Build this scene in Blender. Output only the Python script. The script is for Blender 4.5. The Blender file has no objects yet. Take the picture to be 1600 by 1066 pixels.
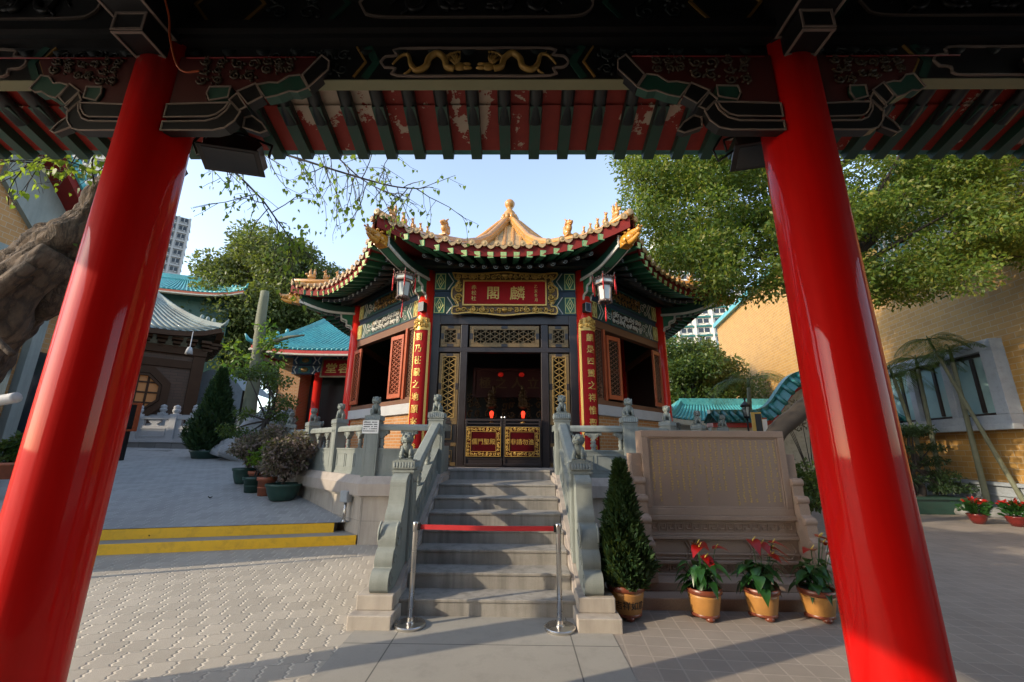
import bpy, math, random
import numpy as np
from mathutils import Vector, Matrix, noise as mnoise
R = math.radians
PI = math.pi
rnd = random.Random(7)
sc = bpy.context.scene
col = sc.collection

# ------------------------------------------------------------------ scene tree
def tag(o, label=None, cat=None, group=None, kind=None):
    if label: o['label'] = label
    if cat: o['category'] = cat
    if group: o['group'] = group
    if kind: o['kind'] = kind
    return o

def thing(name, label, cat, loc=(0, 0, 0), rz=0.0, group=None):
    o = bpy.data.objects.new(name, None)
    o.empty_display_size = .2
    col.objects.link(o)
    o.location = loc
    o.rotation_euler = (0, 0, rz)
    return tag(o, label, cat, group)

def copy_tree(o, parent=None):
    c = o.copy()
    col.objects.link(c)
    c.parent = parent
    for ch in [x for x in ALL if x.parent == o]:
        copy_tree(ch, c)
    if parent is not None or o in ALL:
        ALL.append(c)
    return c

ALL = []

class MB:
    """collects shapes, then links them as one mesh object"""
    def __init__(s, mat=None):
        s.v = []; s.f = []; s.mi = []; s.sm = []
        s.M = Matrix.Identity(4) if mat is None else mat
        s.cur = 0
    def add(s, vs, fs, smooth=False, m=None):
        o = len(s.v)
        M = s.M
        s.v += [tuple(M @ Vector(p)) for p in vs]
        s.f += [tuple(i + o for i in f) for f in fs]
        k = s.cur if m is None else m
        s.mi += [k] * len(fs)
        s.sm += [smooth] * len(fs)
        return s
    def box(s, x0, x1, y0, y1, z0, z1, m=None):
        vs = [(x, y, z) for z in (z0, z1) for y in (y0, y1) for x in (x0, x1)]
        return s.add(vs, [(0, 2, 3, 1), (4, 5, 7, 6), (0, 1, 5, 4), (2, 6, 7, 3), (0, 4, 6, 2), (1, 3, 7, 5)], False, m)
    def bar(s, p0, p1, w, h, up=(0, 0, 1), m=None, w1=None, h1=None):
        p0 = Vector(p0); p1 = Vector(p1); d = (p1 - p0).normalized()
        a = d.cross(Vector(up))
        if a.length < 1e-4: a = d.cross(Vector((1, 0, 0)))
        a.normalize(); b = a.cross(d)
        w1 = w if w1 is None else w1; h1 = h if h1 is None else h1
        vs = []
        for p, ww, hh in ((p0, w, h), (p1, w1, h1)):
            vs += [p - a * ww / 2 - b * hh / 2, p + a * ww / 2 - b * hh / 2, p + a * ww / 2 + b * hh / 2, p - a * ww / 2 + b * hh / 2]
        return s.add(vs, [(3, 2, 1, 0), (4, 5, 6, 7), (0, 1, 5, 4), (1, 2, 6, 5), (2, 3, 7, 6), (3, 0, 4, 7)], False, m)
    def tube(s, pts, r, n=8, m=None, smooth=True, cap=True):
        pts = [Vector(p) for p in pts]
        rs = r if isinstance(r, (list, tuple)) else [r] * len(pts)
        vs = []; fs = []; prev = None
        for i, p in enumerate(pts):
            d = (pts[min(i + 1, len(pts) - 1)] - pts[max(i - 1, 0)])
            if d.length < 1e-9: d = Vector((0, 0, 1))
            d.normalize()
            if prev is None:
                a = d.cross(Vector((0, 0, 1)))
                if a.length < .1: a = d.cross(Vector((1, 0, 0)))
            else:
                a = prev - d * prev.dot(d)
                if a.length < 1e-5: a = d.cross(Vector((1, .3, 0)))
            a.normalize(); prev = a; b = d.cross(a)
            for k in range(n):
                t = 2 * PI * k / n
                vs.append(p + (a * math.cos(t) + b * math.sin(t)) * rs[i])
            if i:
                o = (i - 1) * n
                for k in range(n):
                    k2 = (k + 1) % n
                    fs.append((o + k, o + k2, o + n + k2, o + n + k))
        if cap:
            fs.append(tuple(range(n - 1, -1, -1))); o = (len(pts) - 1) * n
            fs.append(tuple(range(o, o + n)))
        return s.add(vs, fs, smooth, m)
    def lathe(s, prof, n=24, c=(0, 0, 0), m=None, smooth=True, a0=0.0):
        vs = []; fs = []
        for r, z in prof:
            for k in range(n):
                t = a0 + 2 * PI * k / n
                vs.append((c[0] + r * math.cos(t), c[1] + r * math.sin(t), c[2] + z))
        for i in range(len(prof) - 1):
            for k in range(n):
                k2 = (k + 1) % n
                fs.append((i * n + k, i * n + k2, (i + 1) * n + k2, (i + 1) * n + k))
        if prof[0][0] > 1e-6: fs.append(tuple(range(n - 1, -1, -1)))
        if prof[-1][0] > 1e-6: fs.append(tuple(range((len(prof) - 1) * n, len(prof) * n)))
        return s.add(vs, fs, smooth, m)
    def prism(s, poly, d0, d1, plane='XZ', m=None, smooth=False):
        """poly in the named plane, extruded along the third axis from d0 to d1"""
        def mk(a, b, d):
            return {'XZ': (a, d, b), 'YZ': (d, a, b), 'XY': (a, b, d)}[plane]
        n = len(poly)
        area = sum(poly[i][0] * poly[(i + 1) % n][1] - poly[(i + 1) % n][0] * poly[i][1] for i in range(n))
        if (area < 0) != (plane == 'XZ'): poly = poly[::-1]
        if d0 > d1: d0, d1 = d1, d0
        vs = [mk(a, b, d0) for a, b in poly] + [mk(a, b, d1) for a, b in poly]
        fs = [tuple(range(n - 1, -1, -1)), tuple(range(n, 2 * n))]
        s.add(vs, fs, False, m)
        vs2 = list(vs)
        return s.add(vs2, [(i, (i + 1) % n, n + (i + 1) % n, n + i) for i in range(n)], smooth, m)
    def ball(s, c, r, nu=12, nv=8, m=None, rot=None):
        if not isinstance(r, (tuple, list)): r = (r, r, r)
        vs = []; fs = []
        for j in range(nv + 1):
            ph = PI * j / nv
            for i in range(nu):
                th = 2 * PI * i / nu
                p = Vector((r[0] * math.sin(ph) * math.cos(th), r[1] * math.sin(ph) * math.sin(th), -r[2] * math.cos(ph)))
                if rot is not None: p = rot @ p
                vs.append(p + Vector(c))
        for j in range(nv):
            for i in range(nu):
                i2 = (i + 1) % nu
                fs.append((j * nu + i, j * nu + i2, (j + 1) * nu + i2, (j + 1) * nu + i))
        return s.add(vs, fs, True, m)
    def grid(s, fn, nu, nv, m=None, smooth=True):
        vs = [fn(i / nu, j / nv) for j in range(nv + 1) for i in range(nu + 1)]
        w = nu + 1
        return s.add(vs, [(j * w + i, j * w + i + 1, (j + 1) * w + i + 1, (j + 1) * w + i) for j in range(nv) for i in range(nu)], smooth, m)
    def frame(s, x0, x1, z0, z1, w, y0, y1, m=None, wz=None):
        wz = w if wz is None else wz
        s.box(x0, x1, y0, y1, z0, z0 + wz, m); s.box(x0, x1, y0, y1, z1 - wz, z1, m)
        s.box(x0, x0 + w, y0, y1, z0 + wz, z1 - wz, m); s.box(x1 - w, x1, y0, y1, z0 + wz, z1 - wz, m)
        return s
    def poly_line(s, pts, w, y0, y1, m=None, closed=False):
        """flat ribbon along 2-D points in XZ, from y0 (front) to y1"""
        n = len(pts); P = [Vector(p) for p in pts]; L = []; Q = []
        for i in range(n):
            if closed:
                a = P[i] - P[i - 1]; b = P[(i + 1) % n] - P[i]
            else:
                a = P[i] - P[max(i - 1, 0)]; b = P[min(i + 1, n - 1)] - P[i]
                if i == 0: a = b
                if i == n - 1: b = a
            a = a.normalized() if a.length > 1e-9 else Vector((1, 0)); b = b.normalized() if b.length > 1e-9 else a
            t = a + b
            t = t.normalized() if t.length > 1e-6 else a
            nn = Vector((-t.y, t.x)); k = 1 / max(.4, nn.dot(Vector((-a.y, a.x))))
            L.append(P[i] + nn * w / 2 * k); Q.append(P[i] - nn * w / 2 * k)
        vs = []
        for i in range(n):
            vs += [(L[i].x, y0, L[i].y), (Q[i].x, y0, Q[i].y), (L[i].x, y1, L[i].y), (Q[i].x, y1, Q[i].y)]
        fs = []
        for i in range(n if closed else n - 1):
            a = i * 4; b = ((i + 1) % n) * 4
            fs += [(a, a + 1, b + 1, b), (a + 2, a, b, b + 2), (a + 1, a + 3, b + 3, b + 1)]
        return s.add(vs, fs, False, m)
    def spiral(s, cx, cz, r, y, rad, turns=1.4, a0=0, sgn=1, m=None, n=14, k=4):
        pts = []
        for i in range(n + 1):
            t = i / n
            a = a0 + sgn * turns * 2 * PI * t; q = r * (1 - .85 * t)
            pts.append((cx + q * math.cos(a), y, cz + q * math.sin(a)))
        return s.tube(pts, [rad * (1 - .3 * i / n) for i in range(n + 1)], k, m)
    def build(s, name, mats, parent=None, bevel=0, label=None, cat=None, group=None, kind=None, loc=None, rz=0):
        me = bpy.data.meshes.new(name)
        me.from_pydata(s.v, [], s.f)
        mats = mats if isinstance(mats, (list, tuple)) else [mats]
        for q in mats: me.materials.append(q)
        me.polygons.foreach_set('material_index', s.mi)
        me.polygons.foreach_set('use_smooth', s.sm)
        me.update()
        return link(name, me, parent, bevel, label, cat, group, kind, loc, rz)

def link(name, me, parent=None, bevel=0, label=None, cat=None, group=None, kind=None, loc=None, rz=0):
    o = bpy.data.objects.new(name, me)
    col.objects.link(o)
    o.parent = parent
    if loc is not None: o.location = loc
    if rz: o.rotation_euler = (0, 0, rz)
    if bevel:
        b = o.modifiers.new('bevel', 'BEVEL'); b.width = bevel; b.segments = 2; b.limit_method = 'ANGLE'; b.angle_limit = R(35)
    tag(o, label, cat, group, kind)
    ALL.append(o)
    return o

def inst(src, name, parent, loc=(0, 0, 0), rz=0, sc_=None, rot=None):
    o = src.copy(); o.name = name
    col.objects.link(o); o.parent = parent
    o.location = loc
    o.rotation_euler = rot if rot is not None else (0, 0, rz)
    if sc_ is not None: o.scale = sc_
    ALL.append(o)
    return o

def rotz(a): return Matrix.Rotation(a, 4, 'Z')
def at(x, y, z, rz=0): return Matrix.Translation((x, y, z)) @ rotz(rz)
def lerp(a, b, t): return a + (b - a) * t
def interp(tab, x):
    if x <= tab[0][0]: return tab[0][1]
    for (a, u), (b, v) in zip(tab, tab[1:]):
        if x <= b: return u + (v - u) * (x - a) / (b - a)
    return tab[-1][1]
def smooth_curve(pts, n=6):
    """Catmull-Rom through 2-D or 3-D points"""
    P = [Vector(p) for p in pts]; out = []
    for i in range(len(P) - 1):
        p0 = P[max(i - 1, 0)]; p1 = P[i]; p2 = P[i + 1]; p3 = P[min(i + 2, len(P) - 1)]
        for k in range(n):
            t = k / n
            out.append(.5 * ((2 * p1) + (p2 - p0) * t + (2 * p0 - 5 * p1 + 4 * p2 - p3) * t * t + (3 * p1 - p0 - 3 * p2 + p3) * t ** 3))
    out.append(P[-1])
    return [tuple(p) for p in out]

# ------------------------------------------------------------------ writing
_tc = {}
def glyphs(txt, bold=.02):
    """mesh of one line of text, unit size, centred on its own box"""
    if (txt, bold) in _tc: return _tc[(txt, bold)]
    cu = bpy.data.curves.new('lettering', 'FONT'); cu.body = txt; cu.size = 1; cu.offset = bold; cu.resolution_u = 2
    ob = bpy.data.objects.new('lettering', cu); col.objects.link(ob)
    bpy.context.view_layer.update()
    me = bpy.data.meshes.new_from_object(ob.evaluated_get(bpy.context.evaluated_depsgraph_get()))
    vs = [tuple(v.co) for v in me.vertices]; fs = [tuple(p.vertices) for p in me.polygons]
    bpy.data.objects.remove(ob); bpy.data.curves.remove(cu); bpy.data.meshes.remove(me)
    if vs:
        cx = (min(v[0] for v in vs) + max(v[0] for v in vs)) / 2; cy = (min(v[1] for v in vs) + max(v[1] for v in vs)) / 2
        vs = [(v[0] - cx, v[1] - cy) for v in vs]
    _tc[(txt, bold)] = (vs, fs)
    return vs, fs
def put_text(mb, txt, cx, cz, size, y, m=None, sx=1.0, bold=.02, fn=None):
    vs, fs = glyphs(txt, 0)
    k = bold * size * .8
    for i, (dx, dz) in enumerate(((-k, -k * .6), (k, k * .6), (-k, k * .6), (k, -k * .6)) if bold else ((0, 0),)):
        pts = [(cx + v[0] * size * sx + dx, y - .0006 * i, cz + v[1] * size + dz) for v in vs]
        if fn: pts = [fn(*p) for p in pts]
        mb.add(pts, fs, False, m)

# ------------------------------------------------------------------ materials
def lin(r, g, b):
    f = lambda c: c / 12.92 if c <= .04045 else ((c + .055) / 1.055) ** 2.4
    return (f(r / 255), f(g / 255), f(b / 255), 1)

class NT:
    def __init__(s, name):
        s.mat = bpy.data.materials.new(name); s.mat.use_nodes = True
        s.t = s.mat.node_tree; s.n = s.t.nodes; s.l = s.t.links
        s.b = s.n['Principled BSDF']
    def new(s, typ, **kw):
        n = s.n.new(typ)
        for k, v in kw.items():
            if k.startswith('_'): setattr(n, k[1:], v)
            else: n.inputs[k.replace('__', ' ')].default_value = v
        return n
    def con(s, a, b): s.l.new(a, b)
    def mix(s, fac, a, b, mode='MIX'):
        n = s.n.new('ShaderNodeMix'); n.data_type = 'RGBA'; n.blend_type = mode
        for sock, val in ((n.inputs[0], fac), (n.inputs[6], a), (n.inputs[7], b)):
            if hasattr(val, 'is_output'): s.l.new(val, sock)
            else: sock.default_value = val
        return n.outputs[2]
    def math(s, op, a, b=0.0, c=None):
        n = s.n.new('ShaderNodeMath'); n.operation = op
        for i, v in enumerate((a, b) if c is None else (a, b, c)):
            if hasattr(v, 'is_output'): s.l.new(v, n.inputs[i])
            else: n.inputs[i].default_value = v
        return n.outputs[0]
    def ramp(s, fac, stops):
        n = s.n.new('ShaderNodeValToRGB'); e = n.color_ramp.elements
        while len(e) < len(stops): e.new(.5)
        for q, (p, c) in zip(e, stops):
            q.position = p; q.color = c if len(c) == 4 else (*c, 1)
        s.l.new(fac, n.inputs[0]); return n.outputs[0]
    def noise(s, vec, scale, detail=4, rough=.6, dist=0.0):
        n = s.n.new('ShaderNodeTexNoise'); n.inputs['Scale'].default_value = scale; n.inputs['Detail'].default_value = detail
        n.inputs['Roughness'].default_value = rough; n.inputs['Distortion'].default_value = dist
        if vec is not None: s.l.new(vec, n.inputs['Vector'])
        return n.outputs['Fac']
    def pos(s, world=False):
        if world: return s.n.new('ShaderNodeNewGeometry').outputs['Position']
        return s.n.new('ShaderNodeTexCoord').outputs['Object']
    def mapping(s, vec, sc_=(1, 1, 1), rot=(0, 0, 0), loc=(0, 0, 0)):
        n = s.n.new('ShaderNodeMapping'); n.inputs['Scale'].default_value = sc_; n.inputs['Rotation'].default_value = rot; n.inputs['Location'].default_value = loc
        s.l.new(vec, n.inputs['Vector']); return n.outputs[0]
    def bump(s, h, strength=.3, dist=.01):
        n = s.n.new('ShaderNodeBump'); n.inputs['Strength'].default_value = strength; n.inputs['Distance'].default_value = dist
        s.l.new(h, n.inputs['Height']); s.l.new(n.outputs[0], s.b.inputs['Normal']); return n
    def done(s, color=None, rough=None, metal=None, coat=None, spec=None):
        for k, v in (('Base Color', color), ('Roughness', rough), ('Metallic', metal), ('Coat Weight', coat), ('Specular IOR Level', spec)):
            if v is None: continue
            if hasattr(v, 'is_output'): s.l.new(v, s.b.inputs[k])
            else: s.b.inputs[k].default_value = v
        return s.mat

def c4(c): return c if len(c) == 4 else (*c, 1)
def sh(c, k): return (min(1, c[0] * k), min(1, c[1] * k), min(1, c[2] * k), 1)

def paint(name, c, rough=.45, var=.25, scale=2.5, bump=.1, bscale=60, coat=0, metal=0, dirt=.0, dirtc=(.05, .045, .04, 1), spec=.5, fine=.12, world=False):
    q = NT(name); p = q.pos(world); c = c4(c)
    n1 = q.noise(p, scale, 5, .65)
    cc = q.mix(n1, sh(c, 1 - var), sh(c, 1 + var))
    n2 = q.noise(p, bscale, 3, .7)
    cc = q.mix(q.math('MULTIPLY', n2, fine), cc, sh(c, .35))
    if dirt:
        n3 = q.noise(p, scale * 2.7, 6, .7, .4)
        f = q.math('MULTIPLY', q.ramp(n3, [(.48, (0, 0, 0)), (.68, (1, 1, 1))]), dirt)
        cc = q.mix(f, cc, dirtc)
    if bump: q.bump(n2, bump, .004)
    rr = q.math('MULTIPLY_ADD', n1, .22, rough - .11)
    return q.done(cc, rr, metal, coat, spec)

def stone(name, c, c2=None, speck=.5, sscale=220, stain=.35, rough=.75, bump=.25, streak=0):
    """granite: fine grains, broad weather stains, optional run-down streaks"""
    q = NT(name); p = q.pos(); c = c4(c); c2 = c4(c2) if c2 else sh(c, .6)
    n1 = q.noise(p, sscale, 2, .8)
    g = q.ramp(n1, [(.36, (0, 0, 0)), (.62, (1, 1, 1))])
    cc = q.mix(q.math('MULTIPLY', g, speck), c, c2)
    n2 = q.noise(p, 1.7, 6, .68, .3)
    f = q.math('MULTIPLY', q.ramp(n2, [(.4, (0, 0, 0)), (.72, (1, 1, 1))]), stain)
    cc = q.mix(f, cc, sh(c2, .62))
    if streak:
        pm = q.mapping(p, (9, 9, .9))
        n3 = q.noise(pm, 1.0, 5, .6)
        f3 = q.math('MULTIPLY', q.ramp(n3, [(.45, (0, 0, 0)), (.7, (1, 1, 1))]), streak)
        cc = q.mix(f3, cc, sh(c2, .4))
    q.bump(q.math('ADD', n1, q.math('MULTIPLY', n2, 2)), bump, .004)
    return q.done(cc, rough)
def brick_mat(name, c1, c2, mortar, bw, rh, ms=.012, axes='XZ', offset=.5, rough=.7, warp=0, rot=0, world=False, bumpk=.6, var=.18, stain=.3, coat=0, bias=0.0):
    q = NT(name); p = q.pos(world)
    if rot: p = q.mapping(p, (1, 1, 1), (0, 0, rot))
    sx = q.n.new('ShaderNodeSeparateXYZ'); q.con(p, sx.inputs[0])
    a = sx.outputs[0]; b = sx.outputs[{'XZ': 2, 'XY': 1, 'YZ': 2}[axes]]
    if axes == 'YZ': a = sx.outputs[1]; b = sx.outputs[2]
    if warp:
        tri = lambda x, per, amp: q.math('MULTIPLY', q.math('PINGPONG', x, per), amp / per)
        a2 = q.math('ADD', a, tri(b, .034, warp)); b = q.math('ADD', b, tri(a, .07, warp * .55)); a = a2
    cx = q.n.new('ShaderNodeCombineXYZ'); q.con(a, cx.inputs[0]); q.con(b, cx.inputs[1])
    bt = q.n.new('ShaderNodeTexBrick'); bt.offset = offset; bt.inputs['Scale'].default_value = 1
    bt.inputs['Color1'].default_value = c4(c1); bt.inputs['Color2'].default_value = c4(c2); bt.inputs['Mortar'].default_value = c4(mortar)
    bt.inputs['Mortar Size'].default_value = ms; bt.inputs['Mortar Smooth'].default_value = .15; bt.inputs['Brick Width'].default_value = bw; bt.inputs['Row Height'].default_value = rh
    bt.inputs['Bias'].default_value = bias
    q.con(cx.outputs[0], bt.inputs['Vector'])
    n1 = q.noise(p, 1.3, 6, .7, .3); n2 = q.noise(p, 90, 3, .7)
    cc = q.mix(q.math('MULTIPLY', q.ramp(n1, [(.38, (0, 0, 0)), (.72, (1, 1, 1))]), stain), bt.outputs['Color'], sh(c4(c2), .45))
    cc = q.mix(q.math('MULTIPLY', n2, var * 2), cc, sh(c4(c1), .5))
    h = q.math('ADD', q.math('MULTIPLY', bt.outputs['Fac'], -1.0), q.math('MULTIPLY', n2, .25))
    q.bump(h, bumpk, .008)
    return q.done(cc, rough, coat=coat)

def wavy_pavers(name, c, zig, dark, bw, rh, rot, amp=.022, light_w=.016, stain=.3):
    """interlocking concrete pavers: pale sandy zigzag cross joints, thin dark long joints"""
    q = NT(name); p = q.mapping(q.pos(True), (1, 1, 1), (0, 0, rot))
    sx = q.n.new('ShaderNodeSeparateXYZ'); q.con(p, sx.inputs[0]); x, y = sx.outputs[0], sx.outputs[1]
    tri = lambda v, per, a: q.math('MULTIPLY', q.math('PINGPONG', v, per), a / per)
    wob = q.noise(p, 6, 2, .5)
    y2 = q.math('DIVIDE', q.math('ADD', q.math('ADD', y, tri(x, bw * .5, amp * .5)), q.math('MULTIPLY', wob, .02)), rh)
    row = q.math('FLOOR', y2); fy = q.math('SUBTRACT', y2, row)
    x2 = q.math('DIVIDE', q.math('ADD', q.math('ADD', x, tri(y, rh * .145, amp)), q.math('MULTIPLY', row, bw * .5)), bw)
    cx_ = q.math('FLOOR', x2); fx = q.math('SUBTRACT', x2, cx_)
    ex = q.math('SUBTRACT', .5, q.math('ABSOLUTE', q.math('SUBTRACT', fx, .5))); ey = q.math('SUBTRACT', .5, q.math('ABSOLUTE', q.math('SUBTRACT', fy, .5)))
    sm = lambda e, w: q.math('SUBTRACT', 1, q.math('SMOOTH_MIN', q.math('DIVIDE', e, w), 1, .3))
    jx = q.math('MAXIMUM', sm(ex, light_w / bw), 0.0); jy = q.math('MAXIMUM', sm(ey, .010 / rh), 0.0)
    wn = q.n.new('ShaderNodeTexWhiteNoise'); wn.noise_dimensions = '2D'; cb_ = q.n.new('ShaderNodeCombineXYZ'); q.con(cx_, cb_.inputs[0]); q.con(row, cb_.inputs[1]); q.con(cb_.outputs[0], wn.inputs['Vector'])
    n1 = q.noise(p, 1.1, 6, .7, .3); n2 = q.noise(p, 130, 3, .75); n3 = q.noise(p, 9, 4, .7)
    cc = q.mix(wn.outputs['Value'], sh(c4(c), .88), sh(c4(c), 1.1))
    cc = q.mix(q.math('MULTIPLY', q.ramp(n1, [(.38, (0, 0, 0)), (.72, (1, 1, 1))]), stain), cc, sh(c4(c), .55))
    cc = q.mix(q.math('MULTIPLY', n2, .32), cc, sh(c4(c), .5))
    keep = q.ramp(n3, [(.36, (0, 0, 0)), (.56, (1, 1, 1))])
    cc = q.mix(q.math('MULTIPLY', jy, .5), cc, c4(dark))
    cc = q.mix(q.math('MULTIPLY', jx, q.math('MULTIPLY_ADD', keep, .75, .25)), cc, c4(zig))
    h = q.math('SUBTRACT', q.math('MULTIPLY', n2, .3), q.math('MAXIMUM', jx, jy))
    n5 = q.noise(p, .33, 4, .6)
    cc = q.mix(q.math('MULTIPLY', q.ramp(n5, [(.4, (0, 0, 0)), (.7, (1, 1, 1))]), .22), cc, sh(c4(c), .6))
    q.bump(h, .7, .007)
    return q.done(cc, .85)

def leaf_mat(name, cols, trans=.35, rough=.5):
    q = NT(name); g = q.n.new('ShaderNodeNewGeometry')
    n = len(cols)
    cc = q.ramp(g.outputs['Random Per Island'], [(i / max(1, n - 1), c) for i, c in enumerate(cols)])
    n1 = q.noise(q.pos(), .9, 3, .6)
    cc = q.mix(q.ramp(n1, [(.35, (0, 0, 0)), (.7, (1, 1, 1))]), q.mix(.45, cc, (0, 0, 0, 1)), cc)
    q.done(cc, rough, spec=.35)
    tr = q.n.new('ShaderNodeBsdfTranslucent'); q.con(q.mix(.25, cc, (.6, .75, .05, 1)), tr.inputs[0])
    mx = q.n.new('ShaderNodeMixShader'); mx.inputs[0].default_value = trans
    out = q.n['Material Output']
    q.con(q.b.outputs[0], mx.inputs[1]); q.con(tr.outputs[0], mx.inputs[2]); q.con(mx.outputs[0], out.inputs['Surface'])
    return q.mat

def lacquer(name, c, rough=.22, coat=.7, sc_=(3, 3, .35)):
    """brushed gloss paint on round columns: faint vertical brush marks, dust near the foot"""
    q = NT(name); p = q.pos(); c = c4(c)
    pm = q.mapping(p, (14, 14, .8)); n1 = q.noise(pm, 1.0, 5, .6)
    cc = q.mix(n1, sh(c, .78), sh(c, 1.15))
    n2 = q.noise(q.mapping(p, sc_), 1.2, 4, .6)
    cc = q.mix(q.math('MULTIPLY', q.ramp(n2, [(.5, (0, 0, 0)), (.8, (1, 1, 1))]), .28), cc, sh(c, .45))
    n4 = q.noise(q.mapping(p, (26, 26, .55)), 1.0, 3, .5)
    q.bump(q.math('ADD', q.math('MULTIPLY', n4, 1.6), q.math('ADD', n1, n2)), .3, .004)
    rr = q.math('MULTIPLY_ADD', n2, .22, rough - .06)
    q.b.inputs['Coat Roughness'].default_value = .04
    return q.done(cc, rr, coat=coat, spec=.06)

def emis(name, c, k):
    q = NT(name); q.done(c4(c), .5); q.b.inputs['Emission Color'].default_value = c4(c); q.b.inputs['Emission Strength'].default_value = k
    return q.mat

def glazed(name, c, c2, rough=.28, var=.3):
    q = NT(name); p = q.pos()
    n1 = q.noise(p, 7, 5, .7); n2 = q.noise(p, 1.1, 5, .65)
    cc = q.mix(q.ramp(n1, [(.35, (0, 0, 0)), (.7, (1, 1, 1))]), c4(c), c4(c2))
    cc = q.mix(q.math('MULTIPLY', q.ramp(n2, [(.45, (0, 0, 0)), (.75, (1, 1, 1))]), var), cc, (.06, .055, .045, 1))
    q.bump(n1, .15, .01)
    return q.done(cc, q.math('MULTIPLY_ADD', n1, .3, rough - .1), coat=.15)

K = {}
K['red_col'] = lacquer('red_lacquer', (.5, .004, .003), .5, .35)
K['red_col2'] = lacquer('red_lacquer_old', (.55, .02, .012), .4, .3)
K['red'] = paint('red_paint', (.42, .02, .015), .45, .25)
K['fascia'] = paint('weathered_fascia_red', (.15, .013, .01), .65, .35, spec=.15, dirt=.3, dirtc=(.1, .02, .02, 1))
K['red_dk'] = paint('dark_red_paint', (.2, .012, .012), .5, .3)
K['red_board'] = paint('red_sign_paint', (.27, .005, .006), .6, .15, spec=.15)
K['maroon'] = paint('maroon_lacquer', (.055, .004, .006), .15, .2, coat=.6)
K['green_dk'] = paint('dark_green_paint', (.009, .055, .037), .5, .3, dirt=.3)
K['green'] = paint('green_paint', (.028, .16, .08), .5, .3, dirt=.25)
K['green_teal'] = paint('teal_paint', (.015, .11, .1), .5, .3)
K['green_lt'] = paint('pale_green_paint', (.22, .5, .2), .5, .2)
K['yellow_lt'] = paint('pale_yellow_paint', (.72, .7, .28), .5, .15)
K['black_green'] = paint('black_green_paint', (.009, .014, .014), .45, .4, dirt=.3, dirtc=(.03, .03, .028, 1))
K['black'] = paint('black_paint', (.008, .008, .009), .4, .3)
K['dark_wood'] = paint('dark_brown_wood', (.022, .015, .014), .38, .35, scale=1.5, fine=.2)
K['wood'] = paint('worn_brown_wood', (.14, .06, .03), .55, .35)
K['orange_wood'] = paint('orange_red_wood', (.36, .07, .02), .45, .3, dirt=.25, dirtc=(.1, .03, .02, 1))
K['gold'] = paint('gold_leaf', (.54, .33, .075), .35, .25, metal=.35, bump=.3, bscale=45, fine=.25)
K['gold_dk'] = paint('dull_gold', (.3, .17, .045), .45, .4, metal=.3, bump=.3, bscale=45, fine=.3)
K['gold_lat'] = paint('lattice_gold', (.36, .22, .06), .45, .3, metal=.2)
K['gold_txt'] = paint('inscription_gold', (.5, .34, .1), .45, .2)
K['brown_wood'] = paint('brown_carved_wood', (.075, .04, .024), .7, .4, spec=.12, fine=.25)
K['gold_dim'] = paint('shade_dulled_gold', (.1, .05, .015), .5, .4, bump=.3, bscale=45)  # gold darkened in colour to suggest the dim interior and frame gaps
K['red_dim'] = paint('shade_dulled_red', (.05, .004, .004), .5, .3)  # red darkened in colour for the unlit interior sign
K['bronze_gold'] = paint('brass_trim', (.19, .12, .05), .4, .35, metal=.4, fine=.3)
K['white_p'] = paint('off_white_paint', (.6, .58, .52), .6, .2, dirt=.35, dirtc=(.2, .19, .16, 1))
K['cream'] = paint('cream_paint', (.5, .46, .36), .6, .2, dirt=.3)
K['grey_paint'] = paint('blue_grey_paint', (.3, .33, .36), .6, .2, dirt=.3, dirtc=(.14, .14, .14, 1))
K['green_olive'] = paint('olive_paint', (.2, .2, .11), .6, .2)
K['pinkish'] = paint('faded_pink_paint', (.2, .155, .13), .6, .4)
K['cream_pale'] = paint('pale_tower_paint', (.62, .58, .5), .7, .15)
K['navy'] = paint('navy_paint', (.02, .045, .085), .5, .3)
K['balus'] = stone('green_grey_carved_stone', (.235, .255, .235), (.14, .165, .155), .4, 150, .35, streak=.25)
K['lion'] = stone('dark_green_grey_stone', (.2, .225, .21), (.1, .12, .11), .4, 120, .5)
K['granite'] = stone('pale_granite', (.43, .385, .33), (.27, .23, .2), .35, 200, .35, streak=.3)
K['coping'] = stone('pinkish_granite', (.4, .35, .305), (.25, .21, .185), .35, 200, .3, streak=.2)
K['step'] = stone('grey_granite_step', (.33, .31, .28), (.2, .185, .165), .4, 200, .5, streak=.55)
K['stele'] = stone('brown_granite', (.335, .235, .17), (.18, .12, .09), .5, 170, .25)
K['stele_pol'] = stone('polished_brown_granite', (.28, .195, .145), (.16, .105, .08), .5, 170, .15, rough=.4)
K['rail_stone'] = stone('pale_grey_stone', (.42, .42, .42), (.3, .3, .31), .3, 90, .3)
K['rock'] = stone('white_rock', (.42, .42, .42), (.22, .225, .235), .45, 26, .6, bump=.9)
K['tile_y'] = glazed('ochre_glazed_tile', (.5, .25, .055), (.4, .18, .05))
K['tile_yd'] = glazed('worn_ochre_tile', (.46, .3, .12), (.3, .19, .085), .4, .5)
K['dragon_y'] = glazed('amber_glaze', (.6, .27, .03), (.42, .18, .02), .2)
K['tile_t'] = glazed('teal_glazed_tile', (.04, .25, .28), (.1, .4, .41))
K['tile_g'] = glazed('grey_roof_tile', (.15, .19, .175), (.25, .3, .28), .6, .6)
K['tile_gt'] = glazed('green_teal_tile', (.015, .13, .12), (.04, .22, .2))
K['orange_brick'] = brick_mat('orange_brick_tile', (.46, .2, .055), (.4, .165, .045), (.45, .38, .28), .24, .075, .008, coat=.2, stain=.15)
K['yellow_brick'] = brick_mat('ochre_wall_tile', (.48, .27, .07), (.4, .215, .055), (.46, .37, .24), .38, .16, .01, 'XZ', stain=.2)
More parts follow.
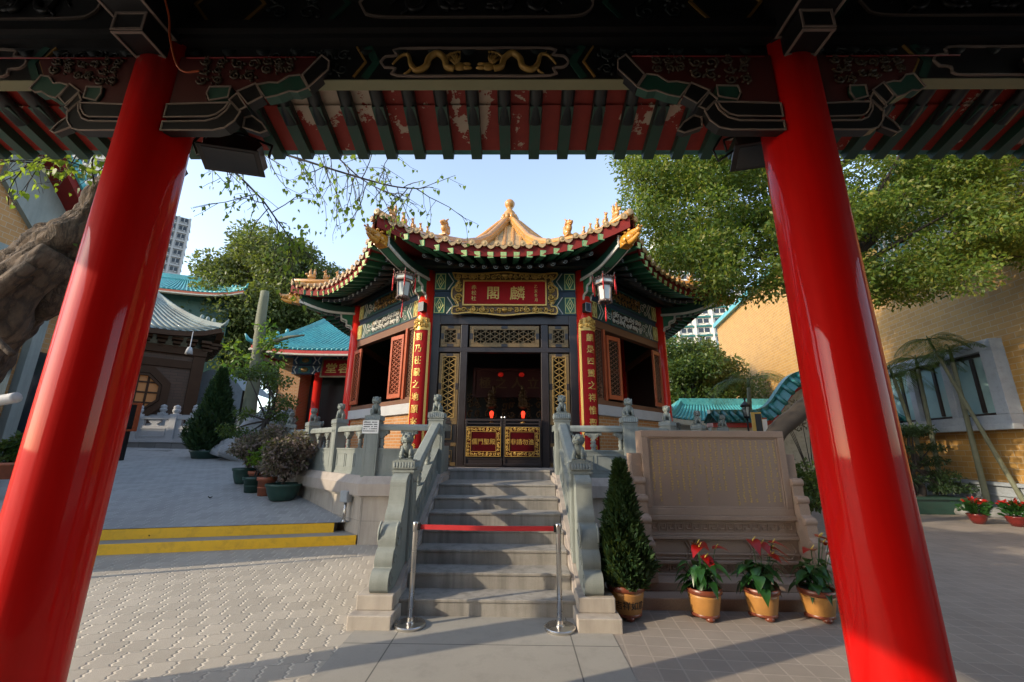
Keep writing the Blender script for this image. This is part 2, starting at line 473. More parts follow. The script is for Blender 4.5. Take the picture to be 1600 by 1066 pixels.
K['gable_brick'] = brick_mat('ochre_gable_tile', (.43, .22, .07), (.37, .185, .058), (.42, .34, .24), .24, .11, .006, 'YZ', stain=.25)
K['red_carved'] = paint('dark_carved_red', (.06, .006, .005), .55, .4)
K['carve_mix'] = paint('worn_carving_colours', (.05, .035, .02), .5, .8, 30)
K['stone_block'] = brick_mat('grey_stone_blocks', (.22, .22, .21), (.17, .17, .165), (.1, .1, .1), .7, .28, .014, stain=.4)
K['brown_brick'] = brick_mat('dark_brown_brick', (.13, .07, .042), (.1, .055, .034), (.055, .035, .025), .6, .15, .01, stain=.3)
K['steel'] = paint('brushed_steel', (.62, .6, .57), .28, .08, metal=1.0, bscale=200, fine=.05, bump=.03)
K['belt'] = paint('red_webbing', (.5, .02, .025), .6, .12, bscale=300, bump=.3)
K['yellow_step'] = paint('yellow_road_paint', (.78, .44, .012), .6, .12, dirt=.35, dirtc=(.3, .17, .03, 1), fine=.15)
K['pot_y'] = glazed('ochre_pot_glaze', (.42, .2, .05), (.33, .15, .04), .4, .45)
K['pot_rim'] = paint('brown_pot_rim', (.16, .04, .02), .35, .25, coat=.2)
K['pot_green'] = paint('green_plastic_pot', (.02, .06, .045), .4, .25, dirt=.3)
K['pot_terra'] = paint('terracotta', (.36, .11, .055), .6, .2, dirt=.3)
K['pot_red'] = paint('dark_red_glaze', (.14, .015, .012), .2, .2, coat=.3)
K['soil'] = paint('potting_soil', (.035, .025, .018), .9, .4, bump=.8)
K['bark'] = paint('grey_brown_bark', (.085, .055, .036), .9, .8, 3, 1.0, 22, dirt=.75, dirtc=(.022, .016, .012, 1), fine=.6)
def bark_mat(name):
    q = NT(name); p = q.pos(); pw = q.mapping(p, (1, 1, .42), (0, R(38), 0))
    n0 = q.noise(pw, 1.6, 6, .7, .5); ws = q.n.new('ShaderNodeVectorMath'); ws.operation = 'SCALE'; ws.inputs['Scale'].default_value = 1
    ad = q.n.new('ShaderNodeVectorMath'); q.con(pw, ad.inputs[0]); cb_ = q.n.new('ShaderNodeCombineXYZ'); q.con(q.math('MULTIPLY', n0, .5), cb_.inputs[0]); q.con(q.math('MULTIPLY', n0, .5), cb_.inputs[1]); q.con(cb_.outputs[0], ad.inputs[1])
    vo = q.n.new('ShaderNodeTexVoronoi'); vo.feature = 'DISTANCE_TO_EDGE'; vo.inputs['Scale'].default_value = 5.5; q.con(ad.outputs[0], vo.inputs['Vector'])
    n1 = q.noise(pw, 14, 6, .75); n2 = q.noise(p, 60, 3, .8)
    crack = q.ramp(vo.outputs['Distance'], [(.0, (0, 0, 0)), (.16, (1, 1, 1))])
    cc = q.ramp(n0, [(.3, (.035, .021, .012)), (.5, (.095, .06, .037)), (.7, (.18, .13, .09))])
    cc = q.mix(q.math('MULTIPLY', q.ramp(n1, [(.4, (0, 0, 0)), (.65, (1, 1, 1))]), .6), cc, (.035, .024, .016, 1))
    cc = q.mix(crack, q.mix(.65, cc, (.012, .008, .006, 1)), cc)
    h = q.math('ADD', q.math('MULTIPLY', crack, .35), q.math('ADD', q.math('MULTIPLY', n1, .8), q.math('MULTIPLY', n2, .25)))
    q.bump(h, .9, .045)
    return q.done(cc, .9)
K['bodhi_bark'] = bark_mat('furrowed_bark')
K['bark_dk'] = paint('dark_bark', (.034, .026, .02), .85, .4, 4, .9, 30, fine=.3)
K['palm_bark'] = paint('palm_stem', (.14, .145, .09), .75, .35, 3, .4, 25)
K['paper'] = paint('paper', (.75, .73, .7), .7, .05)
K['ink'] = paint('black_ink', (.02, .02, .02), .7, .1)
K['lamp_glass'] = paint('frosted_glass', (.5, .55, .53), .25, .1)
K['lantern_frame'] = paint('carved_lantern_wood', (.15, .1, .085), .5, .3)
K['tassel'] = paint('red_tassel', (.55, .01, .012), .6, .15)
K['red_glow'] = emis('lit_red_lamp', (1, .05, .02), 1.8)
K['red_glow_dim'] = emis('red_lamp_shine', (.8, .02, .01), .12)
K['warm_glow'] = emis('lamp_lit_room', (.4, .16, .04), .1)
K['glass_dk'] = paint('dark_window_glass', (.02, .025, .03), .08, .2)
K['glass_blue'] = paint('blue_green_glass', (.24, .38, .4), .12, .15)
K['concrete'] = paint('facade_concrete', (.42, .42, .42), .8, .15, dirt=.2)
K['leaf_bodhi'] = leaf_mat('bodhi_leaf', [(.08, .17, .02), (.16, .28, .03), (.26, .36, .05)], .55)
K['leaf_right'] = leaf_mat('feathery_leaf', [(.045, .105, .016), (.085, .155, .024), (.15, .215, .034), (.25, .24, .045)], .45)
K['leaf_dark'] = leaf_mat('evergreen_leaf', [(.055, .085, .022), (.1, .13, .035), (.16, .18, .058)], .3)
K['leaf_bush'] = leaf_mat('bush_leaf', [(.02, .06, .012), (.05, .1, .02), (.12, .17, .03)], .25)
K['leaf_fir'] = leaf_mat('conifer_leaf', [(.015, .045, .018), (.03, .075, .03), (.05, .1, .035)], .15)
K['leaf_purple'] = leaf_mat('purple_leaf', [(.1, .065, .065), (.2, .14, .13), (.36, .27, .22), (.1, .12, .055)], .2)
K['leaf_lime'] = leaf_mat('lime_leaf', [(.1, .22, .02), (.17, .33, .03)], .4)
K['leaf_glossy'] = leaf_mat('glossy_leaf', [(.015, .07, .018), (.03, .11, .025)], .15, .3)
K['leaf_palm'] = leaf_mat('palm_frond', [(.03, .08, .02), (.07, .12, .03), (.14, .15, .05)], .3)
K['leaf_pine'] = leaf_mat('podocarpus_leaf', [(.02, .05, .02), (.045, .085, .03)], .2)
K['petal'] = leaf_mat('red_spathe', [(.55, .012, .015), (.42, .008, .012), (.62, .03, .03)], .2, .3)
K['spadix'] = paint('yellow_spadix', (.6, .45, .1), .5, .1)
# ------------------------------------------------------------------ ground
AX = -.30                      # axis of gateway, stairs and kiosk
KC = (AX, 14.4)                # centre of the kiosk
q = NT('distant_ground'); p = q.pos(True); n1 = q.noise(p, .4, 5, .6)
M_ground = q.done(q.mix(n1, (.16, .155, .14, 1), (.22, .21, .19, 1)), .9)
g = MB(); g.grid(lambda u, v: (-1500 + 3000 * u, -300 + 3000 * v, -.02), 4, 4)
g.build('ground', M_ground, kind='structure')

M_pave_s = wavy_pavers('wavy_grey_pavers', (.42, .38, .32), (.53, .48, .4), (.24, .23, .2), .2, .25, R(-14))
g = MB(); g.add([(-40, -12, 0), (-1.55, -12, 0), (-1.55, 8.4, 0), (-40, 8.4, 0)], [(0, 1, 2, 3)])
g.build('brick_paving', M_pave_s, kind='structure')

M_tile = brick_mat('pinkish_square_pavers', (.315, .27, .228), (.27, .232, .198), (.38, .33, .28), .2, .2, .008, 'XY', 0.0, .8, rot=R(5), world=True, bumpk=.6, var=.22, stain=.35)
g = MB(); g.add([(.93, -12, 0), (45, -12, 0), (45, 60, 0), (.93, 60, 0)], [(0, 1, 2, 3)])
g.build('plaza', M_tile, kind='structure')

q = NT('smooth_concrete'); p = q.pos(True)
n1 = q.noise(p, .9, 6, .65, .2); n2 = q.noise(p, 120, 2, .8); n3 = q.noise(p, 5, 5, .7)
cc = q.mix(n1, (.26, .245, .215, 1), (.36, .34, .3, 1)); cc = q.mix(q.math('MULTIPLY', q.ramp(n3, [(.5, (0, 0, 0)), (.75, (1, 1, 1))]), .35), cc, (.15, .145, .13, 1))
cc = q.mix(q.math('MULTIPLY', n2, .3), cc, (.13, .125, .115, 1))
sx = q.n.new('ShaderNodeSeparateXYZ'); q.con(p, sx.inputs[0])
seam = q.math('MINIMUM', q.math('ABSOLUTE', q.math('SUBTRACT', sx.outputs[0], .52)), q.math('ABSOLUTE', q.math('ADD', sx.outputs[0], 1.12)))
seam = q.math('MINIMUM', seam, q.math('ABSOLUTE', q.math('SUBTRACT', sx.outputs[1], 4.28)))
cc = q.mix(q.math('LESS_THAN', seam, .006), cc, (.1, .095, .085, 1))
q.bump(q.math('ADD', n2, n3), .25, .004); M_path = q.done(cc, .8)
g = MB(); g.add([(-1.546, -12, .004), (.926, -12, .004), (.926, 5.2, .004), (-1.546, 5.2, .004)], [(0, 1, 2, 3)])
g.build('path', M_path, kind='structure')

# upper court on the left: two yellow steps, then paving that climbs gently
SD = Vector((.970, .243, 0)); SN = Vector((-.243, .970, 0)); S0 = Vector((-3.0, 8.16, 0))
def sp(a, b, z): p = S0 + SD * a + SN * b; return (p.x, p.y, z)
def terr(x, y): return .334 + max(0, .1 * ((Vector((x, y, 0)) - S0).dot(SN) - .36))
M_terr = wavy_pavers('grey_court_pavers', (.34, .34, .33), (.42, .42, .4), (.2, .2, .195), .2, .25, R(-14), stain=.25)
g = MB()
def tf(u, v):
    x, y, _ = sp(-40 + 39.9 * u + 12 * v, .36 + 46 * v, 0)
    return (x, y, terr(x, y))
g.grid(tf, 20, 20)
g.build('upper_court', M_terr, kind='structure')
st = thing('court_steps', 'two low yellow painted kerb steps up to the left court', 'steps', sp(-5, 0, 0))
for k in range(2):
    g = MB(Matrix.Translation(-Vector(sp(-5, 0, 0))))
    b0 = .37 * k; z0 = .165 * k; z1 = z0 + .163; a1 = .1 - .45 * k
    for (bb0, bb1, zz0, zz1, m) in ((b0, b0 + .03, z0 - .02, z1 - .004, 1), (b0 + .03, b0 + .6, z0 - .02, z1 - .006, 0)):
        vs = [sp(a, b, z) for z in (zz0, zz1) for b in (bb0, bb1) for a in (-22, a1)]
        g.add(vs, [(0, 2, 3, 1), (4, 5, 7, 6), (0, 1, 5, 4), (2, 6, 7, 3), (0, 4, 6, 2), (1, 3, 7, 5)], False, m)
    g.build('step', [M_path, K['yellow_step']], st)

# ------------------------------------------------------------------ octagonal stone platform
T8 = math.tan(PI / 8)
def oct_ring(mb, a0, z0, a1, z1, m=None, k0=0, k1=8):
    """one ring of eight faces between apothems"""
    for k in range(k0, k1):
        t = rotz(k * PI / 4)
        vs = [t @ Vector((x, y, z)) for x, y, z in ((-a0 * T8, -a0, z0), (a0 * T8, -a0, z0), (a1 * T8, -a1, z1), (-a1 * T8, -a1, z1))]
        mb.add(vs, [(0, 1, 2, 3)], False, m)
plat = thing('stone_platform', 'octagonal pale granite terrace carrying the red pavilion', 'platform', (KC[0], KC[1], 0))
g = MB(); prof = [(6.2, -.01), (6.2, .8), (6.24, .8), (6.24, .83), (6.2, .83), (6.2, .845)]
for (a, z), (b, w) in zip(prof, prof[1:]): oct_ring(g, a, z, b, w)
g.build('plinth_wall', K['granite'], plat)
g = MB(); prof = [(6.19, .845), (6.31, .845), (6.31, 1.05), (6.2, 1.185), (5.9, 1.185), (5.9, 1.302), (0.01, 1.302)]
for (a, z), (b, w) in zip(prof, prof[1:]): oct_ring(g, a, z, b, w)
g.build('coping', K['coping'], plat)
g = MB()
for k in range(-2, 3):
    g.M = rotz(k * PI / 4)
    for x in (-2.55, -1.3, 0, 1.28, 2.55):
        if abs(k) > 0 or abs(x) > 1.4: g.box(x - .004, x + .004, -6.205, -6.19, .0, .8)
    if k: g.box(-2.55, 2.55, -6.206, -6.19, .395, .403)
    else:
        g.box(-2.55, -1.4, -6.206, -6.19, .395, .403); g.box(1.4, 2.55, -6.206, -6.19, .395, .403)
g.build('joint', K['step'], plat)
# small metal box with a conduit fixed at the platform corner
bx = thing('junction_box', 'grey steel junction box with conduit on the platform corner', 'electrical box', (-3.25, 8.42, .34))
g = MB(rotz(R(-30))); g.box(-.1, .1, -.06, .06, .36, .56); g.box(-.085, .085, -.066, -.06, .375, .545)
g.build('case', K['grey_paint'], bx, .006)
g = MB(rotz(R(-30))); g.tube([(0, 0, .0), (0, 0, .36)], .028, 10); g.tube([(-.1, .02, .5), (-.3, .14, .53), (-.5, .3, .53)], .016, 8)
g.lathe([(.045, 0), (.045, .03), (.03, .04)], 12)
g.build('conduit', K['steel'], bx)

# ------------------------------------------------------------------ stairs
ST = thing('stone_staircase', 'grey granite stairs of eight steps between carved balustrades', 'stairs', (AX, 4.91, 0))
RI, GO = .165, .3455
for k in range(8):
    y0 = k * GO if k < 7 else 3.14
    y1 = y0 + GO + .03 if k < 6 else (3.2 if k == 6 else 3.7)
    w = .93 if k else .955
    g = MB(); g.box(-w, w, y0 + .012, y1, RI * k - .01, RI * k + RI - .03); g.box(-w, w, y0, y1, RI * k + RI - .032, RI * k + RI - (.0 if k < 7 else -.004))
    g.build('step', K['step'], ST, .008)
for s in (-1, 1):
    g = MB()
    def yz(poly, x0, x1): g.prism([(y, z) for y, z in poly], x0, x1, 'YZ')
    x0, x1 = sorted((s * .935, s * 1.30))
    yz([(-.16, -.01), (-.16, .04), (2.42, 1.235), (3.25, 1.235), (3.25, -.01)], x0, x1)
    x0, x1 = sorted((s * .965, s * 1.27))
    yz([(-.05, .14), (2.42, 1.285), (3.2, 1.285), (3.2, 1.2), (2.42, 1.2), (0, .07)], x0, x1)
    g.build('cheek_wall', K['coping'], ST, .01)
    g = MB(); a, b = sorted((s * .90, s * 1.33)); g.box(a, b, -.36, .05, -.01, .125)
    a, b = sorted((s * .93, s * 1.30)); g.box(a, b, -.22, .1, .125, .262)
    g.build('foot_block', K['granite'], ST, .01)
# ------------------------------------------------------------------ carved stone balustrades
def lion_mesh(name='stone_lion'):
    """small seated guardian lion, faces -Y, stands on z=0, .38 high"""
    g = MB()
    g.box(-.085, .085, -.11, .11, 0, .022)
    g.ball((0, .045, .105), (.072, .085, .09), 12, 8)                      # haunches
    g.ball((0, -.03, .15), (.062, .062, .1), 12, 8, rot=Matrix.Rotation(R(18), 3, 'X'))   # chest
    for s in (-1, 1):
        g.tube([(s * .048, -.045, .17), (s * .054, -.075, .09), (s * .054, -.083, .03)], [.03, .024, .021], 8)
        g.ball((s * .055, -.098, .033), (.025, .032, .016), 8, 6)
        g.ball((s * .07, .03, .07), (.03, .06, .055), 8, 6)
        g.ball((s * .075, -.025, .034), (.024, .042, .016), 8, 6)
    g.ball((0, -.055, .275), (.066, .062, .062), 12, 9)                    # head
    g.ball((0, -.115, .258), (.042, .03, .028), 10, 6)                     # muzzle
    g.ball((0, -.14, .272), (.016, .012, .011), 6, 5)
    g.ball((0, -.11, .232), (.036, .026, .012), 8, 5)                      # jaw
    for s in (-1, 1):
        g.ball((s * .03, -.108, .296), (.013, .011, .012), 6, 5)           # eyes
        g.ball((s * .03, -.1, .312), (.022, .016, .009), 6, 4)             # brows
        g.ball((s * .063, -.045, .318), (.014, .02, .026), 6, 5)           # ears
    for i in range(17):                                                    # mane curls
        a = i / 17 * 2 * PI
        g.ball((.066 * math.cos(a), -.03 + .012 * math.sin(3 * a), .268 + .066 * math.sin(a)), .02, 6, 4)
    for i in range(9):
        a = PI * (i / 8); g.ball((.05 * math.cos(a), .0, .24 + .07 * math.sin(a)), .022, 6, 4)
    for i in range(5): g.ball((-.05 + .025 * i, -.075, .2 + .012 * abs(i - 2)), .014, 6, 4)
    g.ball((0, -.095, .205), .015, 6, 4)                                   # bell
    g.tube([(0, .12, .04), (.01, .145, .1), (0, .135, .17), (0, .115, .2)], [.018, .026, .028, .012], 8)
    return g
LION = None
def add_lion(post, x, y, z, rz, s=1.0):
    global LION
    if LION is None:
        LION = lion_mesh().build('stone_lion', K['lion'], post); o = LION; o.location = (x, y, z); o.rotation_euler = (0, 0, rz); o.scale = (s,) * 3
    else: o = inst(LION, 'stone_lion', post, (x, y, z), rz, (s,) * 3)
    return o
POST = {}
def add_post(run, x, y, z, h, rz=0, w=.25, lion=True, lrz=0, ls=1.0):
    key = (round(h, 2), w)
    if key not in POST:
        g = MB(); a = w / 2
        g.box(-a, a, -a, a, -.02, h - .15)
        g.box(-a - .012, a + .012, -a - .012, a + .012, h - .15, h - .125); g.box(-a + .008, a - .008, -a + .008, a - .008, h - .125, h - .105)
        g.box(-a - .015, a + .015, -a - .015, a + .015, h - .105, h - .012); g.box(-a + .015, a - .015, -a + .015, a - .015, h - .012, h)
        for k in range(4):                                                  # lotus petals round the cap, sunk panels on the shaft
            g.M = rotz(k * PI / 2)
            for i in range(7):
                x0 = -a + (i + .5) * w / 7
                g.ball((x0, -a - .016, h - .06), (.015, .008, .038), 6, 5)
            g.frame(-a + .035, a - .035, .1, h - .22, .012, -a - .006, -a + .004)
            g.poly_line([(-.05, h - .24), (-.05, h - .28), (-.02, h - .28), (-.02, h - .25), (.02, h - .25), (.02, h - .28), (.05, h - .28), (.05, h - .24)], .009, -a - .007, -a, None)
            g.M = Matrix.Identity(4)
        POST[key] = g.build('post', K['balus'], run, .006); o = POST[key]; o.location = (x, y, z); o.rotation_euler = (0, 0, rz)
    else: o = inst(POST[key], 'post', run, (x, y, z), rz)
    if lion: add_lion(o, 0, 0, h, lrz, ls)
    return o
CL = smooth_curve([(-.15, .15), (-.165, .115), (-.15, .085), (-.12, .08), (-.105, .1), (-.1, .07), (-.07, .045), (-.045, .045), (-.035, .01), (0, -.005), (.035, .01), (.045, .045), (.07, .045), (.1, .07), (.105, .1), (.12, .08), (.15, .085), (.165, .115), (.15, .15)], 3)
def baluster(g, x, z0, z1, k=1.0):
    h = z1 - z0
    g.lathe([(.055 * k, z0), (.055 * k, z0 + .02), (.035 * k, z0 + .03), (.06 * k, z0 + .2 * h), (.062 * k, z0 + .28 * h), (.04 * k, z0 + .34 * h), (.058 * k, z0 + .42 * h), (.05 * k, z0 + .5 * h), (.03 * k, z0 + .56 * h)], 12, (x, 0, 0))
    zz = z1 - .15 * h / .34
    g.prism([(x + a * k, zz + b * h / .34) for a, b in CL], -.05, .05)
    for s in (-1, 1):
        g.spiral(x + s * .11 * k, zz + .105 * h / .34, .035, -.052, .009, 1.2, 0, s); g.spiral(x + s * .06 * k, zz + .075, .028, -.052, .008, 1.2, 0, s)
def panel(run, M, L, zp=.51, zr=.85, zt=.97, bal=(.5,), halves=True, k=1.0):
    """one bay of length L: slab, balusters, rail; local x along, z up from the kerb"""
    g = MB(M); g.box(0, L, -.06, .06, 0, zp - .03); g.box(-.01, L + .01, -.075, .075, zp - .03, zp); g.box(0, L, -.078, .078, 0, .05)
    for y in (-.066, .06):
        n = max(2, int(L / .42)); w = (L - .1) / n
        g.frame(.03, L - .03, .08, zp - .05, .012, y, y + .006)
        for i in range(n): g.frame(.05 + w * i + .03, .05 + w * (i + 1) - .03, .13, zp - .1, .014, y - .004, y + .008)
    g.build('slab', K['balus'], run)
    for b in bal:
        g = MB(M); baluster(g, b * L, zp, zr, k); g.build('baluster', K['balus'], run)
    if halves:
        for s in (0, 1):
            g = MB(M); baluster(g, .05 if s == 0 else L - .05, zp, zr, .8); g.build('baluster', K['balus'], run)
    g = MB(M); g.prism([(-.085, zr), (.085, zr), (.085, zt - .045), (.055, zt), (-.055, zt), (-.085, zt - .045)], 0, L, 'YZ'); g.build('rail', K['balus'], run, .006)

PZ = 1.185; PA = 6.05; PH = PA * T8      # kerb height, apothem and half side of the post line
labs = {0: '', -1: 'lion-post balustrade along the left side of the terrace above the potted shrubs', 1: 'lion-post balustrade along the right side of the terrace behind the stele',
        -2: 'carved stone balustrade on the far left flank of the terrace', 2: 'carved stone balustrade on the far right flank of the terrace'}
for k in (-1, 1, -2, 2):
    run = thing('balustrade', labs[k], 'balustrade', (KC[0], KC[1], 0), k * PI / 4, 'stone balustrades round the terrace')
    n = 3; L = 2 * PH / n
    for i in range(n):
        x0 = -PH + L * i + .13
        panel(run, Matrix.Translation((x0, -PA, PZ)), L - .26, bal=(.3, .7), halves=False, k=.85)
    s = 1 if k > 0 else -1
    for i in range(1, n + 1):
        x = (-PH + L * i) if s > 0 else (PH - L * i)
        lr = R(-60) * s if k in (-1, 1) else 0
        add_post(run, x, -PA, PZ, 1.14, PI / 8 * s if i == n else 0, lrz=lr, ls=1.0)
for s in (-1, 1):
    run = thing('balustrade', 'front balustrade between the stairs and the %s terrace corner%s' % (('left', ', carrying a white notice') if s < 0 else ('right', ', joining the stele')), 'balustrade', (KC[0], KC[1], 0), 0, 'stone balustrades round the terrace')
    x0, x1 = sorted((s * (PH - .13), s * 1.22))
    panel(run, Matrix.Translation((x0, -PA, PZ)), x1 - x0, bal=(.5,), halves=True)
    add_post(run, s * PH, -PA, PZ, 1.14, 0, .27, lrz=R(25) * -s if s < 0 else R(12), ls=1.06)
    # short return to the newel at the head of the stairs
    g = MB(); g.box(min(s * 1.02, s * 1.14), max(s * 1.02, s * 1.14), -6.83, -5.99, 1.29, 1.75); g.box(min(s * 1.0, s * 1.16), max(s * 1.0, s * 1.16), -6.83, -5.99, 2.03, 2.14)
    g.build('return_rail', K['balus'], run)
    # flight
    fl = thing('stair_balustrade', 'sloping stone balustrade with two lion posts and scroll foot on the %s of the stairs' % ('left' if s < 0 else 'right'), 'balustrade', (AX + s * 1.10, 4.91, 0), 0, 'sloping balustrades of the stairs')
    S = Matrix(((0, -1, 0, 0), (1, 0, 0, .71), (.463, 0, 1, .493), (0, 0, 0, 1)))
    panel(fl, S, 1.71, zp=.42, zr=.74, zt=.85, bal=(.36, .7), halves=False, k=.8)
    add_post(fl, 0, .59, .43, 1.13, 0, .25, lrz=R(10) * -s if s < 0 else R(-15), ls=.95)
    add_post(fl, 0, 2.54, 1.28, 1.04, 0, .25, lrz=R(5) * s, ls=.9)
    P = [(5.40, 1.40), (5.31, 1.395), (5.21, 1.33), (5.195, 1.22), (5.165, 1.07), (5.09, .965), (5.075, .90)]
    P = smooth_curve(P, 4) + smooth_curve([(5.06, .885), (4.965, .85), (4.91, .76), (4.905, .665)], 5) + smooth_curve([(4.90, .655), (4.855, .62), (4.825, .55), (4.83, .485)], 5) + smooth_curve([(4.825, .475), (4.755, .455), (4.715, .38), (4.725, .3), (4.76, .262)], 5) + [(5.0, .262), (5.40, .40)]
    g = MB(); g.prism([(y - 4.91, z) for y, z in P], -.095, .095, 'YZ')
    for sx in (-1, 1):
        M = Matrix(((0, sx, 0, 0), (1, 0, 0, 0), (0, 0, 1, 0), (0, 0, 0, 1)))
        g.M = M; g.spiral(.12, .77, .14, .097, .014, 1.7, PI * .6, 1, None, 22, 6); g.spiral(.02, .56, .07, .097, .011, 1.3, PI * .6, 1); g.spiral(-.08, .37, .07, .097, .011, 1.3, PI * .6, 1)
        g.tube([(y - 4.91 + .035, .097, z - .01) for y, z in smooth_curve([(5.35, 1.36), (5.26, 1.3), (5.24, 1.15), (5.13, .97), (5.1, .9)], 4)], .009, 5)
        g.M = Matrix.Identity(4)
    g.build('scroll_stone', K['balus'], fl, .012)
# paper notice taped on the corner post
nt = thing('paper_notice', 'white sheet of printed writing taped on the corner post beneath the lion', 'notice', (KC[0] - PH - .02, KC[1] - PA - .15, 2.09))
g = MB(rotz(R(-4))); g.box(-.16, .16, -.003, .003, -.12, .13); g.build('sheet', K['paper'], nt)
g = MB(rotz(R(-4)))
for i in range(5):
    x = -.14
    while x < .12:
        w = rnd.uniform(.012, .03)
        if rnd.random() < .85: g.box(x, x + w * .8, -.005, -.003, .085 - i * .042, .085 - i * .042 + .018)
        x += w
g.build('print', K['ink'], nt)
# ------------------------------------------------------------------ octagonal red pavilion
A = 4.68; HW = A * T8; VR = A / math.cos(PI / 8)
KI = thing('octagonal_pavilion', 'octagonal red temple pavilion with upturned ochre tile roof at the top of the stairs', 'pavilion', (KC[0], KC[1], 0))
ZT, ZS0, ZS1, ZB, ZE = 1.302, 2.49, 2.74, 4.86, 6.0
def vert(k, r=VR):  # corner between side k and k+1
    a = -PI / 2 + PI / 8 + k * PI / 4
    return r * math.cos(a), r * math.sin(a)
COLM = None
for k in range(8):
    x, y = vert(k)
    if COLM is None:
        g = MB(); g.lathe([(.27, 0), (.27, .05), (.235, .12), (.205, .16), (.2, 1.6), (.2, 3.3), (.195, 4.75)], 28)
        COLM = g.build('column', K['red_col2'], KI, loc=(x, y, ZT)); co = COLM
    else: co = inst(COLM, 'column', KI, (x, y, ZT))

def tri_lattice(g, x0, x1, z0, z1, p, w, y0, y1, star=True):
    """three families of slats, 0 and +-60 degrees, clipped to a rectangle"""
    for ang in (90, 30, -30):
        d = Vector((math.cos(R(ang)), math.sin(R(ang)))); n = Vector((-d.y, d.x))
        cx, cz = (x0 + x1) / 2, (z0 + z1) / 2; D = (x1 - x0) + (z1 - z0)
        for i in range(-int(D / p) - 1, int(D / p) + 2):
            o = Vector((cx, cz)) + n * p * i
            t0, t1 = -1e9, 1e9; ok = True
            for a, lo, hi, dd in ((o.x, x0, x1, d.x), (o.y, z0, z1, d.y)):
                if abs(dd) < 1e-6:
                    if a <= lo or a >= hi: ok = False
                else:
                    u, v = (lo - a) / dd, (hi - a) / dd
                    if u > v: u, v = v, u
                    t0 = max(t0, u); t1 = min(t1, v)
            if ok and t1 - t0 > .02:
                a = o + d * t0; b = o + d * t1; q = n * w / 2
                ya = y0 + .002 * (ang % 7)
                vs = [(a.x - q.x, ya, a.y - q.y), (b.x - q.x, ya, b.y - q.y), (b.x + q.x, ya, b.y + q.y), (a.x + q.x, ya, a.y + q.y)]
                vs += [(p_[0], y1, p_[2]) for p_ in vs]
                g.add(vs, [(0, 1, 2, 3), (0, 4, 5, 1), (2, 6, 7, 3)])

def scrolls(g, x0, x1, z0, z1, y, rad, seed, step=None, blobs=True, m=None):
    """fills a rectangle with carved curls and leaf knobs in relief"""
    r = random.Random(seed); h = step or min(x1 - x0, z1 - z0)
    nx = max(1, round((x1 - x0) / h)); nz = max(1, round((z1 - z0) / h))
    for i in range(nx):
        for j in range(nz):
            cx = x0 + (x1 - x0) * (i + .5) / nx; cz = z0 + (z1 - z0) * (j + .5) / nz; q = min((x1 - x0) / nx, (z1 - z0) / nz) * .5
            g.spiral(cx + r.uniform(-.1, .1) * q, cz + r.uniform(-.1, .1) * q, q * r.uniform(.8, .98), y, rad, r.uniform(1.0, 1.5), r.uniform(0, 6.3), r.choice((-1, 1)), m, 9, 4)
            if blobs:
                for _ in range(3):
                    a = r.uniform(0, 6.3); g.ball((cx + q * .95 * math.cos(a), y, cz + q * .95 * math.sin(a)), (q * .26, rad * 1.2, q * .17), 5, 4, m, Matrix.Rotation(a, 3, 'Y'))

def diamond(g, cx, cz, w, h, lw, y, m=None):
    g.poly_line([(cx - w, cz), (cx, cz + h), (cx + w, cz), (cx, cz - h)], lw, y, y + .012, m, True)

def painted_band(g, z0, z1, x0, x1, y, front):
    """mats: 0 dark green 1 green 2 pale yellow 3 off-white 4 gold 5 teal 6 navy"""
    g.box(x0, x1, y, y + .16, z0, z1, 0)
    h = z1 - z0; pw = .27
    for s in (-1, 1):
        a = x1 - pw - .03 if s > 0 else x0 + .03
        g.box(a, a + pw, y - .008, y, z0 + .03, z1 - .03, 1 if front else 4)
        g.frame(a + .012, a + pw - .012, z0 + .045, z1 - .045, .012, y - .02, y - .008, 2)
        diamond(g, a + pw / 2, (z0 + z1) / 2, pw * .33, h * .36, .016, y - .02, 2)
        diamond(g, a + pw / 2, (z0 + z1) / 2, pw * .14, h * .17, .014, y - .02, 2)
        e = (x1 - pw - .08) if s > 0 else (x0 + pw + .08)
        for q, mm in ((0, 3), (.06, 5), (.11, 3)):
            g.poly_line([(e - s * (.0 + q), z0 + .03), (e - s * (.14 + q), (z0 + z1) / 2), (e - s * (.0 + q), z1 - .03)], .024, y - .014, y, mm)
        cx = e - s * .36
        g.spiral(cx, (z0 + z1) / 2 + h * .22, h * .17, y - .01, .012, 1.3, 0, s, 3); g.spiral(cx, (z0 + z1) / 2 - h * .22, h * .17, y - .01, .012, 1.3, 0, -s, 3)
        g.spiral(cx - s * .16, (z0 + z1) / 2, h * .26, y - .01, .014, 1.5, 1, s, 3)
        for q_ in range(4): g.spiral(cx - s * (.36 + .12 * (q_ % 2)) , z0 + h * (.28 + .44 * (q_ // 2)), h * .15, y - .01, .012, 1.2, q_, s if q_ % 2 else -s, (3, 5, 4, 3)[q_])
    g.box(x0, x1, y - .006, y, z0, z0 + .022, 6); g.box(x0, x1, y - .006, y, z1 - .022, z1, 6)
    if not front:
        b = HW - .78
        g.box(-b + .35, b - .35, y - .007, y, z0 + .05, z1 - .05, 7)
        g.poly_line([(-b + .3, (z0 + z1) / 2), (-b + .36, z1 - .04), (b - .36, z1 - .04), (b - .3, (z0 + z1) / 2), (b - .36, z0 + .04), (-b + .36, z0 + .04)], .022, y - .018, y, 5, True)
        scrolls(g, -b + .4, b - .4, z0 + .07, z1 - .07, y - .015, .018, int(z0 * 100), .17, True, 4 if z0 > 5 else 3)

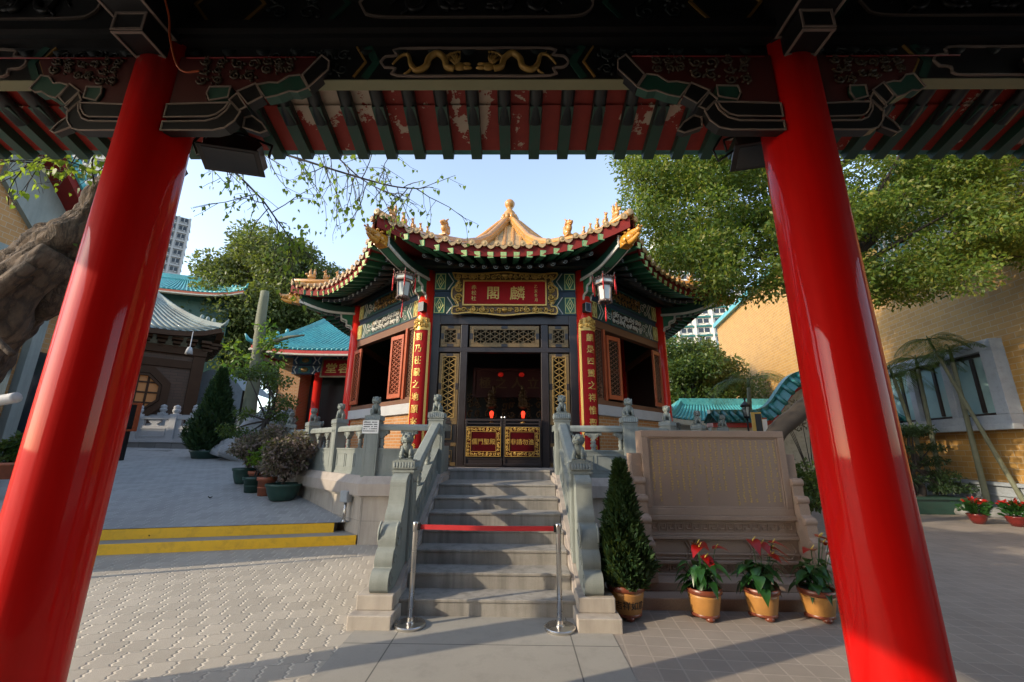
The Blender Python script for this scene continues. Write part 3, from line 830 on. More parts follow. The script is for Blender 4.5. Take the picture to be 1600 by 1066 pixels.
BM = [K['green_dk'], K['green'], K['yellow_lt'], K['white_p'], K['gold_dk'], K['green_teal'], K['navy'], K['black_green']]
SHUT = {}
def shutter(k, x, rot, flip):
    """lattice leaf hinged at x; local leaf runs from the hinge"""
    W, z0, z1 = .54, 2.90, 4.52
    s = -1 if flip else 1
    M = Matrix.Translation((x, -A - .09, 0)) @ rotz(rot)
    a, b = sorted((0, s * W))
    g = MB(M); g.frame(a, b, z0, z1, .075, -.025, .025, 0, .11)
    o = g.build('shutter', K['orange_wood'], KI, .004, rz=M8)
    g = MB(M); tri_lattice(g, a + .075, b - .075, z0 + .11, z1 - .11, .1, .015, -.006, .004); g.build('lattice', K['wood'] if k > 0 else K['orange_wood'], o)  # left lattice sunlit orange, right one shaded brown: light put into the colour
for k in range(8):
    M8 = k * PI / 4
    x1 = HW - .17
    # painted beams over the opening
    g = MB()
    painted_band(g, ZB, ZB + .49, -x1, x1, -A - .06, k == 0)
    g.box(-x1, x1, -A - .03, -A + .1, ZB + .49, ZB + .62, 6)
    painted_band(g, ZB + .62, ZE - .02, -x1, x1, -A - .06, k == 0)
    g.build('painted_beam', BM, KI, rz=M8)
    if k == 0: continue
    g = MB(); g.box(-HW + .1, HW - .1, -A - .02, -A + .18, ZT, ZS0); g.build('brick_dado', K['orange_brick'], KI, rz=M8)
    g = MB(); g.box(-HW + .1, HW - .1, -A - .1, -A + .2, ZS0 - .002, ZS1); g.build('stone_sill', K['rail_stone'], KI, .01, rz=M8)
    g = MB(); g.box(-x1, x1, -A - .06, -A + .12, ZS1, ZS1 + .12); g.box(-x1, x1, -A - .05, -A + .12, ZB - .2, ZB - .003)
    if 1:
        for x in (-x1 + .04, x1 - .04): g.box(x - .04, x + .04, -A - .05, -A + .1, ZS1 + .12, ZB - .2)
    g.build('window_frame', K['wood'], KI, .005, rz=M8)
    if k in (1, 7):
        s = 1 if k in (1, 2) else -1        # near column is at -s*x1
        nx = -s * (x1 - .08)
        mx = nx + s * .48
        g = MB(); a, b = sorted((nx, mx)); tri_lattice(g, a, b, ZS1 + .12, ZB - .2, .085, .017, -A, -A + .02); g.frame(a, b, ZS1 + .12, ZB - .2, .05, -A - .02, -A + .04)
        g.build('fixed_lattice', K['wood'], KI, rz=M8)
        g = MB(); g.box(mx - .04 if s > 0 else mx - .05, mx + .05 if s > 0 else mx + .04, -A - .08, -A + .08, ZS1 + .12, ZB - .2); g.build('mullion', K['orange_wood'], KI, .005, rz=M8)
        shutter(s, mx + s * .06, R(-6) * s, s < 0)
        shutter(s, s * (x1 - .05), R(4) * s, s > 0)
    else:
        g = MB(); g.box(-x1, x1, -A + .02, -A + .06, ZS1 + .12, ZB - .2); g.build('closed_shutter', K['dark_wood'], KI, rz=M8)  # unseen openings closed off to keep the interior dark

# front: black door frame, lattice side lights, half gates
FR = KI
yF = -A
g = MB()
for s in (-1, 1):
    a, b = sorted((s * 1.56, s * (HW - .16))); g.box(a, b, yF - .06, yF + .12, ZT, ZB)
    a, b = sorted((s * .88, s * 1.05)); g.box(a, b, yF - .05, yF + .12, ZT, 4.62)
g.box(-1.56, 1.56, yF - .06, yF + .12, 4.62, ZB - .003); g.box(-1.56, 1.56, yF - .055, yF + .12, 3.93, 4.05)
g.box(-.88, .88, yF - .1, yF + .2, ZT, ZT + .03)
g.build('door_frame', K['dark_wood'], FR, .01)
def light(x0, x1, z0, z1, p, name, w=.085, gm='bronze_gold'):
    g = MB(); g.frame(x0, x1, z0, z1, w, yF - .01, yF + .05, 0); 
    for cx, cz in ((x0, (z0 + z1) / 2), (x1, (z0 + z1) / 2), ((x0 + x1) / 2, z0), ((x0 + x1) / 2, z1)):
        g.box(max(x0, cx - .075), min(x1, cx + .075), yF - .018, yF - .01, max(z0, cz - .075), min(z1, cz + .075), 1)
    o = g.build(name, [K['bronze_gold'], K['dark_wood']], FR, .004)
    g = MB(); g.frame(x0 + w, x1 - w, z0 + w, z1 - w, .018, yF - .015, yF + .02); tri_lattice(g, x0 + w, x1 - w, z0 + w, z1 - w, p, .015, yF, yF + .006); g.build('lattice', K[gm], o)
light(-.84, .84, 4.07, 4.6, .115, 'transom_lattice', gm='bronze_gold')
for s in (-1, 1):
    a, b = sorted((s * 1.07, s * 1.54))
    light(a, b, 4.07, 4.6, .105, 'transom_lattice', gm='bronze_gold'); light(a, b, 2.32, 3.91, .125, 'side_lattice', .07, gm='gold_lat')
    g = MB(); g.box(a, b, yF, yF + .05, ZT + .03, 2.31, 1); g.frame(a, b, ZT + .03, 2.31, .05, yF - .015, yF, 0)
    g.box(a, b, yF - .015, yF, 1.75, 1.83, 0)
    g.frame(a + .11, b - .11, 1.9, 2.22, .014, yF - .014, yF, 2); g.box(a + .12, b - .12, yF - .012, yF, 1.5, 1.56, 2); g.frame(a + .09, b - .09, 1.42, 1.66, .01, yF - .01, yF, 2)
    for zc in (ZT + .06, 1.79, 2.28): g.box(a, a + .12, yF - .02, yF, zc - .04, zc + .04, 2); g.box(b - .12, b, yF - .02, yF, zc - .04, zc + .04, 2)
    g.build('kick_panel', [K['dark_wood'], K['black'], K['bronze_gold']], FR)
for s, t in ((-1, '儒門聖殿'), (1, '非請勿進')):
    gt = MB(); x0, x1 = sorted((s * .012, s * .86)); z0, z1 = 1.335, 2.36; y = yF - .12
    gt.box(x0, x1, y + .01, y + .03, z0 - .02, z0 + .14); gt.box(x0, x1, y, y + .04, z0 + .14, z1 - .16); gt.frame(x0, x1, z0, z1, .05, y - .01, y + .05); gt.box(x0 + .05, x1 - .05, y, y + .03, z1 - .12, z1 - .09)
    o = gt.build('half_gate', K['dark_wood'], FR, .004)
    px0, px1, pz0, pz1 = x0 + .035, x1 - .035, z0 + .2, z1 - .18
    g = MB(); g.box(px0, px1, y - .02, y, pz0, pz1, 0); g.frame(px0, px1, pz0, pz1, .012, y - .032, y - .02, 1); g.frame(px0 + .1, px1 - .1, pz0 + .1, pz1 - .1, .01, y - .032, y - .02, 1)
    for a, b, c, d in ((px0 + .015, px1 - .015, pz0 + .015, pz0 + .095), (px0 + .015, px1 - .015, pz1 - .095, pz1 - .015), (px0 + .015, px0 + .095, pz0 + .1, pz1 - .1), (px1 - .095, px1 - .015, pz0 + .1, pz1 - .1)):
        scrolls(g, a, b, c, d, y - .026, .01, int(a * 50) + 3, None, True, 1)
    put_text(g, t, (px0 + px1) / 2, (pz0 + pz1) / 2, .135, y - .024, 1, 1.0, .008)
    g.build('sign_panel', [K['maroon'], K['gold']], o)
    g = MB(); g.lathe([(.02, z1), (.025, z1 + .03), (.02, z1 + .06), (0, z1 + .07)], 10, (x0 + .025 if s > 0 else x1 - .025, y + .02, 0)); g.build('gate_knob', K['steel'], o)
# room inside: dark-coloured surfaces stand in for its shade
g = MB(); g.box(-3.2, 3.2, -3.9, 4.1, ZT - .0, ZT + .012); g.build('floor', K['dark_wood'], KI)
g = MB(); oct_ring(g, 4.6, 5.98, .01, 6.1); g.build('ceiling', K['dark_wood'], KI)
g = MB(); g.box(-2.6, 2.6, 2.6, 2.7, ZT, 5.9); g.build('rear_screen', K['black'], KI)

# shrine inside: table, vases, two lit lamps, hanging sign
al = thing('altar_table', 'dim carved altar table in the dark behind the half gates', 'altar', (AX, 14.6, ZT))
al.scale = (1, 1, 1.35)
g = MB(); g.box(-1.5, 1.5, -.4, .4, .9, 1.0); g.box(-1.45, 1.45, -.36, .36, .45, .9); g.box(-1.5, 1.5, -.4, .4, 0, .1)
scrolls(g, -1.4, 1.4, .5, .85, -.37, .02, 9, .3); g.build('table', K['black'], al)
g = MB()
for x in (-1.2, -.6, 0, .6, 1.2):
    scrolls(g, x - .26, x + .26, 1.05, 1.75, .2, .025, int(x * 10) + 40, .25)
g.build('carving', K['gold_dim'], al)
for s in (-1, 1):
    lp = thing('altar_lamp', 'small glowing red lamp under a %s golden altar ornament inside' % ('left' if s < 0 else 'right'), 'lamp', (AX + s * .52, 13.9, ZT + 1.48), 0, 'lit altar lamps')
    g = MB(); g.lathe([(.04, -.1), (.045, -.06), (.06, 0), (.07, .05), (.06, .1), (.035, .13), (0, .14)], 14); g.build('lamp', K['red_glow'], lp)
    g = MB()
    for i in range(6): g.ball((rnd.uniform(-.06, .06), .05, .3 + .12 * i), (.17 - .022 * i, .06, .09), 8, 6)
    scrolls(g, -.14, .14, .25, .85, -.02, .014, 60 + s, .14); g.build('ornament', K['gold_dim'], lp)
    g = MB(); g.lathe([(.09, -.28), (.09, -.24), (.04, -.22), (.04, 0)], 12); g.build('stand', K['gold_dk'], lp)
sg = thing('inner_sign', 'dark red sign of four dim characters hanging inside the doorway', 'sign', (AX + .05, 14.2, 3.9))
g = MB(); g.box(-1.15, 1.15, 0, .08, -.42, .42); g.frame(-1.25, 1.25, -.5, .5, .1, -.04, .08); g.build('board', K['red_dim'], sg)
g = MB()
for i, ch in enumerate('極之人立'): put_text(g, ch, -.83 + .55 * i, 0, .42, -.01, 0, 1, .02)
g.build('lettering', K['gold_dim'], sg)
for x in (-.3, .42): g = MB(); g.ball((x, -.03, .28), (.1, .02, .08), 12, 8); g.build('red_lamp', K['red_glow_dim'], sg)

# name plaque
pq = thing('name_plaque', 'red name plaque with two gold characters in a carved gold frame over the door', 'sign', (AX, KC[1] - A - .2, 5.37))
g = MB(); g.box(-.99, .99, -.02, .04, -.3, .3); g.build('board', K['red_board'], pq)
g = MB()
out = smooth_curve([(-1.28, .53), (-.9, .5), (-.4, .52), (0, .55), (.4, .52), (.9, .5), (1.28, .53), (1.22, .38), (1.12, .33), (1.17, .2), (1.27, .13), (1.29, 0), (1.27, -.13), (1.17, -.2), (1.12, -.33), (1.25, -.36), (1.24, -.53), (.9, -.5), (.4, -.53), (0, -.57), (-.4, -.53), (-.9, -.5), (-1.24, -.53), (-1.25, -.36), (-1.12, -.33), (-1.17, -.2), (-1.27, -.13), (-1.29, 0), (-1.27, .13), (-1.17, .2), (-1.12, .33), (-1.22, .38), (-1.28, .53)], 3)
g.prism(out[:-1], 0, .05, 'XZ', 1); g.poly_line(out[:-1], .03, -.03, .0, None, True)  # dark base paints shade into the gaps behind the scrolls
g.frame(-1.02, 1.02, -.33, .33, .035, -.05, 0)
for a, b, c, d in ((-1.2, 1.2, .35, .51), (-1.2, 1.2, -.52, -.35)): scrolls(g, a, b, c, d, -.02, .021, int(c * 100), .14)
for a, b in ((-1.24, -1.03), (1.03, 1.24)): scrolls(g, a, b, -.3, .3, -.02, .021, int(a * 10), .17)
for s in (-1, 1):
    for x in (.78, .55): g.spiral(s * x, -.43, .08, -.04, .024, 1.5, PI / 2, s, None, 14, 5); g.spiral(s * x, .43, .07, -.04, .02, 1.5, -PI / 2, -s, None, 14, 5)
    g.spiral(s * 1.13, .12, .1, -.04, .02, 1.3, 0, s); g.spiral(s * 1.13, -.12, .1, -.04, .02, 1.3, 0, -s)
g.ball((0, -.44, 0), .001); g.ball((0, -.04, -.44), (.07, .05, .05), 10, 6); g.ball((0, -.04, .46), (.09, .04, .04), 10, 6)
g.build('gold_frame', [K['gold'], K['gold_dim']], pq)
g = MB()
put_text(g, '閣', -.28, 0, .36, -.026, 0, .92, .012); put_text(g, '麟', .31, 0, .38, -.026, 0, 1, .01)
for i, ch in enumerate('赤松社'): put_text(g, ch, -.75, .15 - .145 * i, .125, -.026, 0, 1, .008)
for i, ch in enumerate('乙亥冬月'): put_text(g, ch, .76, .17 - .115 * i, .095, -.026, 0, .9, .005)
g.build('lettering', K['gold'], pq)

# couplet boards curved round the two front columns
for s, t in ((-1, '閣乃莊嚴之地願來者發'), (1, '麟是四靈之祥惟聖人出')):
    kx, ky = vert(0 if s > 0 else -1)
    cp = thing('couplet_board', ('left' if s < 0 else 'right') + ' red couplet board of gold characters curved round the column beside the door', 'couplet', (KC[0] + kx, KC[1] + ky, 1.5), s * PI / 8, 'couplets on the front columns')
    def cyl(x, y, z, r=.235): 
        a = x / .235
        return ((r - y) * math.sin(a), -(r - y) * math.cos(a), z)
    wd = .27; zt = 2.98
    g = MB(); g.grid(lambda u, v: cyl(-wd + 2 * wd * u, 0, zt * v), 20, 1); g.grid(lambda u, v: cyl(-wd + 2 * wd * u, .03, zt * v), 20, 1)
    g.build('board', K['red_board'], cp)
    g = MB()
    for a, b, z0, z1 in ((-wd - .0, -wd + .055, -.02, zt), (wd - .055, wd + .0, -.02, zt), (-wd, wd, zt - .05, zt), (-wd, wd, -.04, .03)):
        n = max(2, int((b - a) / .02))
        g.grid(lambda u, v: cyl(a + (b - a) * u, -.014, z0 + (z1 - z0) * v), n, 1)
        g.grid(lambda u, v: cyl(a + (b - a) * (0 if u < .5 else 1), .02 - .034 * (1 - abs(2 * u - 1)), z0 + (z1 - z0) * v), 2, 1)
    crown = smooth_curve([(-wd, 0), (-wd, .14), (-.2, .17), (-.17, .25), (-.08, .27), (0, .31), (.08, .27), (.17, .25), (.2, .17), (wd, .14), (wd, 0)], 4)
    for (x0, z0), (x1, z1) in zip(crown, crown[1:]):
        g.add([cyl(x0, -.005, zt), cyl(x1, -.005, zt), cyl(x1, -.005, zt + z1), cyl(x0, -.005, zt + z0)], [(0, 1, 2, 3)])
    t0 = MB(); scrolls(t0, -wd + .02, wd - .02, zt + .01, zt + .24, -.015, .022, 70 + s, .12)
    g.add([cyl(*p) for p in t0.v], t0.f, True)
    g.build('gold_border', K['gold'], cp)
    g = MB(); n = len(t)
    for i, ch in enumerate(t): put_text(g, ch, 0, zt - .22 - i * .283, .2, -.008, 0, 1, .022, fn=cyl)
    rr = random.Random(5)
    for i in range(24): 
        z = .15 + rr.random() * 1.6; x = -s * .0 + (wd - .085) * (1 if s > 0 else -1) * 1.0
        g.add([cyl(x + rr.uniform(-.015, .015) + a, -.008, z + b) for a, b in ((-.008, -.012), (.008, -.008), (.006, .012), (-.007, .009))], [(0, 1, 2, 3)])
    g.build('lettering', K['gold'], cp)
    # little loudspeaker fixed on the column
    spk = thing('loudspeaker', 'small dark box loudspeaker with pale edges on the %s front column above the couplet' % ('left' if s < 0 else 'right'), 'loudspeaker', (KC[0] + kx + s * .03, KC[1] + ky - .27, 4.98), s * R(30), 'loudspeakers on the columns')
    g = MB(); g.box(-.08, .08, -.06, .07, -.11, .11, 0); g.frame(-.085, .085, -.115, .115, .016, -.068, -.06, 1); g.build('box', [K['black'], K['grey_paint']], spk, .004)
    g = MB(); g.frame(-.07, .07, -.1, .1, .06, -.063, -.061); g.build('grille', K['navy'], spk)
# ------------------------------------------------------------------ roof of the pavilion
BASE = [(0, 10.15), (.4, 9.8), (.88, 9.25), (1.62, 8.47), (2.28, 7.95), (3.09, 7.43), (3.91, 6.98), (4.6, 6.66), (5.3, 6.34), (6.1, 6.03)]
bs = smooth_curve(BASE, 5)
AE = 6.08
def lift(d, t): return .47 * abs(t) ** 2.6 * max(0, (d - 2.5) / (AE - 2.5)) ** 1.8
def flare(t): return .52 * abs(t) ** 3
def rz_(d, t): return interp(bs, d) + lift(d, t)
def rp(t, d, dz=0.0):      # point of a slope in side coordinates
    dd = d * (1 + flare(t) / AE * max(0, d / AE) ** 3)
    return (t * dd * T8, -dd, rz_(d, t) + dz)
NB = 18
g = MB()
for k in range(8):
    g.M = rotz(k * PI / 4)
    back = k in (3, 4, 5)
    g.cur = 1
    g.grid(lambda u, v: rp(2 * u - 1, .12 + (AE - .12) * v), 16 if not back else 8, 14 if not back else 7)
    g.cur = 0
    sp_ = 2 * AE * T8 / NB
    for i in range(NB):
        xe = -AE * T8 + sp_ * (i + .5); te = xe / (AE * T8); d0 = max(.15, abs(xe) / T8 * 1.0 + .05)
        n = 9 if not back else 4
        path = []
        for j in range(n + 1):
            d = AE + .03 + (d0 - AE - .03) * j / n
            t = max(-1, min(1, xe / (d * T8)))
            path.append(Vector(rp(t, d)) * 1.0)
            path[-1].x = xe * (1 + flare(te) / AE)
        vs = []; fs = []; m = 6
        for j, p in enumerate(path):
            for q_ in range(m + 1):
                a = PI * q_ / m
                vs.append((p.x - .06 * math.cos(a), p.y, p.z + .075 * math.sin(a) + .0))
        for j in range(n):
            for q_ in range(m): fs.append((j * (m + 1) + q_, j * (m + 1) + q_ + 1, (j + 1) * (m + 1) + q_ + 1, (j + 1) * (m + 1) + q_))
        g.add(vs, fs, True)
        if not back:
            p = path[0]                                   # round end disc
            ring = [(p.x + .07 * math.cos(2 * PI * q_ / 14), p.y - .015, p.z + .03 + .07 * math.sin(2 * PI * q_ / 14)) for q_ in range(14)]
            g.add(ring + [(a, b + .04, c) for a, b, c in ring], [tuple(range(14))] + [(q_, (q_ + 1) % 14, 14 + (q_ + 1) % 14, 14 + q_) for q_ in range(14)], False, 2)
            g.ball((p.x, p.y - .015, p.z + .03), (.04, .012, .04), 8, 4, 2)
            # drip tile between two barrels
            x2 = xe + sp_ / 2
            if i < NB - 1:
                t2 = x2 / (AE * T8); c = Vector(rp(t2, AE)); c.x = x2 * (1 + flare(t2) / AE)
                sl = (rz_(AE, te + .02) - rz_(AE, te - .02)) / .04 / (AE * T8)
                pr = [(-.095, .03), (-.05, -.005), (0, -.02), (.05, -.005), (.095, .03), (.085, -.03), (.05, -.075), (0, -.1), (-.05, -.07), (-.085, -.03)]
                fr = [(c.x + a, c.y - .03, c.z + b + a * sl - .01) for a, b in pr]
                g.add(fr + [(a, b + .025, c_) for a, b, c_ in fr], [tuple(range(10))] + [(q_, (q_ + 1) % 10, 10 + (q_ + 1) % 10, 10 + q_) for q_ in range(10)], False, 2)
RF = g.build('roof', [K['tile_y'], K['tile_yd'], K['tile_yd']], KI)

# eaves: fascia board, soffit, rafters
for k in (0, 1, 2, 3, 5, 6, 7):
    Mk = rotz(k * PI / 4)
    n = 16
    g = MB(Mk)
    def fz(u, d, dz): t = 2 * u - 1; return rp(t * .985, d, dz)
    for d0, d1, z0, z1 in ((AE - .03, AE - .03, -.27, -.03), (AE - .075, AE - .075, -.27, -.03)):
        g.grid(lambda u, v: fz(u, d0, z0 + (z1 - z0) * v), n, 1)
    g.grid(lambda u, v: fz(u, AE - .03 - .045 * v, -.27), n, 1)
    g.build('fascia', K['fascia'], RF)
    g = MB(Mk)
    g.grid(lambda u, v: (lambda t, d: (rp(t, d)[0] * .98, rp(t, d)[1], lerp(rz_(AE, t) - .16, 6.36 + .25 * abs(t) ** 2.6 * .58, v)))(2 * u - 1, AE - .07 - v * 1.5), n, 4)
    g.build('soffit', K['red_dk'], RF)
SQ = None; RO = None
def eave_pt(t, d):       # rafter line under the soffit
    v = (AE - .07 - d) / 1.5
    x, y, _ = rp(t, d)
    return Vector((x * .98, y, lerp(rz_(AE, t) - .16, 6.36 + .145 * abs(t) ** 2.6, v)))
for k in (0, 1, 7, 2, 6):
    Mk = rotz(k * PI / 4)
    nr = 15
    for i in range(nr):
        t = -.82 + 1.64 * i / (nr - 1)
        if k in (2, 6) and i % 1: continue
        a = eave_pt(t, AE - .03); b = eave_pt(t * 1.0, 5.2); b.x = a.x * (5.3 / AE)
        a -= Vector((0, 0, .05)); b -= Vector((0, 0, .08))
        g = MB(Mk); g.bar(a, b, .13, .13, m=0)
        d_ = (b - a).normalized(); 
        h = .05
        s = a - d_ * .004                                    # pale fretwork painted on the end
        rgt = d_.cross(Vector((0, 0, 1))).normalized(); up = rgt.cross(d_)
        def quad(x0, x1, z0, z1, mm, off): 
            o_ = s - d_ * off
            g.add([o_ + rgt * x0 + up * z0, o_ + rgt * x1 + up * z0, o_ + rgt * x1 + up * z1, o_ + rgt * x0 + up * z1], [(0, 1, 2, 3)], False, mm)
        quad(-.065, .065, -.065, .065, 1, 0)
        for q_ in (-.048, -.018, .012, .042): quad(q_, q_ + .008, -.052, .052, 2, .002); quad(-.052, .052, q_, q_ + .008, 2, .003)
        g.build('square_rafter', [K['green'], K['green_lt'], K['yellow_lt']], RF)
        tr = t * .97 + .03 if k == 0 else t
        a = eave_pt(tr, 5.62) - Vector((0, 0, .27)); b = eave_pt(tr, 4.75) - Vector((0, 0, .12)); b.x = a.x * .86
        g = MB(Mk); g.tube([a, b], .062, 10, 0, True)
        e = a - (b - a).normalized() * .003
        for r_, mm, off in ((.055, 1, .002), (.04, 0, .004), (.024, 1, .006)):
            c = e - (b - a).normalized() * off + Vector((0, 0, -.0 if r_ > .03 else .012))
            g.add([c + Vector((r_ * math.cos(2 * PI * q_ / 12), 0, r_ * math.sin(2 * PI * q_ / 12))) for q_ in range(12)], [tuple(range(12))], False, mm if r_ > .05 or r_ < .03 else 3)
        g.build('round_rafter', [K['black_green'], K['grey_paint'], K['black'], K['black']], RF)
# purlin ring carrying the rafters
g = MB()
for k in range(8):
    g.M = rotz(k * PI / 4); g.box(-HW - .2, HW + .2, -A - .16, -A + .12, ZE - .0, ZE + .28)
    g.box(-2.15, 2.15, -5.2, -5.05, 5.95, 6.1)
g.build('eave_purlin', K['black_green'], RF)

# hip ridges with their beasts, corner beams with dragon heads
def beast(kind):
    g = MB()
    if kind == 0:      # small seated figure
        g.box(-.05, .05, -.07, .07, 0, .03); g.ball((0, 0, .1), (.042, .06, .075), 8, 6); g.ball((0, -.03, .2), (.032, .036, .05), 8, 6)
        g.ball((0, -.045, .26), (.034, .04, .034), 8, 6); g.ball((0, -.085, .25), (.018, .024, .015), 6, 4)
        for s in (-1, 1): g.tube([(s * .02, -.03, .28), (s * .026, -.015, .325)], [.012, .004], 5); g.tube([(s * .025, -.05, .16), (s * .03, -.06, .03)], [.016, .012], 5)
        g.tube([(0, .06, .06), (0, .085, .14), (0, .06, .2)], [.014, .016, .005], 5)
    elif kind == 1:    # horned lion
        g.box(-.1, .1, -.13, .13, 0, .04); g.ball((0, .05, .15), (.1, .12, .13), 10, 7); g.ball((0, -.04, .25), (.09, .1, .13), 10, 7)
        g.ball((0, -.08, .38), (.09, .1, .09), 10, 7); g.ball((0, -.17, .36), (.055, .06, .04), 8, 5); g.ball((0, -.15, .31), (.045, .05, .02), 8, 4)
        for s in (-1, 1): g.tube([(s * .05, -.05, .44), (s * .08, .02, .52), (s * .06, .05, .57)], [.03, .022, .006], 6); g.ball((s * .05, -.15, .42), .02, 6, 4)
        g.tube([(0, .1, .1), (0, .18, .2), (0, .17, .36), (0, .1, .44)], [.05, .06, .06, .01], 7)
        for i in range(8): a = 2 * PI * i / 8; g.ball((.085 * math.cos(a), -.0, .36 + .09 * math.sin(a)), .032, 6, 4)
    else:              # rider pair at the tip
        g.box(-.06, .06, -.12, .12, 0, .04); g.ball((0, 0, .12), (.06, .13, .08), 10, 6)
        for y in (-.05, .07): g.ball((0, y, .24), (.05, .045, .1), 8, 6); g.ball((0, y, .35), (.03, .03, .035), 8, 5); g.tube([(0, y, .37), (0, y + .01, .43)], [.018, .004], 5)
        g.ball((0, -.15, .18), (.035, .05, .04), 7, 5)
    return g
BEAST = {}
DH = None
def dragon_head():
    g = MB()
    g.bar((0, .16, 0), (0, -.02, 0), .22, .24, w1=.2, h1=.2)
    g.ball((0, -.05, .03), (.11, .14, .11), 12, 8)
    up = smooth_curve([(0, -.05, .08), (0, -.16, .075), (0, -.26, .07), (0, -.36, .1)], 4); g.tube(up, [.09] * 3 + [.08] * 3 + [.07] * 3 + [.06, .055, .05, .03][:len(up) - 9], 10)
    lo = smooth_curve([(0, -.05, -.06), (0, -.16, -.06), (0, -.26, -.03), (0, -.33, .0)], 4); g.tube(lo, [.075 - .004 * i for i in range(len(lo))], 10)
    for s in (-1, 1):
        g.ball((s * .07, -.12, .15), .032, 8, 6); g.tube([(s * .06, -.02, .13), (s * .09, .06, .2), (s * .07, .15, .23)], [.03, .022, .006], 6)
        g.ball((s * .035, -.37, .13), (.022, .03, .022), 7, 5); g.ball((s * .1, .02, .0), (.03, .07, .07), 8, 6); g.ball((s * .09, .09, -.07), (.03, .06, .05), 7, 5)
        for i in range(3): g.tube([(s * .045, -.18 - .06 * i, .03), (s * .045, -.185 - .06 * i, -.005)], [.014, .003], 5)
    return g
def lift_v(d): return rz_(d, 1.0)
cosv = math.cos(PI / 8)
for k in range(8):     # corner k between side k and k+1
    ang = -PI / 2 + PI / 8 + k * PI / 4
    Mk = rotz(ang + PI / 2)         # local -Y points along the corner
    vis = k in (0, 1, 6, 7)
    ds = [.1, .4, .88, 1.62, 2.28, 3.09, 3.91, 4.6, 5.3, 6.0]
    P = [Vector((0, -d * (1 + flare(1) / AE * (d / AE) ** 3) / cosv, lift_v(d))) for d in ds]
    g = MB(Mk)
    hz = [.23 if d < 4.2 else (.12 if d < 4.7 else .07) for d in ds]
    g.tube([p + Vector((0, 0, h_)) for p, h_ in zip(P, hz)], [.1 if h_ > .2 else .075 for h_ in hz], 10, 0)
    for (a, b) in zip(P[:7], P[1:7]): g.bar(a + Vector((0, 0, .08)), b + Vector((0, 0, .08)), .19, .22, m=0)
    for (a, b) in zip(P[:7], P[1:7]): g.bar(a + Vector((0, 0, .12)), b + Vector((0, 0, .12)), .23, .03, m=1) 
    tip = P[-1]
    g.ball(tip + Vector((0, -.03, .06)), (.09, .03, .09), 12, 6, 1)
    g.build('hip_ridge', [K['tile_y'], K['tile_yd']], RF)
    if vis:
        def pz(d): return Vector((0, -d * (1 + flare(1) / AE * (d / AE) ** 3) / cosv, lift_v(d) + (.29 if d < 4.3 else .12)))
        spec = [(1, 4.0, 1.0), (0, 4.62, .9), (0, 4.86, .9), (0, 5.1, 1.0), (0, 5.36, 1.1), (2, 5.66, 1.0)]
        for kind, d, s_ in spec:
            p = Mk @ pz(d)
            if kind not in BEAST: BEAST[kind] = beast(kind).build('roof_beast', K['tile_y'], RF); o = BEAST[kind]; o.location = p; o.rotation_euler = (0, 0, ang + PI / 2); o.scale = (s_,) * 3
            else: inst(BEAST[kind], 'roof_beast', RF, p, ang + PI / 2, (s_,) * 3)
    # corner beam
    c0 = Vector((0, -4.95, 5.85)); c1 = Vector((0, -6.75, 6.02)); cm = Vector((0, -5.95, 5.82))
    g = MB(Mk)
    cur = smooth_curve([c0, cm, c1], 6); 
    for a, b in zip(cur, cur[1:]):
        a = Vector(a); b = Vector(b); b2 = b + (b - a).normalized() * .006
        g.bar(a, b2, .26, .26, m=0)
        for s in (-1, 1): g.bar(a + Vector((s * .135, 0, -.1)), b2 + Vector((s * .135, 0, -.1)), .03, .07, m=1)
        g.bar(a + Vector((0, 0, -.132)), b2 + Vector((0, 0, -.132)), .18, .01, m=2)
    for i in range(7):
        p = Vector(cur[1 + i]) + Vector((0, 0, -.142)); g.tube([p + Vector((-.08, -.03, 0)), p + Vector((-.03, .03, 0)), p + Vector((.03, -.03, 0)), p + Vector((.08, .03, 0))], .017, 5, 3)
    g.frame(-.15, .15, 5.88, 6.16, .03, -6.775, -6.75, 1)
    # scrolled bracket under the beam
    br = smooth_curve([(-5.02, 5.2), (-5.22, 5.22), (-5.27, 5.33), (-5.4, 5.37), (-5.42, 5.5), (-5.56, 5.55), (-5.6, 5.7), (-5.75, 5.72), (-5.82, 5.76)], 3)
    g.prism(br + [(-5.0, 5.8)], -.09, .09, 'YZ', 2)
    for s in (-1, 1):
        for (a, b) in zip(br, br[1:]): g.bar((s * .1, a[0], a[1]), (s * .1, b[0], b[1]), .03, .05, m=1)
    g.build('corner_beam', [K['green_dk'], K['white_p'], K['green'], K['black_green']], RF)
    if vis:
        p = Mk @ Vector((0, -6.93, 5.99))
        if DH is None: DH = dragon_head().build('dragon_head', K['dragon_y'], RF); DH.location = p; DH.rotation_euler = (0, 0, ang + PI / 2); DH.scale = (1.05,) * 3
        else: inst(DH, 'dragon_head', RF, p, ang + PI / 2, (1.05,) * 3)
g = MB(); g.lathe([(.3, 10.05), (.32, 10.2), (.24, 10.28), (.27, 10.36), (.2, 10.5), (.22, 10.56), (.12, 10.68), (.09, 10.76), (.15, 10.82), (.2, 10.93), (.2, 11.0), (.14, 11.1), (0, 11.13)], 20)
for i in range(10): a = 2 * PI * i / 10; g.ball((.27 * math.cos(a), .27 * math.sin(a), 10.3), (.09, .09, .14), 7, 5)
g.build('finial', K['tile_y'], RF)

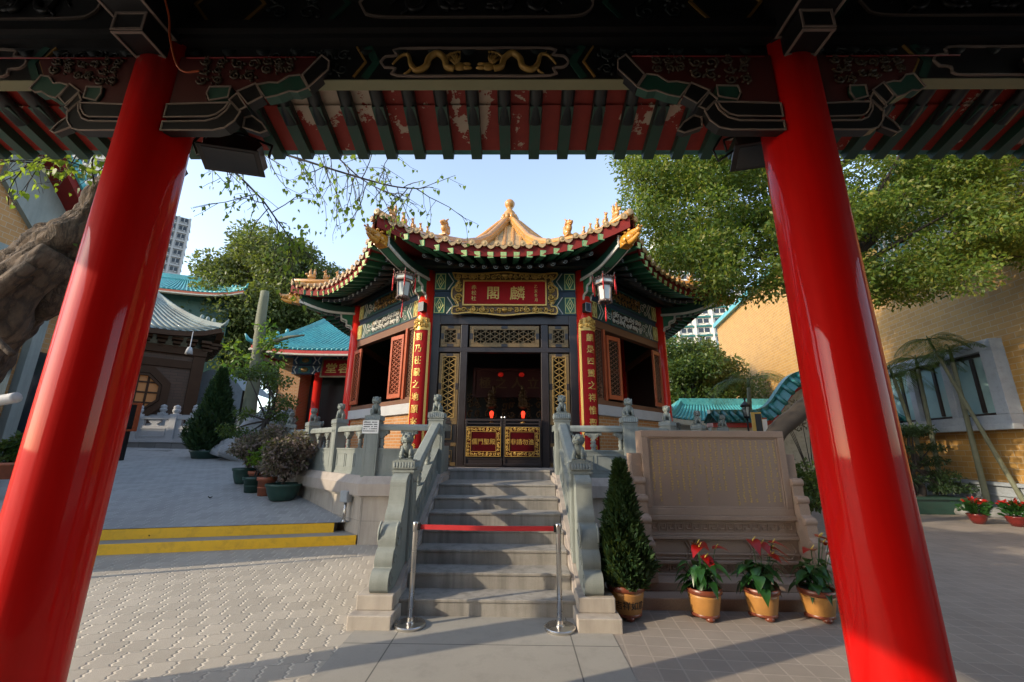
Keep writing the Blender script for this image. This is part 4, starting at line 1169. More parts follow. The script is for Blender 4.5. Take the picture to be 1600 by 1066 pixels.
# palace lanterns hanging under the front corners
for s in (-1, 1):
    ln = thing('palace_lantern', 'hexagonal palace lantern with frosted panes and red tassels hanging under the %s eave corner' % ('left' if s < 0 else 'right'), 'lantern', (AX + s * 2.29, 8.87, 5.02 if s < 0 else 4.95), R(12) * s, 'palace lanterns under the eaves'); ln.scale = (.78, .78, .88)
    g = MB(); hx = lambda r, z: [(r * math.cos(2 * PI * i / 6), r * math.sin(2 * PI * i / 6), z) for i in range(6)]
    for z, r in ((.0, .17), (.4, .21), (.43, .3), (.56, .26)):
        h0 = hx(r, z)
        for i in range(6): g.bar(h0[i], h0[(i + 1) % 6], .03, .035)
    for i in range(6):
        a = 2 * PI * i / 6; c_, s_ = math.cos(a), math.sin(a)
        g.bar((.17 * c_, .17 * s_, 0), (.21 * c_, .21 * s_, .42), .026, .026); g.bar((.3 * c_, .3 * s_, .43), (.26 * c_, .26 * s_, .56), .024, .024)
        g.tube([(.26 * c_, .26 * s_, .57), (.33 * c_, .33 * s_, .6), (.37 * c_, .37 * s_, .68), (.33 * c_, .33 * s_, .7)], [.02, .018, .016, .006], 6)
        m = 2 * PI * (i + .5) / 6
        for q_ in (-.09, 0, .09): g.ball((.24 * math.cos(m) - q_ * math.sin(m), .24 * math.sin(m) + q_ * math.cos(m), .6), (.04, .04, .035), 6, 4)
        for q_ in (-.06, .06): g.ball((.17 * math.cos(m) - q_ * math.sin(m), .17 * math.sin(m) + q_ * math.cos(m), -.03), (.035, .035, .03), 6, 4)
    g.lathe([(.1, .6), (.05, .66), (.03, .7), (.01, .74)], 10); g.tube([(0, 0, .72), (0, 0, 1.05)], .008, 5); g.tube([(.02, 0, .78), (.18, .1, 1.05)], .006, 5)
    g.build('frame', K['lantern_frame'], ln)
    g = MB()
    for i in range(6):
        a, b = 2 * PI * i / 6, 2 * PI * (i + 1) / 6
        g.add([(.165 * math.cos(a), .165 * math.sin(a), .02), (.165 * math.cos(b), .165 * math.sin(b), .02), (.2 * math.cos(b), .2 * math.sin(b), .4), (.2 * math.cos(a), .2 * math.sin(a), .4)], [(0, 1, 2, 3)])
        g.add([(.285 * math.cos(a), .285 * math.sin(a), .45), (.285 * math.cos(b), .285 * math.sin(b), .45), (.255 * math.cos(b), .255 * math.sin(b), .55), (.255 * math.cos(a), .255 * math.sin(a), .55)], [(0, 1, 2, 3)])
    g.build('pane', K['lamp_glass'], ln)
    for i in range(7):
        g = MB()
        if i < 6:
            a = 2 * PI * i / 6; x, y = .36 * math.cos(a), .36 * math.sin(a)
            g.tube([(x, y, .66), (x, y, .46)], .004, 4); g.lathe([(.016, .2), (.02, .32), (.022, .42), (.012, .45), (.018, .47), (.005, .5)], 7, (x, y, 0))
        else: g.tube([(0, 0, 0), (0, 0, -.22)], .005, 4); g.lathe([(.022, -.55), (.026, -.4), (.022, -.28), (.012, -.24), (.022, -.2), (.005, -.17)], 8)
        g.build('tassel', K['tassel'], ln)
# ------------------------------------------------------------------ gateway pavilion the camera stands in
GX = -.29
GW = thing('gateway_pavilion', 'dark timber gateway framing the view, with glossy red columns, carved beams and green rafters', 'gateway', (GX, 2.3, 0))
for x in (-2.105, 2.095, -5.2, 4.7, 7.3):
    if x == -2.105:
        g = MB(); g.lathe([(.3, 0), (.3, .1), (.26, .14), (.255, .2), (.2, .26), (.193, .5), (.193, 2.0), (.19, 3.2), (.184, 4.5)], 40)
        GCOL = g.build('column', K['red_col'], GW, loc=(x, 0, 0))
    else: inst(GCOL, 'column', GW, (x, 0, 0))
X0, X1 = -5.45, 8.3  # right end carried on out of view to shade the plaza
# main lintel, its moulding and the upper beam: y is local, the camera side is -y
g = MB(); g.box(X0, X1, -.1, -.02, 4.04, 4.31, 0); g.box(X0, X1, -.098, -.018, 4.034, 4.04, 1)
for xc in (0, -3.4, 3.4, 6.0):
    s_ = .62 if xc == 0 else .4
    g.poly_line(smooth_curve([(xc - s_, 4.175), (xc - s_ + .03, 4.22), (xc - s_ + .1, 4.23), (xc - s_ + .12, 4.285), (xc, 4.287), (xc + s_ - .12, 4.285), (xc + s_ - .1, 4.23), (xc + s_ - .03, 4.22), (xc + s_, 4.175), (xc + s_ - .03, 4.13), (xc + s_ - .1, 4.12), (xc + s_ - .12, 4.062), (xc, 4.06), (xc - s_ + .12, 4.062), (xc - s_ + .1, 4.12), (xc - s_ + .03, 4.13)], 3), .012, -.112, -.1, 2, True)
    for s in (-1, 1):
        g.poly_line([(xc + s * (s_ + .1), 4.31), (xc + s * (s_ + .03), 4.175), (xc + s * (s_ + .1), 4.045)], .05, -.104, -.1, 3)
        g.poly_line([(xc + s * (s_ + .17), 4.3), (xc + s * (s_ + .1), 4.175), (xc + s * (s_ + .17), 4.05)], .012, -.112, -.1, 4)
        scrolls(g, *sorted((xc + s * (s_ + .2), xc + s * (s_ + .75))), 4.06, 4.29, -.105, .008, 31 + s, .11, True, 5)
lin_o = g.build('lintel', [K['black'], K['green_olive'], K['pinkish'], K['green_dk'], K['gold_dk'], K['black_green']], GW)
def dragon(g, x0, s, zc, y):
    """long-bodied relief beast, head toward s"""
    body = smooth_curve([(0, -.02), (.05, .05), (.1, .055), (.12, -.02), (.16, -.07), (.22, -.04), (.24, .03), (.29, .07), (.34, .03), (.36, -.04), (.41, -.06)], 5)
    n = len(body); P = [(x0 + s * (a - .21), y, zc + b) for a, b in body]
    g.tube(P, [.006 + .016 * min(1, i / n * 2.2) for i in range(n)], 7)
    hx = x0 + s * .235
    g.ball((hx, y, zc - .04), (.045, .016, .032), 9, 6); g.ball((hx + s * .05, y, zc - .05), (.035, .014, .015), 8, 5); g.ball((hx + s * .045, y, zc - .02), (.03, .014, .011), 8, 5)
    r = random.Random(3)
    for i in range(9):
        a = r.uniform(.3, 2.6); g.tube([(hx - s * .02, y, zc - .03), (hx - s * .02 - s * .05 * math.cos(a) * .6, y - .005, zc - .02 + .06 * math.sin(a)), (hx - s * .09 * math.cos(a * .7), y, zc + .085 * math.sin(a))], [.011, .008, .002], 5)
    for t, dx, dz in ((.1, .03, -.06), (.14, -.04, -.05), (.3, .05, -.03), (.33, .07, .05)):
        i = int(t / .41 * (n - 1)); p = Vector(P[i]); k_ = p + Vector((s * dx * .6, 0, dz * .7)); e = p + Vector((s * dx * 1.3, 0, dz * 1.1))
        g.tube([p, k_, e], [.012, .009, .006], 6)
        for q_ in (-.4, .2, .8): g.tube([e, e + Vector((s * .02 * math.cos(q_), 0, -.02 * math.sin(q_) - .004))], [.005, .001], 4)
    for i in range(4, n - 4, 3): p = Vector(P[i]); g.tube([p, p + Vector((-s * .012, 0, .032))], [.008, .001], 4)
for s in (-1, 1):
    g = MB(); dragon(g, -s * .33, s, 4.175, -.105); g.build('dragon_relief', K['gold_lat'], lin_o)
g = MB(); g.box(X0, X1, -.16, 0, 4.312, 4.35); g.box(X0, X1, -.2, .0, 4.35, 4.42); g.box(X0, X1, -.14, 0, 4.42, 4.46)
g.build('moulding', K['black'], GW)
g = MB(); g.box(X0, X1, -.12, .02, 4.462, 4.86, 0)
for xc in (0, -3.4, 3.4):
    g.poly_line(smooth_curve([(xc - .8, 4.66), (xc - .75, 4.75), (xc - .6, 4.78), (xc, 4.79), (xc + .6, 4.78), (xc + .75, 4.75), (xc + .8, 4.66), (xc + .75, 4.56), (xc + .6, 4.53), (xc, 4.525), (xc - .6, 4.53), (xc - .75, 4.56)], 3), .014, -.135, -.12, 1, True)
    for s in (-1, 1):
        g.poly_line([(xc + s * 1.02, 4.85), (xc + s * .88, 4.66), (xc + s * 1.02, 4.47)], .03, -.128, -.12, 2)
        g.poly_line([(xc + s * 1.6, 4.85), (xc + s * 1.46, 4.66), (xc + s * 1.6, 4.47)], .02, -.128, -.12, 3)
        scrolls(g, *sorted((xc + s * 1.05, xc + s * 1.45)), 4.49, 4.83, -.125, .01, 77 + s, .16, True, 4)
    for s in (-1, 1): dragon(g, xc - s * .38, s, 4.66, -.13)
g.build('upper_beam', [K['black'], K['pinkish'], K['green_dk'], K['gold_dk'], K['black_green']], GW)
for xc in (-2.105, 2.095, 4.7, -5.2):
    g = MB(); g.box(xc - .14, xc + .14, -5.2, -.12, 4.3, 4.75, 0)
    g.box(xc - .1, xc + .1, -.34, -.1, 4.16, 4.3, 0)
    for z, w_ in ((4.152, .1), (4.295, .14)):
        y0 = -.34 if z < 4.2 else -4
        y1 = -.16
        for a, b, c, d in ((xc - w_, xc - w_ + .016, y0, y1), (xc + w_ - .016, xc + w_, y0, y1), (xc - w_ + .016, xc + w_ - .016, y0, y0 + .016), (xc - w_ + .016, xc + w_ - .016, y1 - .016, y1)): g.box(a, b, c, d, z - .003, z + .004, 1)
    g.frame(xc - .1, xc + .1, 4.16, 4.3, .014, -.346, -.34, 1)
    for i in range(3): g.M = Matrix.Translation((xc, -.7 - .5 * i, 4.292)) @ Matrix.Rotation(PI / 2, 4, 'X'); scrolls(g, -.11, .11, -.2, .2, .004, .012, 90 + i, .12, True, 2)
    g.M = Matrix.Identity(4)
    g.build('tie_beam', [K['black'], K['pinkish'], K['gold_dk']], GW)
# carved brackets in the angle of column and lintel
BR = dict(A=[(.962, .077), (1.074, .241), (1.131, .194), (1.133, .121), (1.019, -.022)],
          B=[(.668, -.003), (.75, .016), (.81, .012), (.876, .068), (.948, .077), (1.013, -.03), (.95, -.062), (.893, -.056), (.82, -.09), (.742, -.109)],
          C=[(.546, -.056), (.659, .006), (.719, -.1), (.636, -.16)],
          D=[(.505, -.126), (.549, -.073), (.628, -.183), (.58, -.212)],
          E=[(.1, -.363), (.44, -.363), (.513, -.345), (.57, -.29), (.596, -.22), (.525, -.143), (.501, -.212), (.45, -.268), (.38, -.292), (.1, -.296)],
          F=[(.346, -.073), (.357, -.02), (.495, -.017), (.493, -.105), (.373, -.13)],
          G=[(.1, -.262), (.39, -.258), (.44, -.24), (.484, -.195), (.505, -.148), (.361, -.15), (.1, -.16)],
          H=[(.6, -.23), (.647, -.215), (.72, -.27), (.763, -.331), (.72, -.35), (.603, -.305)],
          R=[(.1, .245), (1.06, .245), (.95, .09), (.87, .075), (.8, .02), (.66, .015), (.54, -.05), (.5, -.012), (.35, -.012), (.33, -.08), (.36, -.14), (.1, -.15)])
def bracket(xc, s, full=True):
    g = MB(); f_ = 1 if full else .74
    for k_, P in BR.items():
        if k_ == 'A' and not full: continue
        Q = [(xc + s * (.969 * a + .06) * f_, 3.968 + .969 * b) for a, b in P]
        d = {'R': (-.12, -.05), 'H': (-.09, -.05)}.get(k_, (-.13, -.07))
        g.prism(Q, d[0], d[1], 'XZ', {'R': 2, 'E': 3, 'G': 3, 'B': 4, 'F': 4, 'H': 3}.get(k_, 3))
        if k_ != 'R': g.poly_line(Q, .009, d[0] - .006, d[0], 1, True)
    for a, b, c, d in ((.24, .44, -.0, .23), (.46, .66, .03, .22), (.68, .9, .09, .23)):
        scrolls(g, *sorted((xc + s * (.97 * a + .06) * f_, xc + s * (.97 * b + .06) * f_)), 3.968 + c, 3.968 + d, -.128, .009, int(a * 100) + 5, .085, True, 5)
    g.tube([(xc + s * .2, -.125, 4.19), (xc + s * 1.06, -.125, 4.195)], .006, 4, 6)
    g.build('bracket', [K['black_green'], K['pinkish'], K['red_carved'], K['black'], K['green_dk'], K['carve_mix'], K['red_dk']], GW)
bracket(-2.105, 1); bracket(-2.105, -1, False); bracket(2.095, -1); bracket(2.095, 1, False); bracket(4.7, -1); bracket(-5.2, 1)
# rafters and the red boards above them
q = NT('peeling_red_boards'); p = q.pos()
n1 = q.noise(p, 2.2, 6, .72, .3); n2 = q.noise(p, 11, 4, .7)
cc = q.mix(n2, (.2, .014, .008, 1), (.36, .03, .018, 1))
pe = q.math('ADD', n1, q.math('MULTIPLY', n2, .25))
sx = q.n.new('ShaderNodeSeparateXYZ'); q.con(p, sx.inputs[0])
pe = q.math('SUBTRACT', pe, q.math('MULTIPLY', sx.outputs[1], .22))
cc = q.mix(q.ramp(pe, [(.61, (0, 0, 0)), (.625, (1, 1, 1))]), cc, (.52, .42, .33, 1)); q.bump(pe, .3, .004); M_peel = q.done(cc, .6)
g = MB(); g.add([(X0, -.1, 4.345), (X1, -.1, 4.345), (X1, .33, 4.155), (X0, .33, 4.155)], [(0, 1, 2, 3)]); g.add([(X0, .25, 4.172), (X1, .25, 4.172), (X1, .585, 4.052), (X0, .585, 4.052)], [(0, 1, 2, 3)])
g.build('soffit_boards', M_peel, GW)
SP = .2305; RR = RS = None
i0 = int((X0 + .1) / SP); i1 = int((X1 - .1) / SP)
for i in range(i0, i1 + 1):
    x = SP * i + .19
    if RR is None:
        g = MB(); g.tube([(0, -.1, 4.29), (0, .33, 4.083)], .049, 12); RR = g.build('round_rafter', K['black_green'], GW); RR.location.x = x
        g = MB(); g.bar((0, .2, 4.135), (0, .61, 4.012), .085, .075, m=0); RS = g.build('square_rafter', K['green_dk'], GW); RS.location.x = x
    else: inst(RR, 'round_rafter', GW, (x, 0, 0)); inst(RS, 'square_rafter', GW, (x, 0, 0))
# roof: dark ceiling boards, tiled slopes above
g = MB(); g.box(X0, X1, -5.4, -.1, 5.0, 5.06, 0); 
for y in (-1.0, -2.2, -3.4, -4.6): g.box(X0, X1, y - .1, y + .1, 4.76, 5.0, 0)
g.box(X0 + .02, X1 - .02, -.1, .0, 4.34, 5.03, 0)
g.build('ceiling', K['black_green'], GW)
g = MB(); g.box(X0, X0 + .08, -5.3, .1, 4.16, 5.06); g.build('sun_blocking_board', K['black_green'], GW)  # unseen board added to block sun under the roof end
g = MB(); g.box(X0, X1, -5.45, -5.3, -.02, 5.0); g.build('unseen_rear_wall', K['dark_wood'], GW)  # unseen wall added behind the camera to darken the gateway
g = MB(); g.prism([(.66, 4.07), (.66, 4.17), (.12, 4.5), (.06, 5.15), (-1.2, 5.7), (-2.6, 6.5), (-4.0, 5.7), (-5.3, 5.15), (-5.9, 4.6), (-5.9, 4.5), (-5.4, 5.07), (.02, 5.07), (.04, 4.36)], X0, X1, 'YZ', 0)
for i in range(int((X1 - X0) / .24)):
    x = X0 + .12 + .24 * i; g.tube([(x, .68, 4.19), (x, .1, 4.55), (x, .02, 5.17), (x, -1.2, 5.72), (x, -2.6, 6.52)], .06, 8, 0)
g.build('roof', K['tile_gt'], GW)

for s, px, pz in ((-1, -2.12, 3.85), (1, 1.80, 3.90)):
    fl = thing('floodlight', 'black floodlight with square glass hung under the eaves, %s' % ('beside the left red column' if s < 0 else 'half hidden behind the right red column'), 'floodlight', (px, 2.66, pz), R(-14) * s, 'floodlights under the eaves'); fl.scale = (.85, .9, .85)
    g = MB(Matrix.Rotation(R(-24), 4, 'X')); g.prism([(-.2, -.13), (.2, -.13), (.23, .0), (.15, .1), (-.1, .12), (-.2, .03)], -.1, .1, 'XZ', 0)
    for i in range(5): g.box(-.16 + .07 * i, -.14 + .07 * i, -.085, .085, .08, .15, 0)
    g.box(-.24, .24, -.12, .12, -.145, -.128, 0); g.build('housing', K['black'], fl, .006)
    g = MB(Matrix.Rotation(R(-24), 4, 'X')); g.box(-.2, .2, -.095, .095, -.15, -.145); g.build('glass', K['glass_dk'], fl)
    g = MB(); g.tube([(-.26, 0, 0), (-.27, 0, .12), (0, .0, .2), (.27, 0, .12), (.26, 0, 0)], .012, 6); g.tube([(-.2, 0, .0), (-.32, .05, -.05), (-.36, .02, .05), (-.25, 0, .22)], .011, 6); g.build('yoke', K['black'], fl)
cb = thing('cable', 'thin orange cable looping down beside the left red column head', 'cable', (-2.2, 2.0, 4.2))
g = MB(); g.tube(smooth_curve([(.06, -.1, .5), (.0, -.1, .3), (-.0, .0, .12), (.02, .02, -.02), (.08, .04, -.2), (.14, .05, -.26), (.22, .06, -.24)], 5), .006, 6); g.build('cord', K['orange_wood'], cb)
# ------------------------------------------------------------------ leaves and trees
def leaf_object(name, C, D, size, mat, parent, aspect=.5, seed=0, jitter=.35, shape='oval', droop=None, updir=.0, kind=None):
    """C: n centres; D: n leaf directions (stem to tip). One small folded polygon per leaf."""
    r = np.random.default_rng(seed); C = np.asarray(C, float); D = np.asarray(D, float); n = len(C)
    D = D / (np.linalg.norm(D, axis=1, keepdims=True) + 1e-9)
    up = r.normal(size=(n, 3)); up[:, 2] += updir
    W = np.cross(D, up); W /= np.linalg.norm(W, axis=1, keepdims=True) + 1e-9
    N = np.cross(W, D)
    s = size * (1 + jitter * r.uniform(-1, 1, n))[:, None]
    if shape == 'heart':
        T = [(-.05, 0, 0), (-.12, .3, .04), (.12, .5, .06), (.5, .36, .03), (.78, .1, 0), (1.1, 0, -.05), (.78, -.1, 0), (.5, -.36, .03), (.12, -.5, .06), (-.12, -.3, .04)]
    elif shape == 'blade':
        T = [(0, .08, 0), (.45, .5, .05), (1, 0, -.08), (.45, -.5, .05)]
    else:
        T = [(0, 0, 0), (.5, .5, .08), (1, 0, -.03), (.5, -.5, .08)]
    k = len(T)
    V = np.empty((n, k, 3))
    for i, (a, b, c) in enumerate(T): V[:, i] = C + D * s * a + W * s * b * aspect * (.8 if shape == 'heart' else 1) + N * s * c
    me = bpy.data.meshes.new(name); me.vertices.add(n * k); me.vertices.foreach_set('co', V.ravel())
    me.loops.add(n * k); me.loops.foreach_set('vertex_index', np.arange(n * k, dtype=np.int32))
    me.polygons.add(n); me.polygons.foreach_set('loop_start', np.arange(0, n * k, k, dtype=np.int32))
    me.update(calc_edges=True); me.validate(); me.materials.append(mat)
    return link(name, me, parent, kind=kind)

def clump_leaves(clumps, n, seed, flat=.7, out=.6):
    """n leaves spread through clumps [(centre, radius)], denser near each clump's skin"""
    r = np.random.default_rng(seed)
    c = np.array([q_[0] for q_ in clumps]); rad = np.array([q_[1] for q_ in clumps])
    w = rad ** 2; idx = r.choice(len(clumps), n, p=w / w.sum())
    v = r.normal(size=(n, 3)); v /= np.linalg.norm(v, axis=1, keepdims=True)
    q_ = r.uniform(0, 1, n) ** .45
    off = v * (q_ * rad[idx])[:, None]; off[:, 2] *= flat
    D = v * out + r.normal(size=(n, 3)) * .6; D[:, 2] -= .25
    return c[idx] + off, D

def crown_clumps(c, rad, n, cr, seed, hollow=.55, zmin=-1):
    r = random.Random(seed); out = []
    while len(out) < n:
        v = Vector((r.gauss(0, 1), r.gauss(0, 1), r.gauss(0, 1))).normalized(); k = hollow + (1 - hollow) * r.random()
        p = Vector((v.x * rad[0] * k, v.y * rad[1] * k, v.z * rad[2] * k))
        if p.z / rad[2] < zmin: continue
        out.append((tuple(Vector(c) + p), cr * r.uniform(.65, 1.25)))
    return out

def trunk_mesh(path, radii, n=14, rough=.12, seed=1, flutes=0, fine=0):
    g = MB(); P = smooth_curve(path, 22 if fine else 6); m = len(P); rs = [interp([(i / (len(radii) - 1), v) for i, v in enumerate(radii)], j / (m - 1)) for j in range(m)]
    g.tube(P, rs, n)
    for i, v in enumerate(g.v):
        p = Vector(v); j = min(m - 1, i // n); c = Vector(P[j]); a = (i % n) / n * 2 * PI
        k = 1 + rough * mnoise.noise(p * (1.5 if fine else 2.3) + Vector((seed, 0, 0))) * 2 + flutes * math.sin(a * 5 + j * (.035 if fine else .12))
        if fine:
            w_ = Vector((a * 2.2, j * .045, seed)); k += fine * (1 - abs(mnoise.noise(w_ * 1.6)) * 2.4) * .5 + fine * .5 * abs(mnoise.noise(w_ * 4.5)) - fine * .4 * abs(mnoise.noise(p * 7))
        g.v[i] = tuple(c + (p - c) * k)
    return g

def limbs(g, start, clumps, r0, seed, n=10, sag=.15):
    r = random.Random(seed)
    for c, rad in r.sample(clumps, min(n, len(clumps))):
        a = Vector(start); b = Vector(c); m = (a + b) / 2 + Vector((r.uniform(-.3, .3), r.uniform(-.3, .3), .1)) * (b - a).length * sag * 2
        P = smooth_curve([a, m, b], 5); g.tube(P, [lerp(r0, r0 * .18, i / (len(P) - 1)) for i in range(len(P))], 6)

def tree(name, label, cat, base, trunk, radii, clumps, n, size, leaf, seed, bark='bark_dk', group=None, nl=12, aspect=.5, flat=.75, lr=None, shape='oval'):
    t = thing(name, label, cat, base, 0, group); b = Vector(base)
    L = lambda p: tuple(Vector(p) - b)
    tr = [L(p) for p in trunk]; cl = [(L(c), r_) for c, r_ in clumps]
    trunk_mesh(tr, radii, 10, .1, seed).build('trunk', K[bark], t)
    g = MB(); limbs(g, tr[-1], cl, lr or radii[-1] * .8, seed, nl); g.build('branches', K[bark], t)
    C, D = clump_leaves(cl, n, seed, flat)
    leaf_object('crown', C, D, size, K[leaf], t, aspect, seed, shape=shape)
    return t

# two big evergreens beyond the left court
cl = crown_clumps((-21.5, 32, 13.2), (5.2, 4, 5.4), 75, 1.85, 11, .55, -.8) + crown_clumps((-24.5, 31, 9.5), (3, 3, 3.5), 20, 1.3, 13) + crown_clumps((-19, 31, 8.5), (3.5, 3, 3), 22, 1.3, 14)
tree('evergreen_tree', 'largest evergreen, its dense rounded olive crown against the sky behind the left court', 'tree', (-21.5, 32, 1.5), [(-21.5, 32, 1.5), (-21.3, 32, 5), (-21.6, 32, 9)], [.6, .5, .4], cl, 95000, .3, 'leaf_dark', 21)
cl = crown_clumps((-15.6, 34, 12.3), (3.4, 3, 4.9), 40, 1.35, 12, .55, -.9) + crown_clumps((-16.5, 33, 7.5), (2.6, 2.6, 2.8), 14, 1.2, 15) + crown_clumps((-15.5, 31, 4), (3, 2, 2.2), 16, 1.2, 19)
tree('evergreen_tree', 'smaller evergreen tree half hidden behind the left roof corner of the pavilion', 'tree', (-15.8, 34, 1.6), [(-15.8, 34, 1.6), (-15.6, 34, 5), (-15.6, 34, 9)], [.45, .4, .3], cl, 42000, .29, 'leaf_dark', 22)
cl = crown_clumps((-27.5, 33, 9.2), (2.6, 2.5, 3.2), 16, 1.2, 16)
tree('evergreen_tree', 'low pale green tree top beside the far tower block', 'tree', (-27.5, 33, 1.5), [(-27.5, 33, 1.5), (-27.5, 33, 7)], [.3, .25], cl, 11000, .26, 'leaf_bush', 23)
# shrubs behind the pavilion on the right
cl = crown_clumps((10.2, 25, 5.2), (2.6, 2.2, 3.6), 32, 1.1, 17, .5, -.9)
tree('broadleaf_tree', 'sunlit broadleaf tree right of the pavilion, above the low teal roofs', 'tree', (10.2, 25, 0), [(10.2, 25, 0), (10.3, 25, 2.5), (10.2, 25, 4.5)], [.3, .26, .2], cl, 22000, .2, 'leaf_bush', 24)
cl = crown_clumps((12.9, 27, 5.6), (2.3, 2.2, 4.2), 30, 1.1, 18, .5, -.9)
tree('broadleaf_tree', 'darker broadleaf tree against the corner of the sunlit ochre wall', 'tree', (12.9, 27, 0), [(12.9, 27, 0), (12.8, 27, 2.5), (12.9, 27, 4.5)], [.3, .26, .2], cl, 22000, .2, 'leaf_dark', 25)
# feathery tree over the right court
r_ = random.Random(31); cl = []      # crown widest over the court, kept clear of the building wall
BOT = [(.29, .66), (.32, .5), (.36, .37), (.5, .335), (.8, .31), (1.05, .34), (1.35, .42)]; TOP = [(.29, .72), (.34, .84), (.45, .95), (1.35, .95)]
for i in range(250):
    k = .31 + 1.04 * r_.random() ** .9; Y = r_.uniform(8.2, 11.8)
    if k * Y > 12.3: Y = r_.uniform(7.6, 12.3 / k)
    sl = r_.uniform(interp(BOT, k) + .05, interp(TOP, k)); rad = r_.uniform(.5, .9) * Y / 11
    cl.append(((k * Y, Y, 1.7 + sl * Y), rad))
RT = tree('shade_tree', 'wide feathery green tree leaning over the right court behind the stele', 'tree', (5.7, 9.7, 0), [(5.7, 9.7, 0), (5.62, 9.7, 1.2), (5.85, 9.7, 2.05), (6.5, 9.75, 2.55), (7.4, 10, 3.3), (8.0, 10.2, 4.6), (8.3, 10.2, 6)], [.24, .2, .19, .2, .18, .16, .12], cl, 160000, .1, 'leaf_right', 26, nl=30, aspect=.45, flat=.6, lr=.06)

# bodhi tree on the left: leaning trunk, twigs hanging in front of the eaves
BO = thing('bodhi_tree', 'old bodhi tree with gnarled leaning trunk on the left, heart-leaved twigs hanging across the sky', 'tree', (-9.6, 6.1, 0))
b0 = Vector((-9.6, 6.1, 0)); far = lambda p: Vector((p[0] * 1.4, p[1] * 1.4, 1.7 + (p[2] - 1.7) * 1.4)); L0 = lambda *p: tuple(far(p) - b0)
g = trunk_mesh([L0(-6.75, 4.3, .4), L0(-6.7, 4.3, 1.2), L0(-6.4, 4.3, 2.3), L0(-5.8, 4.3, 3.2), L0(-5.35, 4.3, 3.6), L0(-4.95, 4.3, 4.0), L0(-4.65, 4.3, 4.45), L0(-4.5, 4.3, 5.1), L0(-4.45, 4.35, 6.2)], [.8, .68, .62, .55, .48, .44, .38, .3, .2], 84, .22, 3, .1, .2)
for pts, rr in (([(-5.0, 4.1, 3.75), (-5.5, 4.05, 2.95), (-6.0, 4.05, 2.1), (-6.45, 4.05, 1.0), (-6.6, 4.0, .4)], (.22, .4, .44, .42, .5)), ([(-5.6, 3.9, 3.3), (-6.1, 3.95, 2.6), (-6.5, 4.0, 1.6)], (.17, .3, .28)), ([(-5.3, 3.95, 3.3), (-5.75, 3.9, 2.5), (-6.1, 3.9, 1.5), (-6.2, 3.9, .4)], (.14, .18, .2, .22))):
    h = trunk_mesh([L0(*p) for p in pts], rr, 56, .25, 6, .12, .22); g.add(h.v, h.f, True)
for pts, rr in (([L0(-6.2, 3.9, 2.0), L0(-5.6, 3.85, 2.75), L0(-5.0, 3.9, 3.5)], .13), ([L0(-6.0, 3.75, 1.5), L0(-5.75, 3.8, 2.5), L0(-5.2, 3.9, 3.2)], .09), ([L0(-6.5, 3.85, .8), L0(-6.05, 3.8, 2.2), L0(-5.8, 3.9, 2.9), L0(-5.3, 4.0, 3.0)], .08), ([L0(-5.6, 3.9, 2.6), L0(-5.2, 3.85, 2.75), L0(-4.9, 3.9, 2.55)], .06)):
    P = smooth_curve(pts, 6); g.tube(P, [rr * (1.1 - .5 * i / len(P)) * (1 + .25 * mnoise.noise(Vector((i * .6, rr * 50, 0)))) for i in range(len(P))], 9)
g.build('trunk', K['bodhi_bark'], BO)
g = MB(); g.tube(smooth_curve([L0(-6.3, 3.8, 2.1), L0(-5.5, 3.85, 2.12), L0(-5.0, 3.9, 2.1), L0(-4.75, 3.92, 2.14)], 5), .07, 10); g.tube(smooth_curve([L0(-5.02, 3.9, 2.08), L0(-5.08, 3.9, 1.2), L0(-5.3, 3.9, .45)], 5), [.035, .035, .04, .04, .045, .05, .05, .05, .06, .06, .06], 8)
g.build('root', K['rail_stone'], BO)
r_ = random.Random(41); tw = []; LC = []; LD = []
def twig(p, d, L, r0, lv, hang=.5):
    pts = [Vector(p)]; d = Vector(d).normalized(); n = max(3, int(L / .09))
    for i in range(n):
        d = (d + Vector((r_.gauss(0, .12), r_.gauss(0, .12), r_.gauss(0, .1) - hang * .06))).normalized(); pts.append(pts[-1] + d * L / n)
    tw.append((pts, r0))
    if lv > 0:
        for i in range(1, n):
            if r_.random() < .62: twig(pts[i], d + Vector((r_.gauss(0, .8), r_.gauss(0, .5), r_.gauss(-.35, .5))), L * r_.uniform(.28, .6), r0 * .45, lv - 1, hang * 1.5)
    if lv <= 1:
        for i in range(2, n + 1):
            if r_.random() < (.95 if lv == 0 else .5):
                LC.append(pts[i] + Vector((r_.gauss(0, .015), r_.gauss(0, .015), -.02))); LD.append(Vector((r_.gauss(0, .35), r_.gauss(0, .35), -1)))
main = [([(-4.45, 4.35, 5.35), (-3.9, 4.5, 5.5), (-3.15, 4.6, 5.42), (-2.2, 4.6, 5.1), (-1.6, 4.6, 4.92), (-1.25, 4.6, 4.88)], .028), ([(-4.45, 4.35, 5.3), (-3.85, 4.55, 5.25), (-3.3, 4.6, 4.8), (-2.98, 4.6, 4.42), (-2.72, 4.6, 4.1)], .024), ([(-3.15, 4.6, 5.38), (-2.5, 4.5, 5.4), (-1.95, 4.5, 4.95), (-1.55, 4.5, 4.72)], .018),
        ([(-4.45, 4.3, 5.0), (-4.6, 3.9, 4.9), (-5.0, 3.8, 4.75), (-5.3, 3.8, 4.6)], .02), ([(-4.9, 4.35, 4.3), (-4.7, 3.9, 4.75), (-4.3, 3.8, 4.85)], .016)]
for pts, rr in main:
    P = smooth_curve(pts, 6); tw.append((P, rr))
    for i in range(3, len(P)):
        if r_.random() < .92: twig(P[i], Vector(P[i]) - Vector(P[i - 1]) + Vector((r_.gauss(0, .1), r_.gauss(0, .1), r_.gauss(-.06, .12))), r_.uniform(.3, .8), .008, 1)
